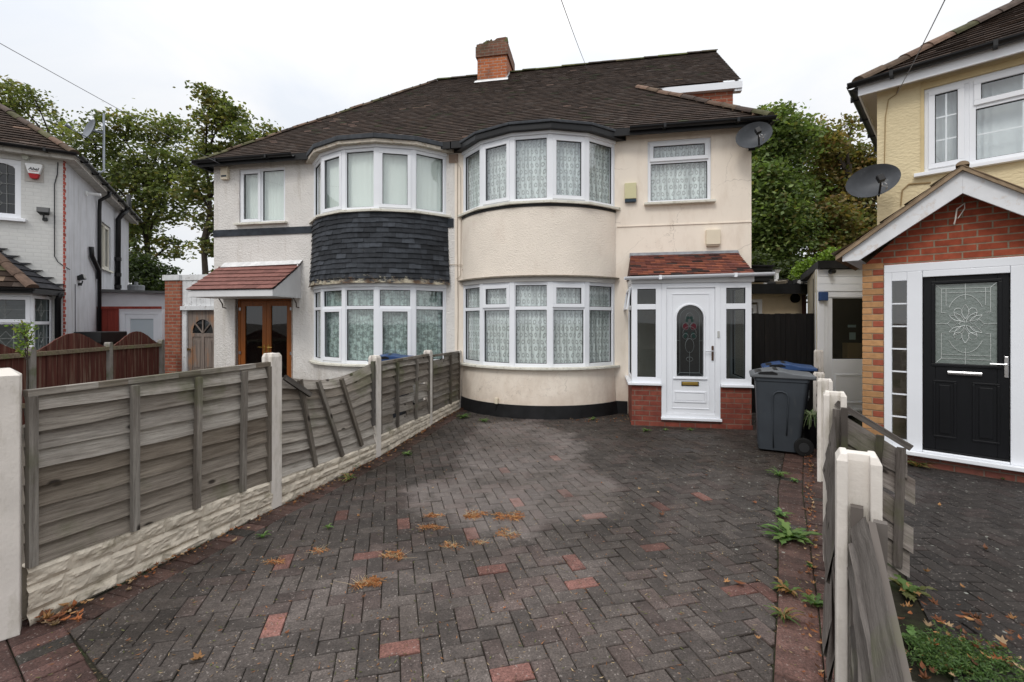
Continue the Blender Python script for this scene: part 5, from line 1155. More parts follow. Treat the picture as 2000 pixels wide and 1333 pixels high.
fr.T = None; fr.box(bxl, bxc, by-.01, by+.06, bz1-.06, bz1+.05)
lp2 = list(panes); bw = finish_window('bay_window', lh, fr, gk, panes, glass_dark, 'ground floor leaded bay window')
for T_, a, b, y, c, d in lp2: leaded(bw, T_ @ Matrix.Translation((a, 0, 0)), b-a, c, d, 0, nx=2 if d-c < .5 else 3, nzz=2 if d-c < .5 else 3, y=y-.006)
m = MB(); m.prism([(bxl-.5, -.0), (bxl, by+.07), (bxc, by+.07), (bxr-.06, 0)], bz1-.058, bz1+.02, 'xy'); m.build('bay_head', upvc, lh)
zt2 = 3.33; bo = .22; e0, e1, e2 = (bxc+.06, by-bo, bz1+.06), (LF.x(126), -.001, bz1+.06), (bxc-1.05, -.001, zt2)
m = MB(); slp = math.hypot(by-bo, zt2-bz1-.06); vv = (0, (bo-by)/slp, (zt2-bz1-.06)/slp)
tiles(m, (0, by-bo, bz1+.06), (1, 0, 0), vv, (0, -vv[2], vv[1]), slp, lambda v: (bxl-1, e0[0]-(e0[0]-e2[0])*v/slp), gauge=.13, width=.25, colf=lambda x, v, r: tuple(k*1.3 for k in hiptop(x, v, r)) if r.random() < .5 else brown(x, v, r), r=rr, lift=.03)
E0, E1, E2 = Vector(e0), Vector(e1), Vector(e2); nn = (E1-E0).cross(E2-E0).normalized(); nr_ = 9
for i in range(nr_):
    a, b = i/nr_, min(1, (i+1.2)/nr_); m.add([E0.lerp(E2, a)+nn*.03, E1.lerp(E2, a)+nn*.03, E1.lerp(E2, b)+nn*.004, E0.lerp(E2, b)+nn*.004], [(0, 1, 2, 3)], (.035, .035, .04))
    m.add([E0.lerp(E2, a)+nn*.012, E1.lerp(E2, a)+nn*.012, E1.lerp(E2, a)+nn*.03, E0.lerp(E2, a)+nn*.03], [(0, 1, 2, 3)], (.03, .03, .03))
m.build('bay_roof', tile_m, lh)
m = MB(); half_ridge(m, E0+Vector((0, -.03, 0)), E2, .10, .3, lambda x, v, r: sc3(r.uniform(.7, 1.2), (.15, .10, .075))); m.build('hip_tiles', tile_m, lh)
m = MB(); m.box(bxl-1, e0[0], by-bo+.0, by-bo+.02, bz1-.04, bz1+.055); m.add([(e0[0], by-bo, bz1-.04), (e1[0], -.001, bz1-.04), (e1[0], -.001, bz1+.055), (e0[0], by-bo, bz1+.055)], [(0, 1, 2, 3)]); m.add([(bxl-1, by-bo+.02, bz1+.0), (e0[0], by-bo, bz1+.0), (e1[0], -.001, bz1+.0), (bxl-1, -.001, bz1+.0)], [(0, 1, 2, 3)]); m.build('bay_fascia', gutter_m, lh)
gutter('gutter', lh, (bxl-1, by-bo-.05, bz1+.05), (e0[0]+.03, by-bo-.05, bz1+.05), .05); pipe('drain_pipe', [(bxr+.16, -.12, bz1+.02), (bxr+.10, -.07, bz1-.12), (bxr+.10, -.07, .2)], .05)
m = MB()                                   # stepped lead flashing standing out from the wall
for i in range(9):
    q = E1.lerp(E2, (i+.1)/8.2); x, z = q.x, q.z; m.prism([(x-.20, z+.02), (x+.03, z+.13), (x-.17, z+.13)], -.035, -.004)
m.build('step_flashing', M('lead_dark', (.035, .036, .04), .6, amt=.3), lh)
# alarm box with lettering
def on_lf(o): o.location = LF.loc(); o.rotation_euler = (0, 0, LF.a); return o
ax0, ax1 = LF.x(48, -.08), LF.x(83, -.08); az1, az0 = LF.z(66, 320, -.08), LF.z(66, 349, -.08); axm = (ax0+ax1)/2; aw = (ax1-ax0)/2; ah = az1-az0; azm = az0+ah*.33
m = MB(); m.prism([(axm-aw, az1-.02), (axm-aw*.9, az1), (axm+aw*.9, az1), (axm+aw, az1-.03), (axm+aw*.62, azm), (axm-aw*.62, azm)][::-1], -.09, -.012)
al = on_lf(m.build('alarm_box', M('box_white', (.82, .83, .83), .35, amt=0), None, bevel=.008)); tag(al, 'white shield alarm box with black lettering and red base on the white brick wall', 'alarm box')
m = MB(); m.prism([(axm-aw*.62, azm-.002), (axm+aw*.62, azm-.002), (axm+aw*.42, az0+.01), (axm+aw*.3, az0), (axm-aw*.3, az0), (axm-aw*.42, az0+.01)][::-1], -.085, -.012); m.build('lamp_base', M('box_red', (.38, .015, .02), .3, amt=0), al, bevel=.005)
B('back_plate', M('plate_grey', (.48, .46, .43), .9), al, (ax0-.02, ax1-.0, -.011, -.001, az0-.05, az1+.03))
fc = bpy.data.curves.new('txt', 'FONT'); fc.body = 'Abel'; fc.size = .15; fc.extrude = .002; fc.align_x = 'CENTER'; fc.shear = .25; fc.offset = .003
to_ = bpy.data.objects.new('txt', fc); COL.objects.link(to_); bpy.context.view_layer.update()
me = bpy.data.meshes.new_from_object(to_.evaluated_get(bpy.context.evaluated_depsgraph_get())); bpy.data.objects.remove(to_); me.materials.clear(); me.materials.append(M('ink_black', (.02, .02, .025), .5, amt=0))
xs_ = [v.co.x for v in me.vertices]; kx = aw*1.25/(max(xs_)-min(xs_)); 
for v in me.vertices: v.co = (axm+v.co.x*kx, -.092-v.co.z, azm+ah*.22+v.co.y*kx*1.0)
tx = bpy.data.objects.new('lettering', me); COL.objects.link(tx); tx.parent = al
B('red_line', MC['box_red'], al, (axm-.06, axm+.07, -.094, -.0915, azm+ah*.13, azm+ah*.16))
# floodlights
def flood(loc, rz, label, sc=1.0):
    t = thing('security_light', label, 'security light', loc, rz); gm2 = M('lamp_grey', (.035, .037, .037), .5, amt=.2)
    m = MB(); m.T = Matrix.Rotation(R(-25), 4, 'X'); m.hexa([(-.09*sc, -.14, .02), (.09*sc, -.14, .02), (.07*sc, -.02, .04), (-.07*sc, -.02, .04), (-.10*sc, -.16, .13), (.10*sc, -.16, .13), (.07*sc, -.04, .12), (-.07*sc, -.04, .12)]); m.build('lamp_head', gm2, t, bevel=.006)
    m = MB(); m.T = Matrix.Rotation(R(-25), 4, 'X'); m.hexa([(-.08*sc, -.146, .03), (.08*sc, -.146, .03), (.08*sc, -.142, .03), (-.08*sc, -.142, .03), (-.09*sc, -.165, .12), (.09*sc, -.165, .12), (.09*sc, -.16, .12), (-.09*sc, -.16, .12)]); m.build('lamp_glass', M('lamp_lens', (.12, .12, .12), .2, amt=0), t)
    m = MB(); m.tube([(0, -.005, -.04), (0, -.06, -.02), (0, -.07, .04)], .015, 6); m.tube([(.02, -.03, -.07), (.02, -.03, -.01)], .03, 8); m.box(-.03, .03, -.03, 0, -.07, -.01); m.build('bracket', gm2, t, bevel=.004)
    return t
flood(LF.w(LF.x(84, -.1), 0, LF.z(84, 424, -.05)), LF.a, 'grey floodlight on the white brick front wall below the alarm box')
flood(LF.w(.0, side_y(153), side_z(153, 552)), LF.a+R(90), 'dark floodlight low on the side wall near the red brick corner', 1.3)
m = MB(); lx_, lz_ = lp_(48, 306, -.1); m.tube([(lx_, -.002, lz_), (lx_, -.09, lz_)], .05, 10); m.build('soffit_lamp', M('lamp_cream', (.5, .52, .45), .6), lh)
# aerial pole with dish
t = thing('satellite_dish', 'satellite dish on a grey pole fixed above the side gutter', 'satellite dish', LF.w(.34, side_y(150)+.6, 0), LF.a)
Yd = t.location.y; pxp = 1000+t.location.x/Yd*F; zz = lambda py: EYE+(HZ-py)/F*Yd
pm = M('pole_grey', (.33, .36, .40), .4, metal=.5, amt=.1)
m = MB(); m.tube([(0, 0, zz(336)), (0, 0, zz(222))], .022, 8); m.build('pole', pm, t)
m = MB(); m.tube([(-.33, 0, zz(341)), (-.05, 0, zz(338)), (0, 0, zz(334))], .02, 6); m.tube([(-.33, .0, zz(350)), (-.30, -.1, zz(345)), (-.33, 0, zz(341))], .02, 6); m.build('bracket', MC['pole_grey'], t)
m = MB(); zc = zz(258); m.T = Matrix.Translation((-.22, 0, zc)) @ Matrix.Rotation(R(-58), 4, 'Z') @ Matrix.Rotation(R(-14), 4, 'X'); P = []
for i in range(7): q = i/6; P.append([(.26*q*math.cos(2*math.pi*k/28), -.05*q*q, .24*q*math.sin(2*math.pi*k/28)) for k in range(29)])
m.grid(P); m.grid([[(x, y+.012, z) for x, y, z in row] for row in P][::-1]); m.build('dish', M('dish_mid', (.20, .22, .25), .5, amt=.2), t, smooth=True)
m = MB(); m.T = Matrix.Translation((-.22, 0, zc)) @ Matrix.Rotation(R(-58), 4, 'Z'); m.tube([(0, .0, -.22), (0, -.42, -.10)], .012, 6); m.tube([(0, -.36, -.09), (0, -.46, -.05)], .035, 8); m.tube([(0, .02, 0), (.0, .22, 0)], .03, 6); m.build('receiver_arm', MC['dish_mid'], t)
t = thing('spotlight', 'white tubular camera on the side wall beside the drain pipe', 'security camera', LF.w(0, side_y(166), side_z(166, 378)), LF.a); m = MB(); m.tube([(0, 0, 0), (.04, 0, 0)], .06, 12); m.tube([(.04, 0, 0), (.28, .0, .0)], [.03, .035], 10); m.build('body', MC['box_white'], t); t.name = 'security_camera'
# rear lean-to and door behind the red fence
lt = thing('lean_to', 'low white lean-to with a sloping grey roof behind the red fence', 'outbuilding', LF.loc(), LF.a)
ly0, ly1 = side_y(196), side_y(250); lx1 = 2.3
zA, zB = side_z(196, 571), None
m = MB(); m.prism([(.002, .0), (lx1, .0), (lx1, 2.42), (.002, zA)], ly0, ly0+.1, 'xz'); m.box(lx1-.1, lx1, ly0+.1, SY-.2, 0, 2.42); m.build('wall', M('leanto_white', (.60, .61, .64), .8, amt=.1), lt)
m = MB(); m.prism([(-.0+.002, zA), (lx1+.15, 2.40), (lx1+.15, 2.46), (.002, zA+.07)], ly0-.15, SY-.1, 'xz'); m.build('roof', M('leanto_roof', (.10, .10, .10), .8, amt=.3), lt)
wt = thing('water_tank', 'small grey tank standing on the lean-to roof', 'tank', LF.w(.42, (ly0+ly1)/2+.3, zA-.12), LF.a); m = MB(); m.tube([(0, 0, 0), (0, 0, .42)], [.2, .21], 16); m.build('tank', M('tank_grey', (.22, .23, .24), .6), wt); m = MB(); m.tube([(0, 0, .42), (0, 0, .46)], [.215, .2], 16); m.tube([(0, 0, .46), (0, 0, .56)], .05, 8); m.build('lid', MC['tank_grey'], wt)
# red boarded gate and white door at the back
Yg = 11.6
def wx_(px, Y=Yg): return (px-1000)/F*Y
def wz_(py, Y=Yg): return EYE+(HZ-py)/F*Y
redw = M('wood_red', (.10, .032, .024), .8, amt=.35, scale=2.5, sc=(10, 10, .5), bs=.4, bscale=20, dirt=(.24, .18, .13), dirt_sc=(22, 22, .8), dirt_at=(.52, .72))
redw2 = M('wood_red_plain', (.26, .045, .032), .75, amt=.3, scale=2, sc=(6, 6, .5), bs=.3, bscale=20)
gt = thing('side_gate', 'tall plain red boarded gate beside the white side wall', 'gate', (wx_(147), Yg, 0)); n_b = 8; W0 = wx_(231)-wx_(147); m = MB()
for i in range(n_b): m.box(W0*i/n_b+.004, W0*(i+1)/n_b-.004, 0, .02+.006*(i % 2), .05, wz_(601))
m.build('boards', redw2, gt); B('top_rail', redw2, gt, (0, wx_(316)-wx_(147), -.03, .0, wz_(604), wz_(599)))
wd = thing('white_door', 'white framed back door with frosted pane right of the red gate', 'door', (wx_(232), Yg+.03, 0)); a = wx_(315)-wx_(232)
ztp = wz_(604.5)
m = MB(); m.box(0, .12, 0, .08, 0, ztp); m.box(a-.12, a, 0, .08, 0, ztp); m.box(.12, a-.12, 0, .08, ztp-.12, ztp); m.build('frame', upvc, wd, bevel=.004)
m = MB(); m.box(.125, .24, .02, .06, 0, ztp-.125); m.box(a-.24, a-.125, .02, .06, 0, ztp-.125); m.box(.24, a-.24, .02, .06, ztp-.24, ztp-.125); m.box(.24, a-.24, .02, .06, 0, .9); m.build('door_leaf', upvc, wd, bevel=.004)
B('pane', M('frosted', (.50, .56, .60), .25, amt=0), wd, (.24, a-.24, .04, .05, .9, ztp-.24))
bk = thing('wheelie_bin', 'black bin lid showing above the arched red fence', 'bin', (wx_(196, 9.6), 9.6, 0)); m = MB(); m.hexa([(-.25, -.25, 0), (.25, -.25, 0), (.25, .25, 0), (-.25, .25, 0), (-.24, -.3, 1.2), (.27, -.3, 1.2), (.27, .3, 1.2), (-.24, .3, 1.2)]); m.build('body', gutter_m, bk); B('lid', gutter_m, bk, (-.27, .30, -.32, .32, 1.201, wz_(648, 9.6)), bevel=.02)

# ================================================================ arched red fence in front of the left house
rf = thing('fence', 'red stained fence with arched panels between grey concrete posts', 'fence')
pts = [(-7.1, 5.2), (-7.27, 6.95), (-7.53, 8.60), (-7.58, 9.95)]
pcon = M('post_concrete', (.26, .24, .22), .95, amt=.2, scale=6, bs=.4, bscale=50, dirt=(.15, .16, .10), dirt_sc=(6, 6, 3), dirt_at=(.5, .7))
railm = M('rail_old', (.20, .16, .11), .85, amt=.4, scale=8, sc=(4, 4, 4), bs=.4, bscale=40, dirt=(.16, .17, .08), dirt_sc=(7, 7, 7), dirt_at=(.5, .7))
for (x, y) in pts:
    q = MB(); q.T = T_at(x, y, 0, R(100)); q.box(-.05, .05, -.05, .05, 0, 1.20+.02); q.prism([(-.05, 1.22), (.05, 1.22), (.03, 1.25), (-.03, 1.25)], -.05, .05); q.build('post', pcon, rf, bevel=.006)
for (a, b) in zip(pts[:-1], pts[1:]):
    T, w = seg_T(a, b); q = MB(); q.T = T; n_b = 14
    for i in range(n_b):
        x0, x1 = .06+(w-.12)*i/n_b, .06+(w-.12)*(i+1)/n_b; arcz = lambda x: 1.17+.27*(.5-.5*math.cos(2*math.pi*min(1, max(0, (x-.06)/(w-.12)))))**.75
        yy = .006*(i % 2)
        q.hexa([(x0+.003, yy-.01, .1), (x1-.003, yy-.01, .1), (x1-.003, yy+.01, .1), (x0+.003, yy+.01, .1), (x0+.003, yy-.01, arcz(x0)), (x1-.003, yy-.01, arcz(x1)), (x1-.003, yy+.01, arcz(x1)), (x0+.003, yy+.01, arcz(x0))])
    p_ = q.build('fence_panel', redw, rf)
    for z in (1.10, .35): B('rail', railm, p_, (.05, w-.05, -.05, -.012, z, z+.07), T=T, bevel=.005)
# ================================================================ brick pier, side passage door (between the houses)
gx = thing('side_passage', 'brick pier and white flat-roofed passage with weathered wooden door', 'outbuilding', MN.loc(), MN.a)
def gxs(px): return MN.x(px, .25)
def gzs(px, py): return MN.z(px, py, .25)
p0, p1, p2 = gxs(322), gxs(352), -LW-.005
zf0 = gzs(340, 548); zf1 = gzs(340, 540)
m = MB(); m.box(p0, p1, .25, .60, 0, zf0); m.box(p0, p0+.1, .6, 5, 0, zf0-.1); m.build('brick_pier', brickmat('brick_pier', (.28, .075, .045), (.34, .12, .07), (.28, .2, .15), ms=.012), gx)
m = MB(); m.box(p0-.04, p1, .22, .62, zf0+.001, zf1+.03); m.box(p1, p2, .28, .60, zf0+.0, zf1+.03); m.box(p0+.1, p2, .6, 5, zf0-.02, zf0+.03); m.build('roof_edge', M('paint_white_old', (.68, .69, .70), .6, amt=.15, scale=8, dirt=(.3, .28, .26), dirt_sc=(9, 9, 9), dirt_at=(.58, .7)), gx)
zl = gzs(390, 598); m = MB(); n_b = 9
for i in range(n_b): m.box(p1+.003+(p2-p1)*i/n_b, p1-.003+(p2-p1)*(i+1)/n_b, .30, .33, zl, zf0-.001)
m.box(p1+.002, p2, .24, .34, zl-.09, zl-.0); m.build('boarding', MC['paint_white_old'], gx)
dx0, dx1 = gxs(361), gxs(419); dzt = gzs(390, 607)
m = MB(); m.box(p1+.002, dx0, .29, .36, 0, zl-.092); m.box(dx1, p2, .29, .36, 0, zl-.092); m.build('door_frame', MC['paint_white_old'], gx)
oldw = M('wood_door_old', (.22, .18, .155), .75, amt=.45, scale=2.0, sc=(16, 16, .8), bs=.5, bscale=20, dirt=(.34, .16, .07), dirt_sc=(4, 4, 1.2), dirt_at=(.52, .68))
w_ = dx1-dx0; m = MB(); y_ = .33; s9 = w_*.15
m.box(dx0, dx0+s9, y_, y_+.04, 0, dzt); m.box(dx1-s9, dx1, y_, y_+.04, 0, dzt); m.box(dx0+s9, dx1-s9, y_, y_+.04, dzt-.06, dzt); m.box(dx0+s9, dx1-s9, y_, y_+.04, dzt-.58, dzt-.50); m.box(dx0+w_*.45, dx0+w_*.55, y_, y_+.04, .5, dzt-.58); m.box(dx0+s9, dx1-s9, y_, y_+.04, .3, .55); m.box(dx0+s9, dx1-s9, y_+.015, y_+.03, .5, dzt-.58)
m.box(dx0+w_*.2, dx0+w_*.40, y_+.005, y_+.016, .62, dzt-.66); m.box(dx0+w_*.60, dx0+w_*.80, y_+.005, y_+.016, .62, dzt-.66)
cxm, czm, rr9 = (dx0+dx1)/2, dzt-.50, w_*.35
pts9 = [(cxm+rr9*math.cos(R(t)), czm+rr9*1.15*math.sin(R(t))) for t in range(0, 181, 15)]
for k in range(12):
    a, b = pts9[k], pts9[k+1]; m.add([(a[0], y_, a[1]), (b[0], y_, b[1]), (b[0], y_, dzt-.06), (a[0], y_, dzt-.06)], [(0, 1, 2, 3)])
for t in (45, 90, 135): m.tube([(cxm, y_+.005, czm), (cxm+rr9*math.cos(R(t)), y_+.005, czm+rr9*1.1*math.sin(R(t)))], .018, 5)
dd9 = m.build('door', oldw, gx)
B('fan_glass', dg, dd9, (dx0+s9, dx1-s9, y_+.022, y_+.03, dzt-.5, dzt-.06)); m = MB(); m.tube([(dx0+.05, y_-.005, 1.02), (dx0+.05, y_-.05, 1.02)], [.015, .03], 10); m.build('knob', brass, dd9)
# ================================================================ grey lap fence on the left
def mix3(a, b, t): return tuple(a[i]+(b[i]-a[i])*t for i in range(3))
def wood_mat():
    m, nt, p = newmat('wood_grey')
    a = N(nt, 'ShaderNodeAttribute'); a.attribute_name = 'Col'
    uv = N(nt, 'ShaderNodeUVMap').outputs[0]
    g1 = noise(nt, 1.0, 8, vec=uv, sc=(3.0, 55, 1), rough=.8, dist=.2); g2 = noise(nt, 1.0, 4, vec=uv, sc=(.8, 5, 1))
    c = mixc(nt, 1.0, a.outputs['Color'], ramp(nt, g1, [(.30, (.42, .39, .37)), (.5, (.9, .9, .9)), (.70, (1.35, 1.35, 1.35))]), 'MULTIPLY')
    c = mixc(nt, 1.0, c, ramp(nt, g2, [(.3, (.5, .46, .44)), (.62, (1.2, 1.2, 1.2))]), 'MULTIPLY')
    v = N(nt, 'ShaderNodeTexVoronoi'); v.inputs['Scale'].default_value = 1; mp_ = N(nt, 'ShaderNodeMapping'); mp_.inputs['Scale'].default_value = (3.3, 7, 1); L(nt, uv, mp_.inputs[0]); L(nt, mp_.outputs[0], v.inputs[0])
    c = mixc(nt, ramp(nt, v.outputs[0], [(.07, (.9,)*3), (.13, (0, 0, 0))]), c, (.018, .014, .012))
    gr = math_(nt, 'MULTIPLY', ramp(nt, noise(nt, 2.2, 5, rough=.6), [(.55, (0, 0, 0)), (.7, (.6,)*3)]), 1.0); c = mixc(nt, gr, c, (.10, .11, .05))
    L(nt, c, p.inputs['Base Color']); p.inputs['Roughness'].default_value = .9; p.inputs['Specular IOR Level'].default_value = .1
    bump(nt, p, g1, .9, .008); return m
woodm = wood_mat()
class UB(MB):                           # builder that also keeps uv (metres along / across)
    def __init__(s): super().__init__(); s.uvs = []
    def face(s, pts, uv, col): s.add(pts, [tuple(range(len(pts)))], col); s.uvs.append(uv)
    def finish(s, name, mat, parent, smooth=False):
        o = MB.build(s, name, mat, parent, smooth); l = o.data.uv_layers.new(name='UVMap'); arr = [c for f in s.uvs for c in f]; l.data.foreach_set('uv', np.array(arr, dtype=np.float32).ravel()); return o
def board(mb, P, top, bot, tout, tin, col, seed, thick=.012, n=22):
    """a lap board: P(t)->(x,y) along the fence with outward normal; top(t), bot(t) heights; tout/tin offsets of lower/upper edge"""
    r = random.Random(seed); ph = [r.random()*9 for _ in range(4)]; pv = None; off = r.random()*20
    for i in range(n+1):
        t = i/n; (x, y), (nx, ny), Ls = P(t)
        wob = .005*math.sin(t*5+ph[0])+.0015*math.sin(t*23+ph[1]); bw = .004*math.sin(t*7+ph[2])+.002*math.sin(t*31+ph[3])
        zt, zb = top(t), bot(t)+wob; to_, ti = tout+bw, tin
        c = [(x+nx*to_, y+ny*to_, zb), (x+nx*ti, y+ny*ti, zt), (x+nx*(to_-thick), y+ny*(to_-thick), zb-.002)]
        if pv:
            p, lp0, h = pv; u0, u1 = lp0+off, Ls+off; hh = zt-zb
            mb.face([p[0], c[0], c[1], p[1]], [(u0, 0+seed), (u1, 0+seed), (u1, hh+seed), (u0, h+seed)], col)
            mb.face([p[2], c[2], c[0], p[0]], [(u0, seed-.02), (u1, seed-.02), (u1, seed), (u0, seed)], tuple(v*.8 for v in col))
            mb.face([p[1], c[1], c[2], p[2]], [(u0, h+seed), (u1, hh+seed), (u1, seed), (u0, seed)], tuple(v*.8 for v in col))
        pv = (c, Ls, zt-zb)
def stick(mb, A, B_, w_, d_, nrm, col, seed):      # a batten from A to B, width w in fence direction, depth d along nrm
    A, B_, nr = Vector(A), Vector(B_), Vector((*nrm, 0)); ax = (B_-A).normalized(); s_ = ax.cross(nr).normalized()*w_/2; Ln = (B_-A).length
    q = [A-s_, A+s_, B_+s_, B_-s_]; o = nr*d_
    fs = [[q[0]+o, q[1]+o, q[2]+o, q[3]+o], [q[1], q[2], q[2]+o, q[1]+o], [q[3], q[0], q[0]+o, q[3]+o], [q[0], q[1], q[1]+o, q[0]+o], [q[2], q[3], q[3]+o, q[2]+o], [q[3], q[2], q[1], q[0]]]
    for i, f in enumerate(fs):
        mb.face(f, [(seed, seed), (seed, seed+w_), (seed+Ln, seed+w_), (seed+Ln, seed)] if i in (0, 5) else [(seed, seed)]*4, col if i in (0, 5) else tuple(v*.75 for v in col))
def grey(r, k=1): return mix3(sc3(k*r.uniform(.85, 1.2), (.35, .325, .29)), sc3(k*r.uniform(.8, 1.1), (.23, .195, .155)), r.random()**1.6)
def fence_post(parent, x, y, h, ang, w_=.11, d_=.105, slot=.045, dep=.03, top=.03, seed=0):
    q = MB(); q.T = T_at(x, y, 0, ang); a, b, s_ = w_/2, d_/2, slot/2           # local x along the fence
    prof = [(-a, -b), (a, -b), (a, -s_), (a-dep, -s_), (a-dep, s_), (a, s_), (a, b), (-a, b), (-a, s_), (-a+dep, s_), (-a+dep, -s_), (-a, -s_)]
    n = len(prof); k = .80
    V = [(x_, y_, 0) for x_, y_ in prof]+[(x_, y_, h-top) for x_, y_ in prof]+[(x_*k, y_*(k if abs(y_) > s_ else 1), h) for x_, y_ in prof]
    q.add(V, [(i, (i+1) % n, (i+1) % n+n, i+n) for i in range(n)]+[(i+n, (i+1) % n+n, (i+1) % n+2*n, i+2*n) for i in range(n)]+[tuple(range(2*n, 3*n))])
    return q.build('post', concrete, parent, bevel=.004)
def stone(name, parent, A, B_, z0, z1, seed, res=.013, thick=.075, rows=3):
    """rock-faced walling block: courses of rough stones cast in concrete"""
    r = random.Random(seed); T, w = seg_T(A, B_); za_, zb_2 = z1; z1 = (za_+zb_2)/2
    cols = []
    hs = [0]+sorted(.28+.36*i+r.uniform(-.05, .05) for i in range(rows-1))+[1]
    stones = []
    for k in range(rows):
        x = -r.random()*.2
        while x < w:
            ww = r.uniform(.16, .42); stones.append((x, x+ww, hs[k], hs[k+1], r.uniform(-.6, .6), r.uniform(-.5, .9), r.uniform(.012, .03))); x += ww
    from mathutils import noise as mn
    nx, nz_ = max(6, int(w/res)), max(8, int((z1-z0)/res)); P = []
    for j in range(nz_+1):
        row = []
        for i in range(nx+1):
            u, v = w*i/nx, j/nz_; d = 0
            for (a, b, c, e, gx_, gz_, am) in stones:
                if a <= u < b and c <= v < e:
                    eu = min(u-a, b-u)/.03; ev = min(v-c, e-v)*(z1-z0)/.022; ed = min(1, eu, ev)
                    d = ed*(.010+am*.6+gx_*(u-(a+b)/2)*.04+gz_*(v-(c+e)/2)*.03)
                    n1 = mn.fractal(Vector((u*11+seed*7, v*(z1-z0)*19, a)), 1.0, 2.1, 4); n2 = abs(mn.noise(Vector((u*20+seed, v*(z1-z0)*34, c+a))))
                    d += ed*(n1*.012-n2*.014); break
            d += mn.noise(Vector((u*60, v*30, seed)))*.002
            row.append((u, -thick/2-d, z0+(za_+(zb_2-za_)*i/nx-z0)*v))
        P.append(row)
    q = MB(); q.T = T; q.grid(P)
    back = [[(x, thick/2, z) for x, y, z in row] for row in (P[0], P[-1])]
    q.grid([P[-1], back[1]]); q.grid([back[1], back[0]])
    return q.build(name, stone_m, parent)
stone_m = M('stone_white', (.60, .535, .44), .9, amt=.2, scale=7, bs=.6, bscale=45, bd=.006, dirt=(.22, .19, .13), dirt_sc=(4, 4, 9), dirt_at=(.54, .74))
lfn = thing('fence', 'weathered grey lap fence on white rock-faced gravel boards, second panel sagging', 'fence')
PO = FL[1:]; Hs = [1.365, 1.35, 1.22, 1.18, 1.09]
def ang_of(a, b): return math.atan2(b[1]-a[1], b[0]-a[0])
for i, ((x, y), h) in enumerate(zip(PO, Hs)):
    a = ang_of(PO[max(0, i-1)], PO[min(4, i+1)]) if i else ang_of(PO[0], PO[1])
    if i: fence_post(lfn, x, y, h, a, w_=.115, d_=.11); continue
    q = MB(); q.T = T_at(-2.66, 2.36, 0, R(43)); q.hexa([(-.10, -.06, 0), (.10, -.06, 0), (.10, .06, 0), (-.10, .06, 0), (-.10, -.06, 1.345), (.10, -.06, 1.345), (.10, .06, 1.345), (-.10, .06, 1.345)]); q.add([(-.10, -.06, 1.345), (.10, -.06, 1.345), (.10, .06, 1.345), (-.10, .06, 1.345), (-.06, .0, 1.385), (.06, .0, 1.385)], [(0, 1, 5, 4), (1, 2, 5), (2, 3, 4, 5), (3, 0, 4)]); q.build('post', concrete, lfn, bevel=.004)
zst = [(.31, .25), (.235, .18), (.26, .19), (.19, .17)]     # gravel boards: heights (from pixel reading)
def panel(parent, A, B_, zb0, zb1, zt0, zt1, nb, seed, battens, side=-1, sag=None, lean=0, holes=(), g=grey, tilt=0, frame_=True, k=1.0, inset=.05):
    """side: +1/-1 which way the laps face (left normal of A->B is +1)"""
    dx, dy = B_[0]-A[0], B_[1]-A[1]; Ln = math.hypot(dx, dy); ux, uy = dx/Ln, dy/Ln; nx, ny = -uy*side, ux*side
    A = (A[0]+ux*inset, A[1]+uy*inset); Ln -= 2*inset; r = random.Random(seed)
    sag = sag or (lambda t, f: 0)
    def P(off, z_f):
        return lambda t: ((A[0]+ux*Ln*t+nx*(off+lean*z_f), A[1]+uy*Ln*t+ny*(off+lean*z_f)), (nx, ny), Ln*t)
    pieces = UB(); H = lambda t, f: (zb0+(zb1-zb0)*t)+f*((zt0+(zt1-zt0)*t)-(zb0+(zb1-zb0)*t))+sag(t, f)
    for i in range(nb):
        f0, f1 = i/nb, min(1, (i+1.22)/nb); c = g(r, k); js = r.uniform(-.012, .012)
        hol = [h for h in holes if h[0] == i]
        if hol:
            for (_, a_, b_, dr) in hol:
                if b_-a_ < .05: continue
                Pf = P(0, f0); 
                board(pieces, (lambda Pf, a_, b_: lambda t: Pf(a_+(b_-a_)*t))(Pf, a_, b_), (lambda f1, a_, b_, dr: lambda t: H(a_+(b_-a_)*t, f1)-.02-dr*t)(f1, a_, b_, dr), (lambda f0, a_, b_, dr: lambda t: H(a_+(b_-a_)*t, f0)-dr*t)(f0, a_, b_, dr), .030, .010, c, seed*10+i, n=12)
            continue
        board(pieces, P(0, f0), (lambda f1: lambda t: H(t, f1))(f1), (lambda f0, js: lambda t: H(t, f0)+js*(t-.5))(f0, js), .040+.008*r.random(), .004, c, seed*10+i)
    fp = pieces.finish('fence_panel', woodm, parent)
    def pt(t, f, off=.044): x, y = P(off, f)(t)[0]; return (x, y, H(t, f))
    if frame_:
        q = UB(); n = 10
        for s_ in range(n): stick(q, pt(s_/n, 1, .0) , pt((s_+1)/n+.002, 1, .0), .035, .045, (nx, ny), g(r, k*.95), s_*.1+seed)
        q.finish('top_rail', woodm, fp)
        for t in (.012, .988):
            q = UB(); stick(q, pt(t, 0, .02), pt(t, .98, .02), .04, .035, (nx, ny), g(r, k*.7), 3+t); q.finish('batten', woodm, fp)
    for (t0, f0, t1, f1) in battens:
        q = UB(); stick(q, pt(t0, f0), pt(t1, f1), .042, .03, (nx, ny), g(r, k*.72), t0*9); q.finish('batten', woodm, fp)
    return fp
s2 = lambda t, f: -.085*math.sin(math.pi*t**1.25)*f-.02*math.sin(5*t)*f
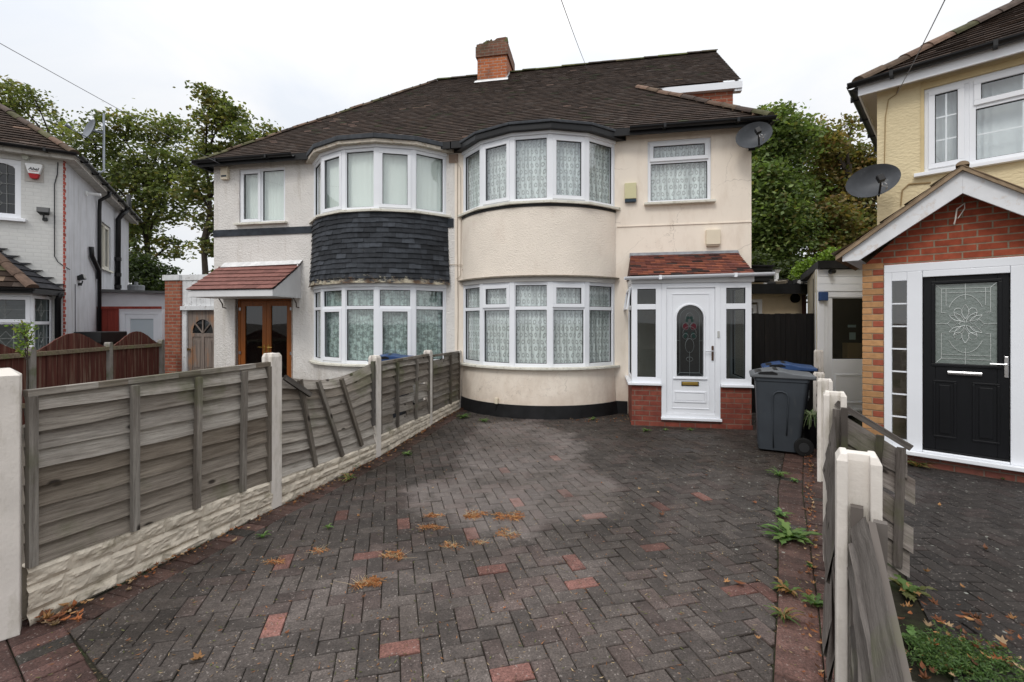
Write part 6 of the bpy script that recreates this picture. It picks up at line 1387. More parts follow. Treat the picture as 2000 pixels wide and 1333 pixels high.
for i in range(4):
    A, B_ = PO[i], PO[i+1]; z1 = zst[i]
    if i == 0: A = (-2.64, 2.42)
    a, b = ((-1, 1)[0], 0), None
    ux, uy = (B_[0]-A[0]), (B_[1]-A[1]); Ln = math.hypot(ux, uy); ux, uy = ux/Ln, uy/Ln
    stone('gravel_board', lfn, (A[0]+ux*.05, A[1]+uy*.05), (B_[0]-ux*.05, B_[1]-uy*.05), -.02, z1, i+1, res=(.012, .018, .022, .03)[i])
panel(lfn, (-2.635, 2.42), PO[1], .31, .25, 1.24, 1.26, 9, 1, [(.32, .0, .32, .97), (.575, .0, .585, .97), (.815, .0, .825, .97)])
p2_ = panel(lfn, PO[1], PO[2], .235, .18, 1.135, 1.12, 9, 2, [(.293, .0, .149, .99), (.569, .0, .316, .99), (.80, .04, .555, .99)], sag=s2, frame_=False, k=.98)
q = UB(); ux, uy = PO[2][0]-PO[1][0], PO[2][1]-PO[1][1]
def pp(t, z, off=.05): Lq = math.hypot(ux, uy); return (PO[1][0]+ux*t+uy/Lq*off, PO[1][1]+uy*t-ux/Lq*off, z)
stick(q, pp(.05, 1.13), pp(.24, .93, .07), .045, .03, (uy/1.58, -ux/1.58), (.11, .10, .09), 2.2); q.finish('loose_rail', woodm, p2_)
q = UB(); stick(q, pp(.93, .40, .03), pp(.93, 1.16, .03), .04, .04, (uy/1.58, -ux/1.58), (.12, .11, .10), 4.2); q.finish('batten', woodm, p2_)
panel(lfn, PO[2], PO[3], .26, .19, 1.12, 1.11, 9, 3, [(.28, .0, .28, .97), (.66, .0, .68, .97)], k=.85, holes=[(2, 0, .64, .03), (1, .0, .25, .0), (1, .5, .98, -.02), (3, 0, .98, .04), (4, 0, .64, .0), (4, .72, .98, .05)])
panel(lfn, PO[3], PO[4], .19, .17, 1.08, 1.06, 9, 4, [(.62, .0, .62, .97)], k=.75, holes=[(8, .45, .98, -.03)])
# ================================================================ broken fence on the right
rfn = thing('fence', 'collapsing grey lap fence between cream concrete posts dividing the two drives', 'fence')
PQ = FRt[1:]; Hq = [1.17, 1.15, 1.045, .95, 1.17]
def rang(i): return ang_of(PQ[max(0, i-1)], PQ[min(4, i+1)])
for i, ((x, y), h) in enumerate(zip(PQ, Hq)): fence_post(rfn, x, y, h, rang(i), w_=.115, d_=.125 if i == 0 else .13, slot=.06, top=.025)
ch_ = lambda r, k=1: sc3(k*r.uniform(.75, 1.25), (.19, .17, .155))
# panel between camera side and first post: leaning, shattered boards
def rdir(i, j_): a, b = (FRt[i], FRt[j_]); Lq = math.hypot(b[0]-a[0], b[1]-a[1]); return ((b[0]-a[0])/Lq, (b[1]-a[1])/Lq)
u0 = rdir(0, 1); rn = (u0[1], -u0[0])       # right-hand normal
def rp(i, s_, z, off): a = FRt[i]; d = rdir(i-1, i) if i < 2 else rdir(i-1, i); nn_ = (d[1], -d[0]); return (a[0]+d[0]*s_+nn_[0]*off, a[1]+d[1]*s_+nn_[1]*off, z)
rr2 = random.Random(77)
pk = UB()
for k in range(13):                           # boards slipping down towards the camera and leaning to the right
    z_hi = .98-.078*k; fall = .10+.045*k
    def Pb(t, k=k): x = rp(1, -.08-1.25*t, 0, -.01+.10*t-.010*k*t+.012*math.sin(k*2.3)*t); d = rdir(0, 1); return ((x[0], x[1]), (d[1], -d[0]), 1.25*t)
    board(pk, Pb, (lambda z_hi, k: lambda t: z_hi-.24*t+.015*math.sin(t*6+k))(z_hi, k), (lambda z_hi, k: lambda t: z_hi-(.050+.016*math.sin(k*5))-.24*t+.012*math.sin(t*8+k))(z_hi, k), .02*math.sin(k*3.1), .03+.022*math.sin(k*1.7), ch_(rr2, 1.2*(.5, 1.15, .7, 1.3)[k % 4]), 300+k, n=16)
fp = pk.finish('fence_panel', woodm, rfn); fp['label'] = 'shattered panel leaning away from the nearest post'
for (sA, zA_, oA, sB, zB_, oB, w_) in ((-.075, .0, -.02, -.06, 1.0, -.02, .035), (-.30, .0, .03, -.27, .86, .03, .035), (-.10, .35, .035, -.11, .98, .04, .03), (-.75, .0, .09, -.62, .80, .07, .035)):
    q = UB(); stick(q, rp(1, sA, zA_, oA), rp(1, sB, zB_, oB), w_, .035, rn, ch_(rr2, .9), sA*7); q.finish('batten', woodm, fp)
q = UB(); stick(q, rp(1, -1.2, .74, .10), rp(1, -.12, .97, .025), .018, .02, rn, ch_(rr2, 1.0), 2.7); q.finish('top_rail', woodm, fp)
q = UB(); stick(q, rp(1, -.18, .0, .36), rp(1, -.20, .60, .33), .05, .045, (u0[0]*-1, u0[1]*-1), ch_(rr2, .8), 2.7); q.finish('stump', woodm, fp)
# between first and second post
pk = UB(); d12 = rdir(1, 2); n12 = (d12[1], -d12[0])
def sp(i, j_, t, z, off):
    a, b = FRt[i], FRt[j_]; d = rdir(i, j_); return (a[0]+(b[0]-a[0])*t+d[1]*off, a[1]+(b[1]-a[1])*t-d[0]*off, z)
for k in range(8):
    z0 = .02+.12*k
    def Pb(t, k=k): x = sp(1, 2, .96-.86*t, 0, -.02+.02*math.sin(k*2.1)+.05*t*math.sin(k*1.7)); return ((x[0], x[1]), (-n12[0], -n12[1]), 1.6*t)
    board(pk, Pb, (lambda z0, k: lambda t: z0+.135-.12*t*(k/8)*1.2)(z0, k), (lambda z0, k: lambda t: z0-.15*t*(k/8)*1.2)(z0, k), .03, .002, ch_(rr2, .95), 340+k, n=14)
fp = pk.finish('fence_panel', woodm, rfn)
for t, zt, tt in ((.93, 1.06, .94), (.62, .85, .60), (.3, .72, .26)):
    q = UB(); stick(q, sp(1, 2, t, 0, .03), sp(1, 2, tt, zt, .03), .045, .035, n12, ch_(rr2, .8), t*5); q.finish('batten', woodm, fp)
# panel twisted away from the second post, its top rail sticking out to the right
pk = UB(); A2 = FRt[2]; e2 = Vector((.30, -.28, 0)); n2 = Vector((-.68, -.73))
for k in range(6):
    a0, b0 = Vector((A2[0]+.02, A2[1]-.05, 1.00-.155*k)), Vector((A2[0]+.02+e2.x*(.80+.12*math.sin(k*2.3)), A2[1]-.05+e2.y*(.80+.12*math.sin(k*2.3)), .80-.15*k))
    def Pb(t, a0=a0, b0=b0): p = a0.lerp(b0, t); return ((p.x, p.y), (n2.x, n2.y), t*.5)
    board(pk, Pb, (lambda a0, b0: lambda t: a0.z+(b0.z-a0.z)*t)(a0, b0), (lambda a0, b0, k: lambda t: a0.z-.17+(b0.z-a0.z)*t+.02*t)(a0, b0, k), .02, .0, ch_(rr2, 1.35), 380+k, n=10)
fp = pk.finish('fence_panel', woodm, rfn); fp['label'] = 'split panel twisted out over the dark drive'
for (a, b, w_) in (((.0, -.02, 1.08), (.29, -.27, .84), .035), ((-.03, -.05, 0), (-.02, -.05, 1.04), .04), ((.12, -.16, .20), (.16, -.19, .90), .04), ((.22, -.25, .1), (.235, -.26, .84), .045)):
    q = UB(); stick(q, (A2[0]+a[0], A2[1]+a[1], a[2]), (A2[0]+b[0], A2[1]+b[1], b[2]), w_, .03, (n2.x, n2.y), ch_(rr2, .8), a[0]*4+1); q.finish('batten', woodm, fp)
for (i, j_) in ((3, 4), (4, 5)):
    pk = UB(); d = rdir(i, j_)
    for k in range(7):
        def Pb(t, k=k, i=i, j_=j_, d=d): x = sp(i, j_, .06+.88*t, 0, .0); return ((x[0], x[1]), (-d[1], d[0]), 1.6*t)
        board(pk, Pb, (lambda k: lambda t: .02+.125*k+.14)(k), (lambda k: lambda t: .02+.125*k)(k), .03, .004, ch_(rr2, .7), 420+k+i*9, n=8)
    pk.finish('fence_panel', woodm, rfn)
# ================================================================ black boarded fence and gate wall behind the bins
Yf = 8.15
bfn = thing('fence', 'black stained close-boarded fence across the side passage', 'fence', (wx_(1462, Yf), Yf, 0)); W0 = wx_(1596, Yf)-wx_(1462, Yf)
m = MB(); nb_ = 13; r9 = random.Random(6)
for i in range(nb_): m.box(W0*i/nb_+.003, W0*(i+1)/nb_-.003, -.005*(i % 2), .015, .02, wz_(613, Yf)+r9.uniform(-.008, .008))
m.build('boards', M('wood_black', (.012, .011, .011), .7, amt=.4, scale=3, sc=(9, 9, .5), bs=.4, bscale=30, dirt=(.05, .035, .028), dirt_sc=(30, 30, 2), dirt_at=(.60, .8)), bfn); B('rail', MC['wood_black'], bfn, (0, W0, .016, .06, 1.2, 1.28)); B('post', MC['wood_black'], bfn, (W0-.0, W0+.09, -.04, .06, 0, wz_(608, Yf)))
# outbuilding behind it
Yo = 10.5
obd = thing('outbuilding', 'low cream outbuilding with black felt roof edge and round vent', 'outbuilding', (wx_(1440, Yo), Yo, 0)); x_ = lambda px: wx_(px, Yo)-wx_(1440, Yo)
crw = M('cream_wall', (.60, .50, .36), .9, amt=.1, scale=4, bs=.4, bscale=25); z_ = lambda py: wz_(py, Yo)
m = MB(); wall_holes(m, 0, x_(1572), 0, z_(574), [(x_(1455), x_(1489), 0, z_(585))]); m.box(x_(1572)-.1, x_(1572), .12, 3.5, 0, z_(574)); m.build('wall', crw, obd)
m = MB(); m.box(x_(1440), x_(1583), -.28, 3.5, z_(574), z_(557)); m.box(x_(1440), x_(1585), -.32, -.28, z_(576), z_(559)); m.build('roof', M('felt_black', (.015, .015, .016), .6, amt=.4, scale=5, bs=.3, bscale=15), obd)
m = MB(); a, b, t_ = x_(1440), x_(1489), z_(585); m.box(b-.07, b, .01, .08, 0, t_); m.box(a+.3, b-.07, .01, .08, t_-.07, t_); m.box(b-.2, b-.12, .02, .06, 0, t_-.12); m.box(a+.3, b-.2, .02, .06, t_-.2, t_-.12); m.build('door_frame', upvc, obd)
m = MB(); m.poly([(a+.1, .05, 0), (b-.2, .05, 0), (b-.2, .05, t_-.2), (a+.1, .05, t_-.2)]); m.build('pane', glass_dark, obd)
cx_, cz_ = x_(1552), z_(583); m = MB(); m.disc((cx_, -.02, cz_), (0, 1, 0), .105, .05, 18); m.build('vent', M('void_black', (.004, .004, .004), .9, amt=0), obd); m = MB(); m.tube([(x_(1568), -.05, 0), (x_(1568), -.05, z_(576))], .045, 8); m.build('drain_pipe', M('pipe_brown', (.05, .02, .018), .5), obd)
# upper black extension with white hopper
obe = thing('outbuilding', 'black boarded flat-roofed extension with white hopper behind the cream outbuilding', 'outbuilding', (wx_(1440, 12.3), 12.3, 0)); e_ = lambda px: wx_(px, 12.3)-wx_(1440, 12.3); ez = lambda py: wz_(py, 12.3)
m = MB(); m.box(0, e_(1497), 0, 2, 0, ez(552)); m.build('wall', crw, obe)
m = MB()
for i in range(4): m.box(0, e_(1505), -.10-.012*(i % 2), 2, ez(550)+(ez(522)-ez(550))*i/4, ez(550)+(ez(522)-ez(550))*(i+1)/4-.01)
m.box(-.02, e_(1507), -.16, 2.05, ez(522), ez(519)); m.build('fascia', MC['felt_black'], obe)
m = MB(); hx9 = e_(1510); m.hexa([(hx9-.05, -.2, ez(534)), (hx9+.05, -.2, ez(534)), (hx9+.05, -.1, ez(534)), (hx9-.05, -.1, ez(534)), (hx9-.085, -.24, ez(529)), (hx9+.085, -.24, ez(529)), (hx9+.085, -.08, ez(529)), (hx9-.085, -.08, ez(529))]); m.box(hx9-.04, hx9+.04, -.19, -.11, ez(557), ez(534)); m.build('hopper', upvc, obe)
# clutter on the flat roof
def wp(px, py, Y): return at(px, py, Y)
rub = thing('roof_clutter', 'torn felt and offcuts piled on the low flat roof', 'rubble', (wx_(1545, 11), 11, wz_(557, 11))); rq = random.Random(12); m = MB()
for i in range(16):
    x, y = rq.uniform(-.55, .45), rq.uniform(-.4, .5); m.T = T_at(x, y, 0, rq.random()*3) @ Matrix.Rotation(rq.uniform(-.3, .5), 4, 'X'); m.box(-.2, .2, -.03, .05, .0, .04+rq.random()*.1, rq.choice([(.02,)*3, (.05, .045, .04), (.5, .5, .5), (.04,)*3, (.2, .17, .13)]))
m.T = None; m.build('debris', M('debris', None, .8, attr=True), rub)
bsc = thing('chimney_pot', 'small grey block on the low roof', 'block', wp(1518, 554, 11)); B('block', MC['box_white'], bsc, (-.06, .06, 0, .1, 0, .1), bevel=.01); bsc.name = 'roof_block'
# ================================================================ white side passage door of the yellow house
Yp = 7.75
sp_ = thing('side_passage', 'white clad passage with half-glazed white door beside the yellow house', 'outbuilding', (wx_(1596, Yp), Yp, 0)); q_ = lambda px: wx_(px, Yp)-wx_(1596, Yp); y_z = lambda py: wz_(py, Yp); XR = q_(1760)
m = MB()
for i in range(3): m.box(0, XR, -.01-.0*i, .05, y_z(570)+(y_z(527)-y_z(570))*i/3+.004, y_z(570)+(y_z(527)-y_z(570))*(i+1)/3)
m.box(0, XR, .01, .04, y_z(572), y_z(526)); m.build('cladding', upvc, sp_, bevel=.004)
m = MB(); m.prism([(-.05, -.10), (XR, -.10), (XR+1, 2.4), (1.22, 2.4)], y_z(525), y_z(513)+.02, 'xy'); m.build('roof', MC['felt_black'], sp_)
m = MB(); m.prism([(-.02, .0), (.0, .0), (1.30, 2.25), (1.28, 2.25)], 0, y_z(526), 'xy'); m.build('side_wall', M('side_cream', (.55, .52, .42), .8, amt=.2), sp_)
m = MB(); m.box(.0, q_(1609), -.02, .06, 0, y_z(571)); m.box(q_(1609), q_(1617), .0, .06, 0, y_z(571)); m.box(q_(1617), XR, .0, .06, y_z(581), y_z(571)); m.build('frame', upvc, sp_, bevel=.004)
m = MB(); a, b = q_(1617)+.002, XR; gl = q_(1627); zt9, zb9 = y_z(583), y_z(702); m.box(a, gl, .015, .055, .05, y_z(581)); m.box(gl, b, .015, .055, .05, zb9); m.box(gl, b, .015, .055, zt9, y_z(581)-.001); rframe(m, gl+.04, gl+1.1, .25, .75, .03, .005, .0148); m.box(gl-.0, b, -.0, .014, .12, .16)
dk = m.build('door', upvc, sp_, bevel=.004)
m = MB(); m.poly([(gl, .035, zb9), (b, .035, zb9), (b, .035, zt9), (gl, .035, zt9)]); m.build('door_glass', glass_dark, dk)
m = MB(); m.box(gl, b, .5, .52, 0, 2.4, (.03, .03, .035)); m.box(q_(1662), q_(1690), .08, .2, y_z(701), y_z(671), (.38, .24, .12)); m.box(q_(1660), q_(1676), .045, .05, y_z(640), y_z(635), (.4, .5, .48)); m.box(q_(1663), q_(1675), .045, .05, y_z(664), y_z(650), (.45, .55, .52)); m.build('passage_contents', M('contents', None, .8, attr=True, amt=0), sp_)
B('blue_box', M('paint_blue', (.035, .07, .17), .4, amt=.1), sp_, (0, q_(1612), -.08, -.021, y_z(588), y_z(571)), bevel=.01); m = MB(); cp = (q_(1618), -.05, y_z(532)); m.tube([cp, (cp[0], -.13, cp[2])], .04, 10); m.build('pipe_end', gutter_m, sp_)
pl = thing('timber_plank', 'weathered plank leaning in the corner behind the black fence', 'plank', wp(1580, 612, 9.2)); m = MB(); m.tube([(0, 0, -.6), (.16, .1, .5)], .03, 4); m.build('plank', M('plank_grey', (.25, .2, .16), .8, amt=.3), pl)
# ================================================================ wheelie bins
def smooth_box(mb, sec, n=6, r_=.05):      # sections: (z, x0, x1, hy); rounded rectangle loft
    loops = []
    for (z, x0, x1, hy) in sec:
        lp_ = []
        for (cx, cy, a0) in ((x1-r_, hy-r_, 0), (x0+r_, hy-r_, 90), (x0+r_, -hy+r_, 180), (x1-r_, -hy+r_, 270)):
            for k in range(n+1): a = R(a0+90*k/n); lp_.append((cx+r_*math.cos(a), cy+r_*math.sin(a), z))
        loops.append(lp_+[lp_[0]])
    mb.grid(loops); N_ = len(loops[0])-1
    mb.poly(loops[-1][:-1]); mb.poly(loops[0][:-1][::-1])
def wheelie(loc, rz, body, lid, label, mark=False):
    t = thing('wheelie_bin', label, 'bin', loc, rz)
    m = MB(); smooth_box(m, [(.03, -.29, .20, .245), (.30, -.30, .235, .255), (.93, -.325, .30, .28), (.94, -.34, .32, .29), (.985, -.345, .325, .29)]); m.build('body', body, t, smooth=True).modifiers.new('e', 'EDGE_SPLIT').split_angle = R(35)
    m = MB()                                  # raised arch moulding on each side
    for s_ in (-1, 1):
        def yy(z): return s_*(.237+(.285-.237)*(z/.93)+.004)
        p = [(-.105, .06)]+[(-.115, z) for z in (.3, .6, .74)]+[(-.09, .79), (-.05, .81), (.0, .81), (.045, .79), (.07, .74)]+[(.06, .5), (.05, .24)]
        m.tube([(x, yy(z), z) for x, z in p], .010, 6)
    m.build('moulding', body, t, smooth=True)
    m = MB(); pr = [(-.395, .985), (-.395, 1.012), (-.36, 1.03), (-.30, 1.045), (-.22, 1.065), (-.10, 1.082), (.0, 1.078), (.12, 1.05), (.30, 1.035), (.385, 1.03), (.385, .985)]
    m.prism(pr, -.315, .315, 'xz'); l = m.build('lid', lid, t, bevel=.012)
    m = MB(); m.prism([(-.30, 1.046), (-.27, 1.060), (-.12, 1.074), (-.06, 1.05), (-.06, 1.03), (-.28, 1.03)], -.319, -.300, 'xz'); m.prism([(-.33, 1.038), (-.05, 1.085), (-.05, 1.09), (-.33, 1.045)], -.2, .2); m.build('handle_recess', gutter_m, l)
    m = MB(); m.tube([(.375, -.26, 1.0), (.375, .26, 1.0)], .018, 8)
    for y in (-.2, 0, .2): m.box(.33, .40, y-.03, y+.03, .97, 1.02)
    m.build('hinge', body, t, bevel=.004)
    for s_ in (-1, 1):
        m = MB(); m.tube([(.25, s_*.24, .115), (.25, s_*.30, .115)], .115, 24); w_ = m.build('wheel', M('tyre', (.012, .012, .012), .7, amt=.3), t, bevel=.008)
        m = MB(); m.tube([(.25, s_*.295, .115), (.25, s_*.307, .115)], .06, 16); m.build('hub', M('hub_grey', (.035, .036, .038), .5), w_); 
    if mark:
        fc = bpy.data.curves.new('txt', 'FONT'); fc.body = '4'; fc.size = .2; fc.extrude = .001; o_ = bpy.data.objects.new('txt', fc); COL.objects.link(o_); bpy.context.view_layer.update()
        me = bpy.data.meshes.new_from_object(o_.evaluated_get(bpy.context.evaluated_depsgraph_get())); bpy.data.objects.remove(o_); me.materials.clear(); me.materials.append(M('paint_number', (.75, .78, .8), .6, amt=.1))
        for v in me.vertices: v.co = (.318-(.82-(.72+v.co.y))*.10, -.05-v.co.x, .70+v.co.y) if False else (.305+(v.co.y)*.09+.004, -.25+v.co.x, .70+v.co.y)
        q = bpy.data.objects.new('number', me); COL.objects.link(q); q.parent = t
    return t
binm = M('bin_grey', (.044, .051, .06), .5, amt=.15, scale=4, bs=.15, bscale=120, bd=.002, dirt=(.10, .10, .095), dirt_sc=(3, 3, 1), dirt_at=(.6, .85)); bing = M('bin_lid_grey', (.115, .122, .13), .5, amt=.15, scale=6)
blue = M('bin_blue', (.028, .065, .17), .45, amt=.2, scale=6); dkb = M('bin_dark', (.02, .022, .028), .5, amt=.2)
wheelie((3.44, 5.90, 0), R(-26), binm, bing, 'dark grey wheelie bin with lighter lid standing by the white porch', True).scale = (.90, .92, .945)
wheelie((4.04, 6.75, 0), R(-26), dkb, blue, 'wheelie bin with blue lid behind the grey bin').scale = (.86, .92, .955)
wheelie((-1.98, 7.75, 0), R(10), dkb, blue, 'blue-lidded wheelie bin behind the sagging fence under the left bay window')
# ================================================================ foliage
def leaf_material(name, transl=.35, rough=.55):
    m = bpy.data.materials.new(name); m.use_nodes = True; nt = m.node_tree; p = nt.nodes['Principled BSDF']; o = nt.nodes['Material Output']
    a = N(nt, 'ShaderNodeAttribute'); a.attribute_name = 'Col'; L(nt, a.outputs['Color'], p.inputs['Base Color']); p.inputs['Roughness'].default_value = rough; p.inputs['Specular IOR Level'].default_value = .3
    t = N(nt, 'ShaderNodeBsdfTranslucent'); L(nt, mixc(nt, 1.0, a.outputs['Color'], (1.5, 1.6, .8), 'MULTIPLY'), t.inputs[0]); x = N(nt, 'ShaderNodeMixShader'); x.inputs[0].default_value = transl
    L(nt, p.outputs[0], x.inputs[1]); L(nt, t.outputs[0], x.inputs[2]); L(nt, x.outputs[0], o.inputs[0]); return m
leafm = leaf_material('leaves'); bark = M('bark', (.06, .048, .038), .95, amt=.4, scale=6, sc=(4, 4, .8), bs=.7, bscale=15, bd=.03)
def leaf_mesh(name, C, S, colr, seed, parent, mat=None, flat=.45, fold=.25, aspect=.62):
    """C: (n,3) centres, S: (n,) sizes, colr: (n,3)"""
    g_ = np.random.default_rng(seed); n = len(C)
    az = g_.uniform(0, 2*np.pi, n); nz_ = g_.normal(0, 1, (n, 3)); nz_[:, 2] = np.abs(nz_[:, 2])+flat; nz_ /= np.linalg.norm(nz_, axis=1)[:, None]
    a = np.stack([np.cos(az), np.sin(az), np.zeros(n)], 1); a -= nz_*(a*nz_).sum(1)[:, None]; a /= np.linalg.norm(a, axis=1)[:, None]; b = np.cross(nz_, a)
    L_ = S[:, None]; Wd = L_*aspect
    # six point leaf: base, two shoulders, two flanks, tip
    v = np.empty((n, 6, 3)); dr = nz_*L_*fold
    v[:, 0] = C-a*L_*.5; v[:, 1] = C-a*L_*.12+b*Wd*.5-dr*.3; v[:, 2] = C+a*L_*.25+b*Wd*.36-dr*.5; v[:, 3] = C+a*L_*.5-dr; v[:, 4] = C+a*L_*.25-b*Wd*.36-dr*.5; v[:, 5] = C-a*L_*.12-b*Wd*.5-dr*.3
    me = bpy.data.meshes.new(name); me.vertices.add(n*6); me.vertices.foreach_set('co', v.astype(np.float32).ravel()); me.loops.add(n*6); me.loops.foreach_set('vertex_index', np.arange(n*6, dtype=np.int32))
    me.polygons.add(n); me.polygons.foreach_set('loop_start', np.arange(0, n*6, 6, dtype=np.int32)); me.update(calc_edges=True)
    at_ = me.color_attributes.new('Col', 'FLOAT_COLOR', 'CORNER'); c = np.ones((n, 6, 4), dtype=np.float32); c[:, :, :3] = colr[:, None, :]; at_.data.foreach_set('color', c.ravel())
    me.materials.append(mat or leafm); o = bpy.data.objects.new(name, me); COL.objects.link(o); o.parent = parent; return o
def palette(g_, n, cols, w, var=.3):
    c = np.array(cols)[g_.choice(len(cols), n, p=np.array(w)/sum(w))]; return c*g_.uniform(1-var, 1+var, (n, 1))
def tree(name, label, cat, base, blobs, Y, n_leaf, cols, w, seed, size=(.10, .20), tr=.16, trunk_top=None, cl_r=.45, per=26, depth=1.0, group=None, trunk=True, dens_pow=.5, clumpvar=.45):
    g_ = np.random.default_rng(seed); r = random.Random(seed)
    t = thing(name, label, cat, (base[0], base[1], 0), 0, group)
    bl = []
    for (px, py, rp_) in blobs:
        x, y, z = at(px, py, Y); rad = rp_/F*Y; bl.append((x-base[0], (y-base[1])+r.uniform(-.8, .8)*depth, z, rad))
    tot = sum(b[3]**2 for b in bl); C = []; cid = []; tips = []
    k = 0
    for bi, (x, y, z, rad) in enumerate(bl):
        ncl = max(3, int(n_leaf/per*rad**2/tot))
        d = g_.normal(0, 1, (ncl, 3)); d /= np.linalg.norm(d, axis=1)[:, None]; rr_ = rad*g_.uniform(.15, 1.0, ncl)**dens_pow
        cc = np.array([x, y, z])+d*rr_[:, None]*np.array([1, 1.15*depth, 1]); cc = cc[cc[:, 2] > .15]; tips.append(cc)
        for c in cc:
            q = c+g_.normal(0, 1, (per, 3))*np.array([cl_r, cl_r, cl_r*.38])*r.uniform(.5, 1.15)*np.array([1, 1, 1]); q[:, 2] -= np.linalg.norm(q[:, :2]-c[:2], axis=1)*.25
            C.append(q); cid.append(np.full(per, k)); k += 1
    C = np.concatenate(C); cid = np.concatenate(cid); cl = g_.uniform(1-clumpvar, 1+clumpvar, k); clc = palette(g_, k, cols, w, .1)
    colr = palette(g_, len(C), cols, w)*.45+clc[cid]*.55; colr = colr*cl[cid][:, None]
    leaf_mesh('crown', C, g_.uniform(size[0], size[1], len(C)), colr, seed+1, t)
    if trunk:
        m = MB(); top = max(b[2] for b in bl); tt = trunk_top or top*.82; pts = [(r.uniform(-.08, .08)*i*.4, r.uniform(-.08, .08)*i*.4, tt*i/7) for i in range(8)]
        m.tube(pts, [tr*(1.25-.95*i/7) for i in range(8)], 9)
        for bi, (x, y, z, rad) in enumerate(bl):
            z0 = min(max(z-rad-math.hypot(x, y)*.8, tt*.22), tt*.93); i = z0/tt*7; a = Vector(pts[int(i)]).lerp(Vector(pts[min(7, int(i)+1)]), i-int(i)); e = Vector((x, y, z))
            mid = a.lerp(e, .5)+Vector((r.uniform(-.2, .2), r.uniform(-.2, .2), .15)); m.tube([a, a.lerp(mid, .5), mid, e], [tr*.42, tr*.33, tr*.24, tr*.10], 6)
            cc = tips[bi]
            for c in cc[::2][:14]: 
                s_ = mid.lerp(e, r.uniform(.2, 1)); c = Vector(c); m.tube([s_, s_.lerp(c, .5)+Vector((r.uniform(-.1, .1), r.uniform(-.1, .1), .06)), c], [tr*.11, tr*.07, tr*.03], 4)
        m.build('trunk', bark, t, smooth=True)
    return t
gA = [(.13, .155, .05), (.085, .115, .04), (.18, .19, .065), (.21, .15, .055)]
tree('tree', 'airy green tree rising between the white house and the off-white house', 'tree', ((285-1000)/F*20, 20), [(205, 290, 42), (255, 262, 38), (318, 262, 40), (240, 340, 50), (305, 345, 52), (360, 330, 40), (285, 420, 46), (235, 440, 36), (345, 400, 38), (335, 240, 22), (190, 335, 30), (262, 490, 36), (330, 480, 26)], 20, 15000, gA, [4, 5, 3, .8], 31, per=26, cl_r=.30, trunk_top=8.0)
tree('tree', 'taller sparse tree just left of the off-white house corner', 'tree', ((402-1000)/F*18, 18), [(432, 205, 22), (465, 235, 30), (425, 245, 24), (512, 250, 22), (405, 300, 34), (455, 290, 36), (500, 280, 26), (385, 365, 34), (405, 420, 36), (400, 480, 20), (408, 535, 16)], 18, 8500, gA, [4, 4, 4, 1.4], 32, per=22, cl_r=.27, trunk_top=8.4, tr=.13)
tree('tree', 'tree top showing above the roof of the white brick house', 'tree', (-22, 22), [(15, 185, 32), (60, 190, 30), (98, 222, 18), (30, 222, 30), (-30, 190, 50), (-60, 270, 60), (80, 245, 22), (20, 300, 60)], 22, 8000, gA, [4, 4, 4, 1.0], 33, per=24, cl_r=.38)
tree('bush', 'dark evergreen bush low behind the side gate', 'bush', ((290-1000)/F*17, 17), [(270, 520, 30), (300, 545, 34), (280, 575, 34), (310, 600, 30), (262, 600, 30), (330, 560, 14)], 17, 11000, [(.03, .045, .018), (.05, .07, .025), (.08, .11, .03)], [5, 3, 1], 34, size=(.08, .15), per=18, cl_r=.3, tr=.08, trunk_top=2)
tree('tree', 'dense green tree beside the right corner of the cream house', 'tree', ((1530-1000)/F*17, 17), [(1520, 245, 42), (1560, 262, 40), (1500, 290, 34), (1530, 330, 52), (1500, 400, 46), (1565, 370, 44), (1520, 460, 50), (1570, 440, 40), (1488, 490, 40), (1545, 520, 40), (1475, 350, 30), (1480, 430, 34)], 17, 34000, [(.125, .175, .055), (.085, .125, .04), (.19, .235, .08), (.19, .14, .05)], [5, 5, 2, .8], 35, per=28, cl_r=.32, size=(.10, .19), tr=.2)
tree('tree', 'autumn tinted brown and green tree beside the yellow house', 'tree', ((1655-1000)/F*18, 18), [(1612, 285, 32), (1650, 272, 30), (1690, 300, 36), (1622, 340, 46), (1680, 370, 46), (1640, 410, 50), (1598, 430, 36), (1700, 440, 40), (1620, 485, 46), (1670, 505, 44), (1740, 330, 60), (1730, 450, 60), (1604, 245, 16), (1670, 240, 14)], 18, 34000, [(.24, .155, .06), (.20, .175, .06), (.13, .155, .05), (.27, .155, .06)], [3, 4, 6, 1], 36, per=28, cl_r=.33, size=(.10, .19), tr=.2)
tree('bush', 'bright yellow-green bush above the torn flat roof', 'bush', ((1598-1000)/F*12.5, 12.5), [(1585, 515, 14), (1612, 502, 15), (1570, 530, 12), (1600, 528, 14), (1625, 515, 10)], 12.5, 4500, [(.20, .30, .05), (.13, .20, .04)], [3, 2], 37, size=(.05, .10), per=16, cl_r=.12, tr=.03, trunk_top=2, depth=.4)
tree('hedge', 'dark hedge filling the gap behind the low outbuildings', 'hedge', ((1560-1000)/F*15, 15), [(1480, 520, 30), (1520, 540, 30), (1560, 550, 28), (1600, 560, 30), (1640, 560, 30), (1680, 560, 30), (1450, 540, 30)], 15, 14000, [(.04, .055, .02), (.07, .09, .03)], [4, 2], 38, size=(.08, .15), per=18, cl_r=.3, tr=.06, trunk_top=2)
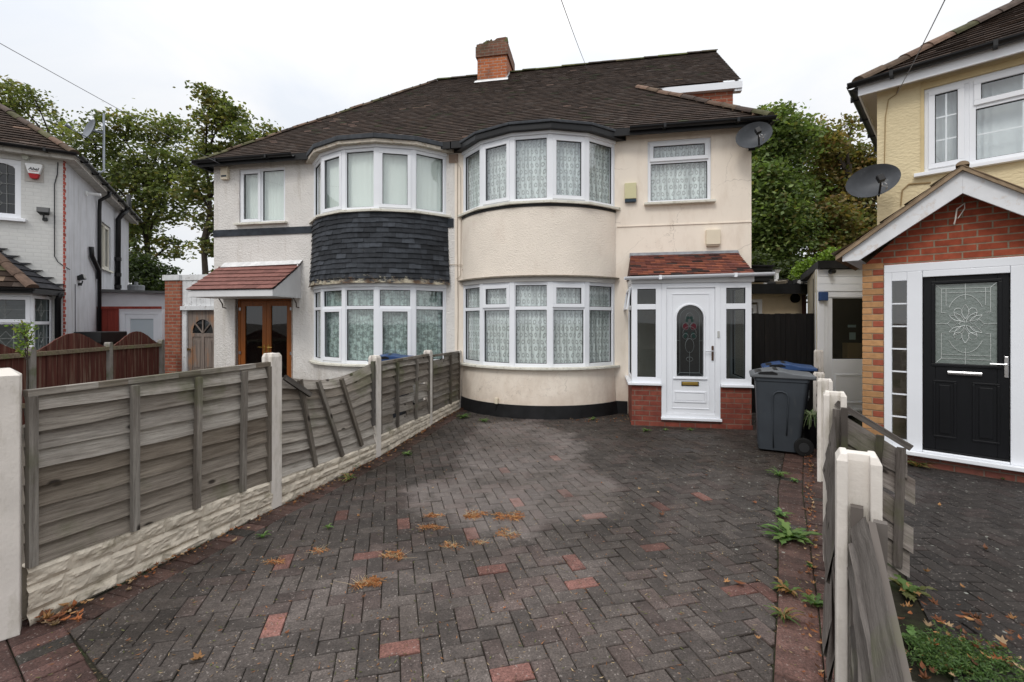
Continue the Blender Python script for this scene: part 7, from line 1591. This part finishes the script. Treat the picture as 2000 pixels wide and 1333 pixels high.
# sapling behind the arched fence
sp9 = thing('sapling', 'young shrub with yellow-green feathery leaves poking above the arched fence', 'shrub', at(52, 700, 6.3)[:2]+(0,)); g_ = np.random.default_rng(4); m = MB(); C = []
for (px, py) in ((22, 632), (38, 640), (30, 655), (62, 628), (72, 640), (45, 668), (28, 672), (65, 655), (40, 625)):
    e = Vector(at(px, py, 6.3))-sp9.location; b = Vector((0, 0, e.z-.22)); m.tube([b, b.lerp(e, .6)+Vector((0, 0, .02)), e], [.006, .004, .002], 4)
    for k in range(14):
        q = b.lerp(e, .3+.7*k/14); C += [q+Vector((g_.normal(0, .012), g_.normal(0, .03), g_.normal(0, .02))) for _ in range(2)]
m.tube([(0, 0, 0), (.02, 0, .8), (0, 0, 1.55)], [.012, .01, .004], 5); m.build('stem', bark, sp9)
leaf_mesh('leaves', np.array([tuple(c) for c in C]), g_.uniform(.03, .055, len(C)), palette(g_, len(C), [(.22, .30, .06), (.14, .22, .05), (.30, .30, .08)], [3, 3, 1]), 5, sp9)
# ---------------------------------------------------------------- plants on the ground
def blade_plant(name, label, cat, xy, n, ln, seed, cols, wid=.012, up=.5, serr=True, group=None, zbase=0):
    r = random.Random(seed); t = thing(name, label, cat, (*xy, zbase), 0, group); m = MB()
    for i in range(n):
        a = r.random()*6.283; l_ = ln*r.uniform(.5, 1.1); el = r.uniform(.05, up); c = sc3(r.uniform(.7, 1.3), r.choice(cols)); seg = 7 if serr else 5; pl_, pr_ = [], []
        b0 = (r.gauss(0, ln*.08), r.gauss(0, ln*.08))
        for k in range(seg+1):
            s_ = k/seg; rr_ = l_*s_; z = .004+l_*(math.sin(el*1.5)*s_-.55*el*s_*s_*1.2)+.012*math.sin(s_*3.1); w_ = wid*(math.sin(math.pi*min(1, s_*.9+.12))**.7)
            if serr: w_ *= 1.5 if k % 2 else .55
            cx, cy = b0[0]+math.cos(a)*rr_, b0[1]+math.sin(a)*rr_; nx, ny = -math.sin(a)*w_, math.cos(a)*w_; z = max(z, .004)
            pl_.append((cx+nx, cy+ny, z+.004)); pr_.append((cx-nx, cy-ny, z+.004))
        mid = [((a_[0]+b_[0])/2, (a_[1]+b_[1])/2, a_[2]-.003) for a_, b_ in zip(pl_, pr_)]
        m.grid([pl_, mid, pr_], c)
    m.build('leaves', leafm, t); return t
G1 = [(.10, .18, .05), (.07, .13, .038), (.13, .20, .055)]; G2 = [(.09, .15, .04), (.16, .17, .06), (.30, .17, .07)]
weeds = [((1540, 1052), 34, .20, 'large dandelion rosette on the drive by the leaning fence', .020), ((1525, 1010), 18, .10, 'smaller dandelion just behind the large rosette', .012), ((1521, 930), 26, .13, 'grassy tuft in front of the grey bin', .006),
         ((1540, 1158), 22, .10, 'reddish-green weed between the large rosette and the near post', .010), ((1529, 1208), 26, .10, 'grassy clump near the foot of the nearest post', .006), ((1592, 1185), 16, .09, 'weed growing against the red edging by the nearest post', .010),
         ((1552, 942), 12, .06, 'tiny weed beside the second fence post', .008), ((1583, 1110), 10, .04, 'tiny seedling on the red edging', .006), ((905, 817), 26, .13, 'leafy weed at the left end of the black plinth', .014), ((945, 824), 22, .10, 'weed in front of the plinth left of the bay', .012),
         ((1157, 821), 12, .08, 'small weed at the right end of the plinth', .010), ((1262, 843), 16, .09, 'weed by the brick base of the white porch', .010), ((1300, 842), 8, .05, 'tiny weed below the front door sill', .008), ((692, 914), 20, .07, 'green weed at the foot of the sagging panel', .010), ((513, 1052), 12, .07, 'bright star-shaped weed near the stone base', .008),
         ((797, 890), 14, .08, 'flat weed on the red edging by the third post', .010), ((640, 1034), 12, .05, 'seedling on the damp pavers left of the pale patch', .006), ((680, 938), 18, .12, 'spreading weed beside the leaf drift', .008), ((826, 836), 14, .06, 'weed at the foot of the fourth post', .008),
         ((1741, 898), 20, .14, 'weed at the left end of the brick porch wall', .010), ((1790, 912), 30, .16, 'low sprawling weed along the brick porch wall', .008), ((1962, 936), 14, .09, 'upright leafy weed at the right of the brick porch wall', .016), ((1640, 962), 12, .08, 'weed behind the second fence post', .010), ((1350, 842), 10, .07, 'weed below the door beside the right brick wall', .009)]
for i, (p_, n, ln, lab, wd_) in enumerate(weeds): blade_plant('weed', lab, 'weed', gp(*p_), n, ln, 100+i, G1 if i not in (3, 4, 17, 20) else G2, wid=wd_, up=.7, serr=wd_ > .009)
blade_plant('weed', 'broad-leaved weed beyond the leaning fence on the dark drive', 'weed', gp(1775, 1160), 26, .12, 150, G2, wid=.018, up=.8)
blade_plant('weed', 'weed below the broken panel at the edge of the dark drive', 'weed', gp(1785, 1262), 18, .10, 151, G1, wid=.016, up=.8)
# yarrow mat
g_ = np.random.default_rng(8); C = []; 
for (px, py, rp_) in ((1850, 1275, .17), (1890, 1300, .2), (1930, 1320, .2), (1835, 1300, .13), (1980, 1330, .2)):
    x, y = gp(px, py)
    for _ in range(95):
        a, d = g_.uniform(0, 6.283), rp_*math.sqrt(g_.random()); bx9, by9 = x+math.cos(a)*d, y+math.sin(a)*d*.6; h_ = g_.uniform(.02, .07); a2 = g_.uniform(0, 6.283)
        for s_ in range(12): C.append((bx9+math.cos(a2)*.008*s_, by9+math.sin(a2)*.008*s_, h_*math.sin(s_/12*2.6)+.008))
C = np.array(C); leaf_mesh('yarrow', C, g_.uniform(.010, .022, len(C)), palette(g_, len(C), [(.075, .14, .04), (.055, .10, .03), (.11, .17, .05)], [3, 3, 2]), 9, None, aspect=.35); tag(bpy.data.objects['yarrow'], 'feathery green weed mat at the edge of the dark drive', 'ground cover', kind='stuff')
# dry moss and grass tufts, orange
ltm = leaf_material('dry_leaves', .15, .8)
def tuft(xy, w_, d_, n, label, seed, straws=12):
    r = random.Random(seed); n = int(n*.75); bl_ = [(r.gauss(0, .5), r.gauss(0, .5), r.uniform(.2, .6)) for _ in range(6)]; t = thing('dry_tuft', label, 'dry tuft', (*xy, 0), 0, 'dried orange moss and grass tufts on the drive'); m = MB()
    for i in range(n):
        q9 = r.choice(bl_); a = r.random()*6.28; q = r.random(); x, y = w_*(q9[0]+math.cos(a)*q*q9[2]), d_*(q9[1]+math.sin(a)*q*q9[2]); l_ = r.uniform(.02, .055); b = r.random()*6.28; h_ = r.uniform(.0, .016)*(1-q*.6); c = sc3(r.uniform(.5, 1.15), r.choice([(.42, .17, .06), (.32, .12, .045), (.48, .26, .11)])); ww = .0012
        dx, dy = math.cos(b)*l_, math.sin(b)*l_; m.add([(x-dy*.04-ww, y, .003+h_), (x+ww, y+ww, .003+h_), (x+dx+ww, y+dy, .006+h_*r.random()), (x+dx-ww, y+dy-ww, .006)], [(0, 1, 2, 3)], c)
    for i in range(straws):
        a = r.random()*6.28; x, y = math.cos(a)*w_*.7*r.random(), math.sin(a)*d_*.7*r.random(); e = (x+r.gauss(0, .04), y+r.gauss(0, .03), r.uniform(.01, .045)); m.tube([(x, y, 0), e], [.0011, .0005], 3, (.52, .42, .26))
    m.build('strands', ltm, t)
for i, (px, py, w_, d_, n, lab, st) in enumerate([(708, 1142, .13, .05, 420, 'largest orange dried tuft, nearest the camera', 30), (772, 1088, .08, .05, 200, 'straw-topped orange tuft right of the biggest one', 24), (1002, 1010, .13, .07, 380, 'long orange tuft at the centre of the drive', 14), (915, 1008, .14, .07, 330, 'orange tuft left of the central one on the pale patch', 24), (832, 1032, .11, .05, 210, 'orange strip at the left edge of the pale patch', 10),
        (995, 1046, .07, .08, 110, 'thin orange tuft below the central one', 14), (877, 1068, .10, .04, 80, 'small tuft with pale straws left of centre', 20), (935, 1062, .07, .03, 60, 'smallest tuft beside the pale straws', 16), (620, 1078, .06, .03, 60, 'small orange tuft left of the drive', 12), (850, 1010, .10, .03, 120, 'flat orange smear at the top of the patch', 6), (545, 1100, .12, .02, 90, 'orange strip beside a red paver on the left', 6)]):
    tuft(gp(px, py), w_, d_, n, lab, 200+i, st)
# fine windblown debris lying in the joints
m = MB(); r = random.Random(61)
for i in range(2600):
    x, y = gp(r.uniform(60, 1600), 840+493*r.random()**1.3)
    if x > FRt[0][0]+(y-.1)*.69-.1 or x < -2.72+(y-1.9)*.25+.15: continue
    a = r.random()*6.28; l_ = r.uniform(.004, .02); w_ = r.uniform(.001, .004); c = sc3(r.uniform(.5, 1.2), r.choice([(.30, .13, .05), (.20, .13, .07), (.36, .27, .16), (.12, .13, .04)])); dx, dy = math.cos(a)*l_, math.sin(a)*l_
    m.add([(x-dy*w_/l_, y+dx*w_/l_, .004), (x+dx, y+dy, .006), (x+dy*w_/l_, y-dx*w_/l_, .004), (x-dx*.6, y-dy*.6, .005)], [(0, 1, 2, 3)], c)
tag(m.build('debris', ltm), 'fine orange and straw coloured bits scattered over the pavers', 'debris', kind='stuff')
# fallen leaves
def dead_leaf(mb, x, y, s_, r, z=0):
    a = r.random()*6.28; ca, sa = math.cos(a), math.sin(a); c = sc3(r.uniform(.55, 1.1), r.choice([(.34, .12, .045), (.38, .20, .085), (.22, .085, .04), (.42, .29, .17), (.15, .07, .04)])); s_ *= .72; cu = r.uniform(.5, 1.5); tx = r.uniform(-.3, .3)
    pts = [(-.5, 0), (-.22, .2), (-.3, .42), (.05, .3), (.2, .45), (.28, .16), (.55, 0), (.28, -.16), (.2, -.45), (.05, -.3), (-.3, -.42), (-.22, -.2)]
    if r.random() < .62: pts = [(-.5, 0), (-.36, .13), (-.15, .22), (.08, .24), (.25, .2), (.40, .1), (.55, 0), (.40, -.1), (.25, -.19), (.08, -.23), (-.15, -.2), (-.36, -.12)]; cu *= 1.6
    P = []
    for (u, v) in pts: P.append((x+(ca*u-sa*v)*s_, y+(sa*u+ca*v)*s_, z+.004+s_*cu*(v*v*2.2+u*u*.8)+abs(tx)*s_*.4+tx*u*s_*.8))
    P.append((x, y, z+.004+abs(tx)*s_*.4)); mb.add(P, [(i, (i+1) % 12, 12) for i in range(12)], c)
single = [(385, 1290, .085), (1445, 1143, .10), (1420, 1140, .06), (1292, 1008, .08), (1242, 937, .05), (1256, 991, .05), (1285, 963, .04), (1205, 856, .05), (1249, 957, .05), (1474, 984, .06), (710, 1170, .05), (1050, 903, .04), (475, 1118, .05), (457, 1060, .07), (1128, 1020, .05), (1300, 1128, .05), (985, 1190, .03), (1360, 985, .04), (1175, 945, .04), (1480, 1250, .05), (1700, 1000, .05), (1835, 990, .07), (1925, 1075, .08), (1905, 1210, .08), (1810, 1120, .06), (1760, 1095, .05), (1880, 1150, .05), (250, 1255, .05), (430, 1235, .04), (560, 1240, .05), (845, 955, .04), (890, 938, .04), (700, 1010, .04), (1010, 880, .03), (1410, 905, .04), (1380, 930, .04), (1330, 900, .03)]
r9 = random.Random(91)
for i, (px, py, s_) in enumerate(single):
    m = MB(); dead_leaf(m, 0, 0, s_, r9); o = m.build('fallen_leaf', ltm, None); o.location = (*gp(px, py), 0); tag(o, 'single curled orange-brown leaf lying on the pavers', 'leaf', 'fallen leaves scattered on the pavers')
m = MB()
for a, b in zip(PO[:-1], PO[1:]):
    for k in range(int(95)):
        t_ = r9.random(); t_ = t_ if r9.random() < .5 else t_*.3+.6*r9.choice([0, .4, 1]); t_ = min(t_, 1); o_ = .09+abs(r9.gauss(0, .05)); x, y = a[0]+(b[0]-a[0])*t_, a[1]+(b[1]-a[1])*t_; dead_leaf(m, x+o_, y-.01, r9.uniform(.02, .055), r9, r9.random()*.02)
for k in range(60): x, y = gp(r9.uniform(40, 160), r9.uniform(1185, 1225)); dead_leaf(m, x, y, r9.uniform(.03, .08), r9, r9.random()*.03)
tag(m.build('leaf_litter', ltm), 'orange leaf litter drifted along the white stone base', 'leaf litter', kind='stuff')
m = MB()
for i in range(0, 4):
    a, b = FRt[i], FRt[i+1]
    for k in range(70): t_ = r9.random(); o_ = .10+abs(r9.gauss(0, .05)); x, y = a[0]+(b[0]-a[0])*t_, a[1]+(b[1]-a[1])*t_; dead_leaf(m, x-o_, y+.02, r9.uniform(.02, .06), r9, r9.random()*.02)
for k in range(150): x, y = gp(r9.uniform(1750, 2000), r9.uniform(1180, 1333)); dead_leaf(m, x, y, r9.uniform(.03, .08), r9, r9.random()*.05) if r9.random() < .45 else None
for k in range(80): x, y = gp(r9.uniform(1100, 1235), r9.uniform(812, 826)); dead_leaf(m, x, y, r9.uniform(.02, .05), r9, 0)
for k in range(60): x, y = gp(r9.uniform(905, 1100), r9.uniform(812, 840)); dead_leaf(m, x, y, r9.uniform(.02, .04), r9, 0)
tag(m.build('leaf_litter', ltm), 'brown leaf litter along the broken fence and plinth', 'leaf litter', kind='stuff')
# potted spider plant between bins and fence
pt_ = thing('potted_plant', 'striped long-leaved plant in a black pot behind the grey bin', 'plant', (3.93, 6.02, 0)); m = MB(); m.tube([(0, 0, 0), (0, 0, .34)], [.12, .17], 16); m.tube([(0, 0, .34), (0, 0, .37)], .18, 16); m.build('pot', gutter_m, pt_, bevel=.005)
r = random.Random(3); m = MB()
for i in range(70):
    a = r.random()*6.28; l_ = r.uniform(.2, .45); P1, P2 = [], []
    for k in range(8): s_ = k/7; q = l_*s_; z = .36+l_*(1.0*s_-1.15*s_*s_)*r.uniform(.9, 1.1); w_ = .009*(1-s_*.8); P1.append((math.cos(a)*q-math.sin(a)*w_, math.sin(a)*q+math.cos(a)*w_, z)); P2.append((math.cos(a)*q+math.sin(a)*w_, math.sin(a)*q-math.cos(a)*w_, z))
    m.grid([P1, P2], r.choice([(.12, .2, .06), (.30, .36, .20), (.08, .15, .05)]))
m.build('leaves', leafm, pt_)
# overhead wires
wm = M('wire', (.22, .22, .24), .6, amt=0)
def wire(a, b, sag, label):
    a, b = Vector(a), Vector(b); o = MB().tube([a.lerp(b, t/16)-Vector((0, 0, sag*4*(t/16)*(1-t/16))) for t in range(17)], .0045, 5).build('overhead_wire', wm); tag(o, label, 'wire')
wire(at(-160, -5, 5.0), at(438, 325, 9.62), .02, 'thin overhead wire running down to the corner of the off-white house')
wire(at(1082, -40, 4.0), at(1152, 145, 13.5), .05, 'thin overhead wire passing behind the ridge right of the chimney')
wire(at(1865, -40, 3.4), (rw_(1752, 183)[0]*RF.u[0]+RF.ox+RF.n[0]*-.02, rw_(1752, 183)[0]*RF.u[1]+RF.oy+RF.n[1]*-.02, rw_(1752, 183)[2]), .02, 'thin overhead wire reaching the wall of the yellow house')
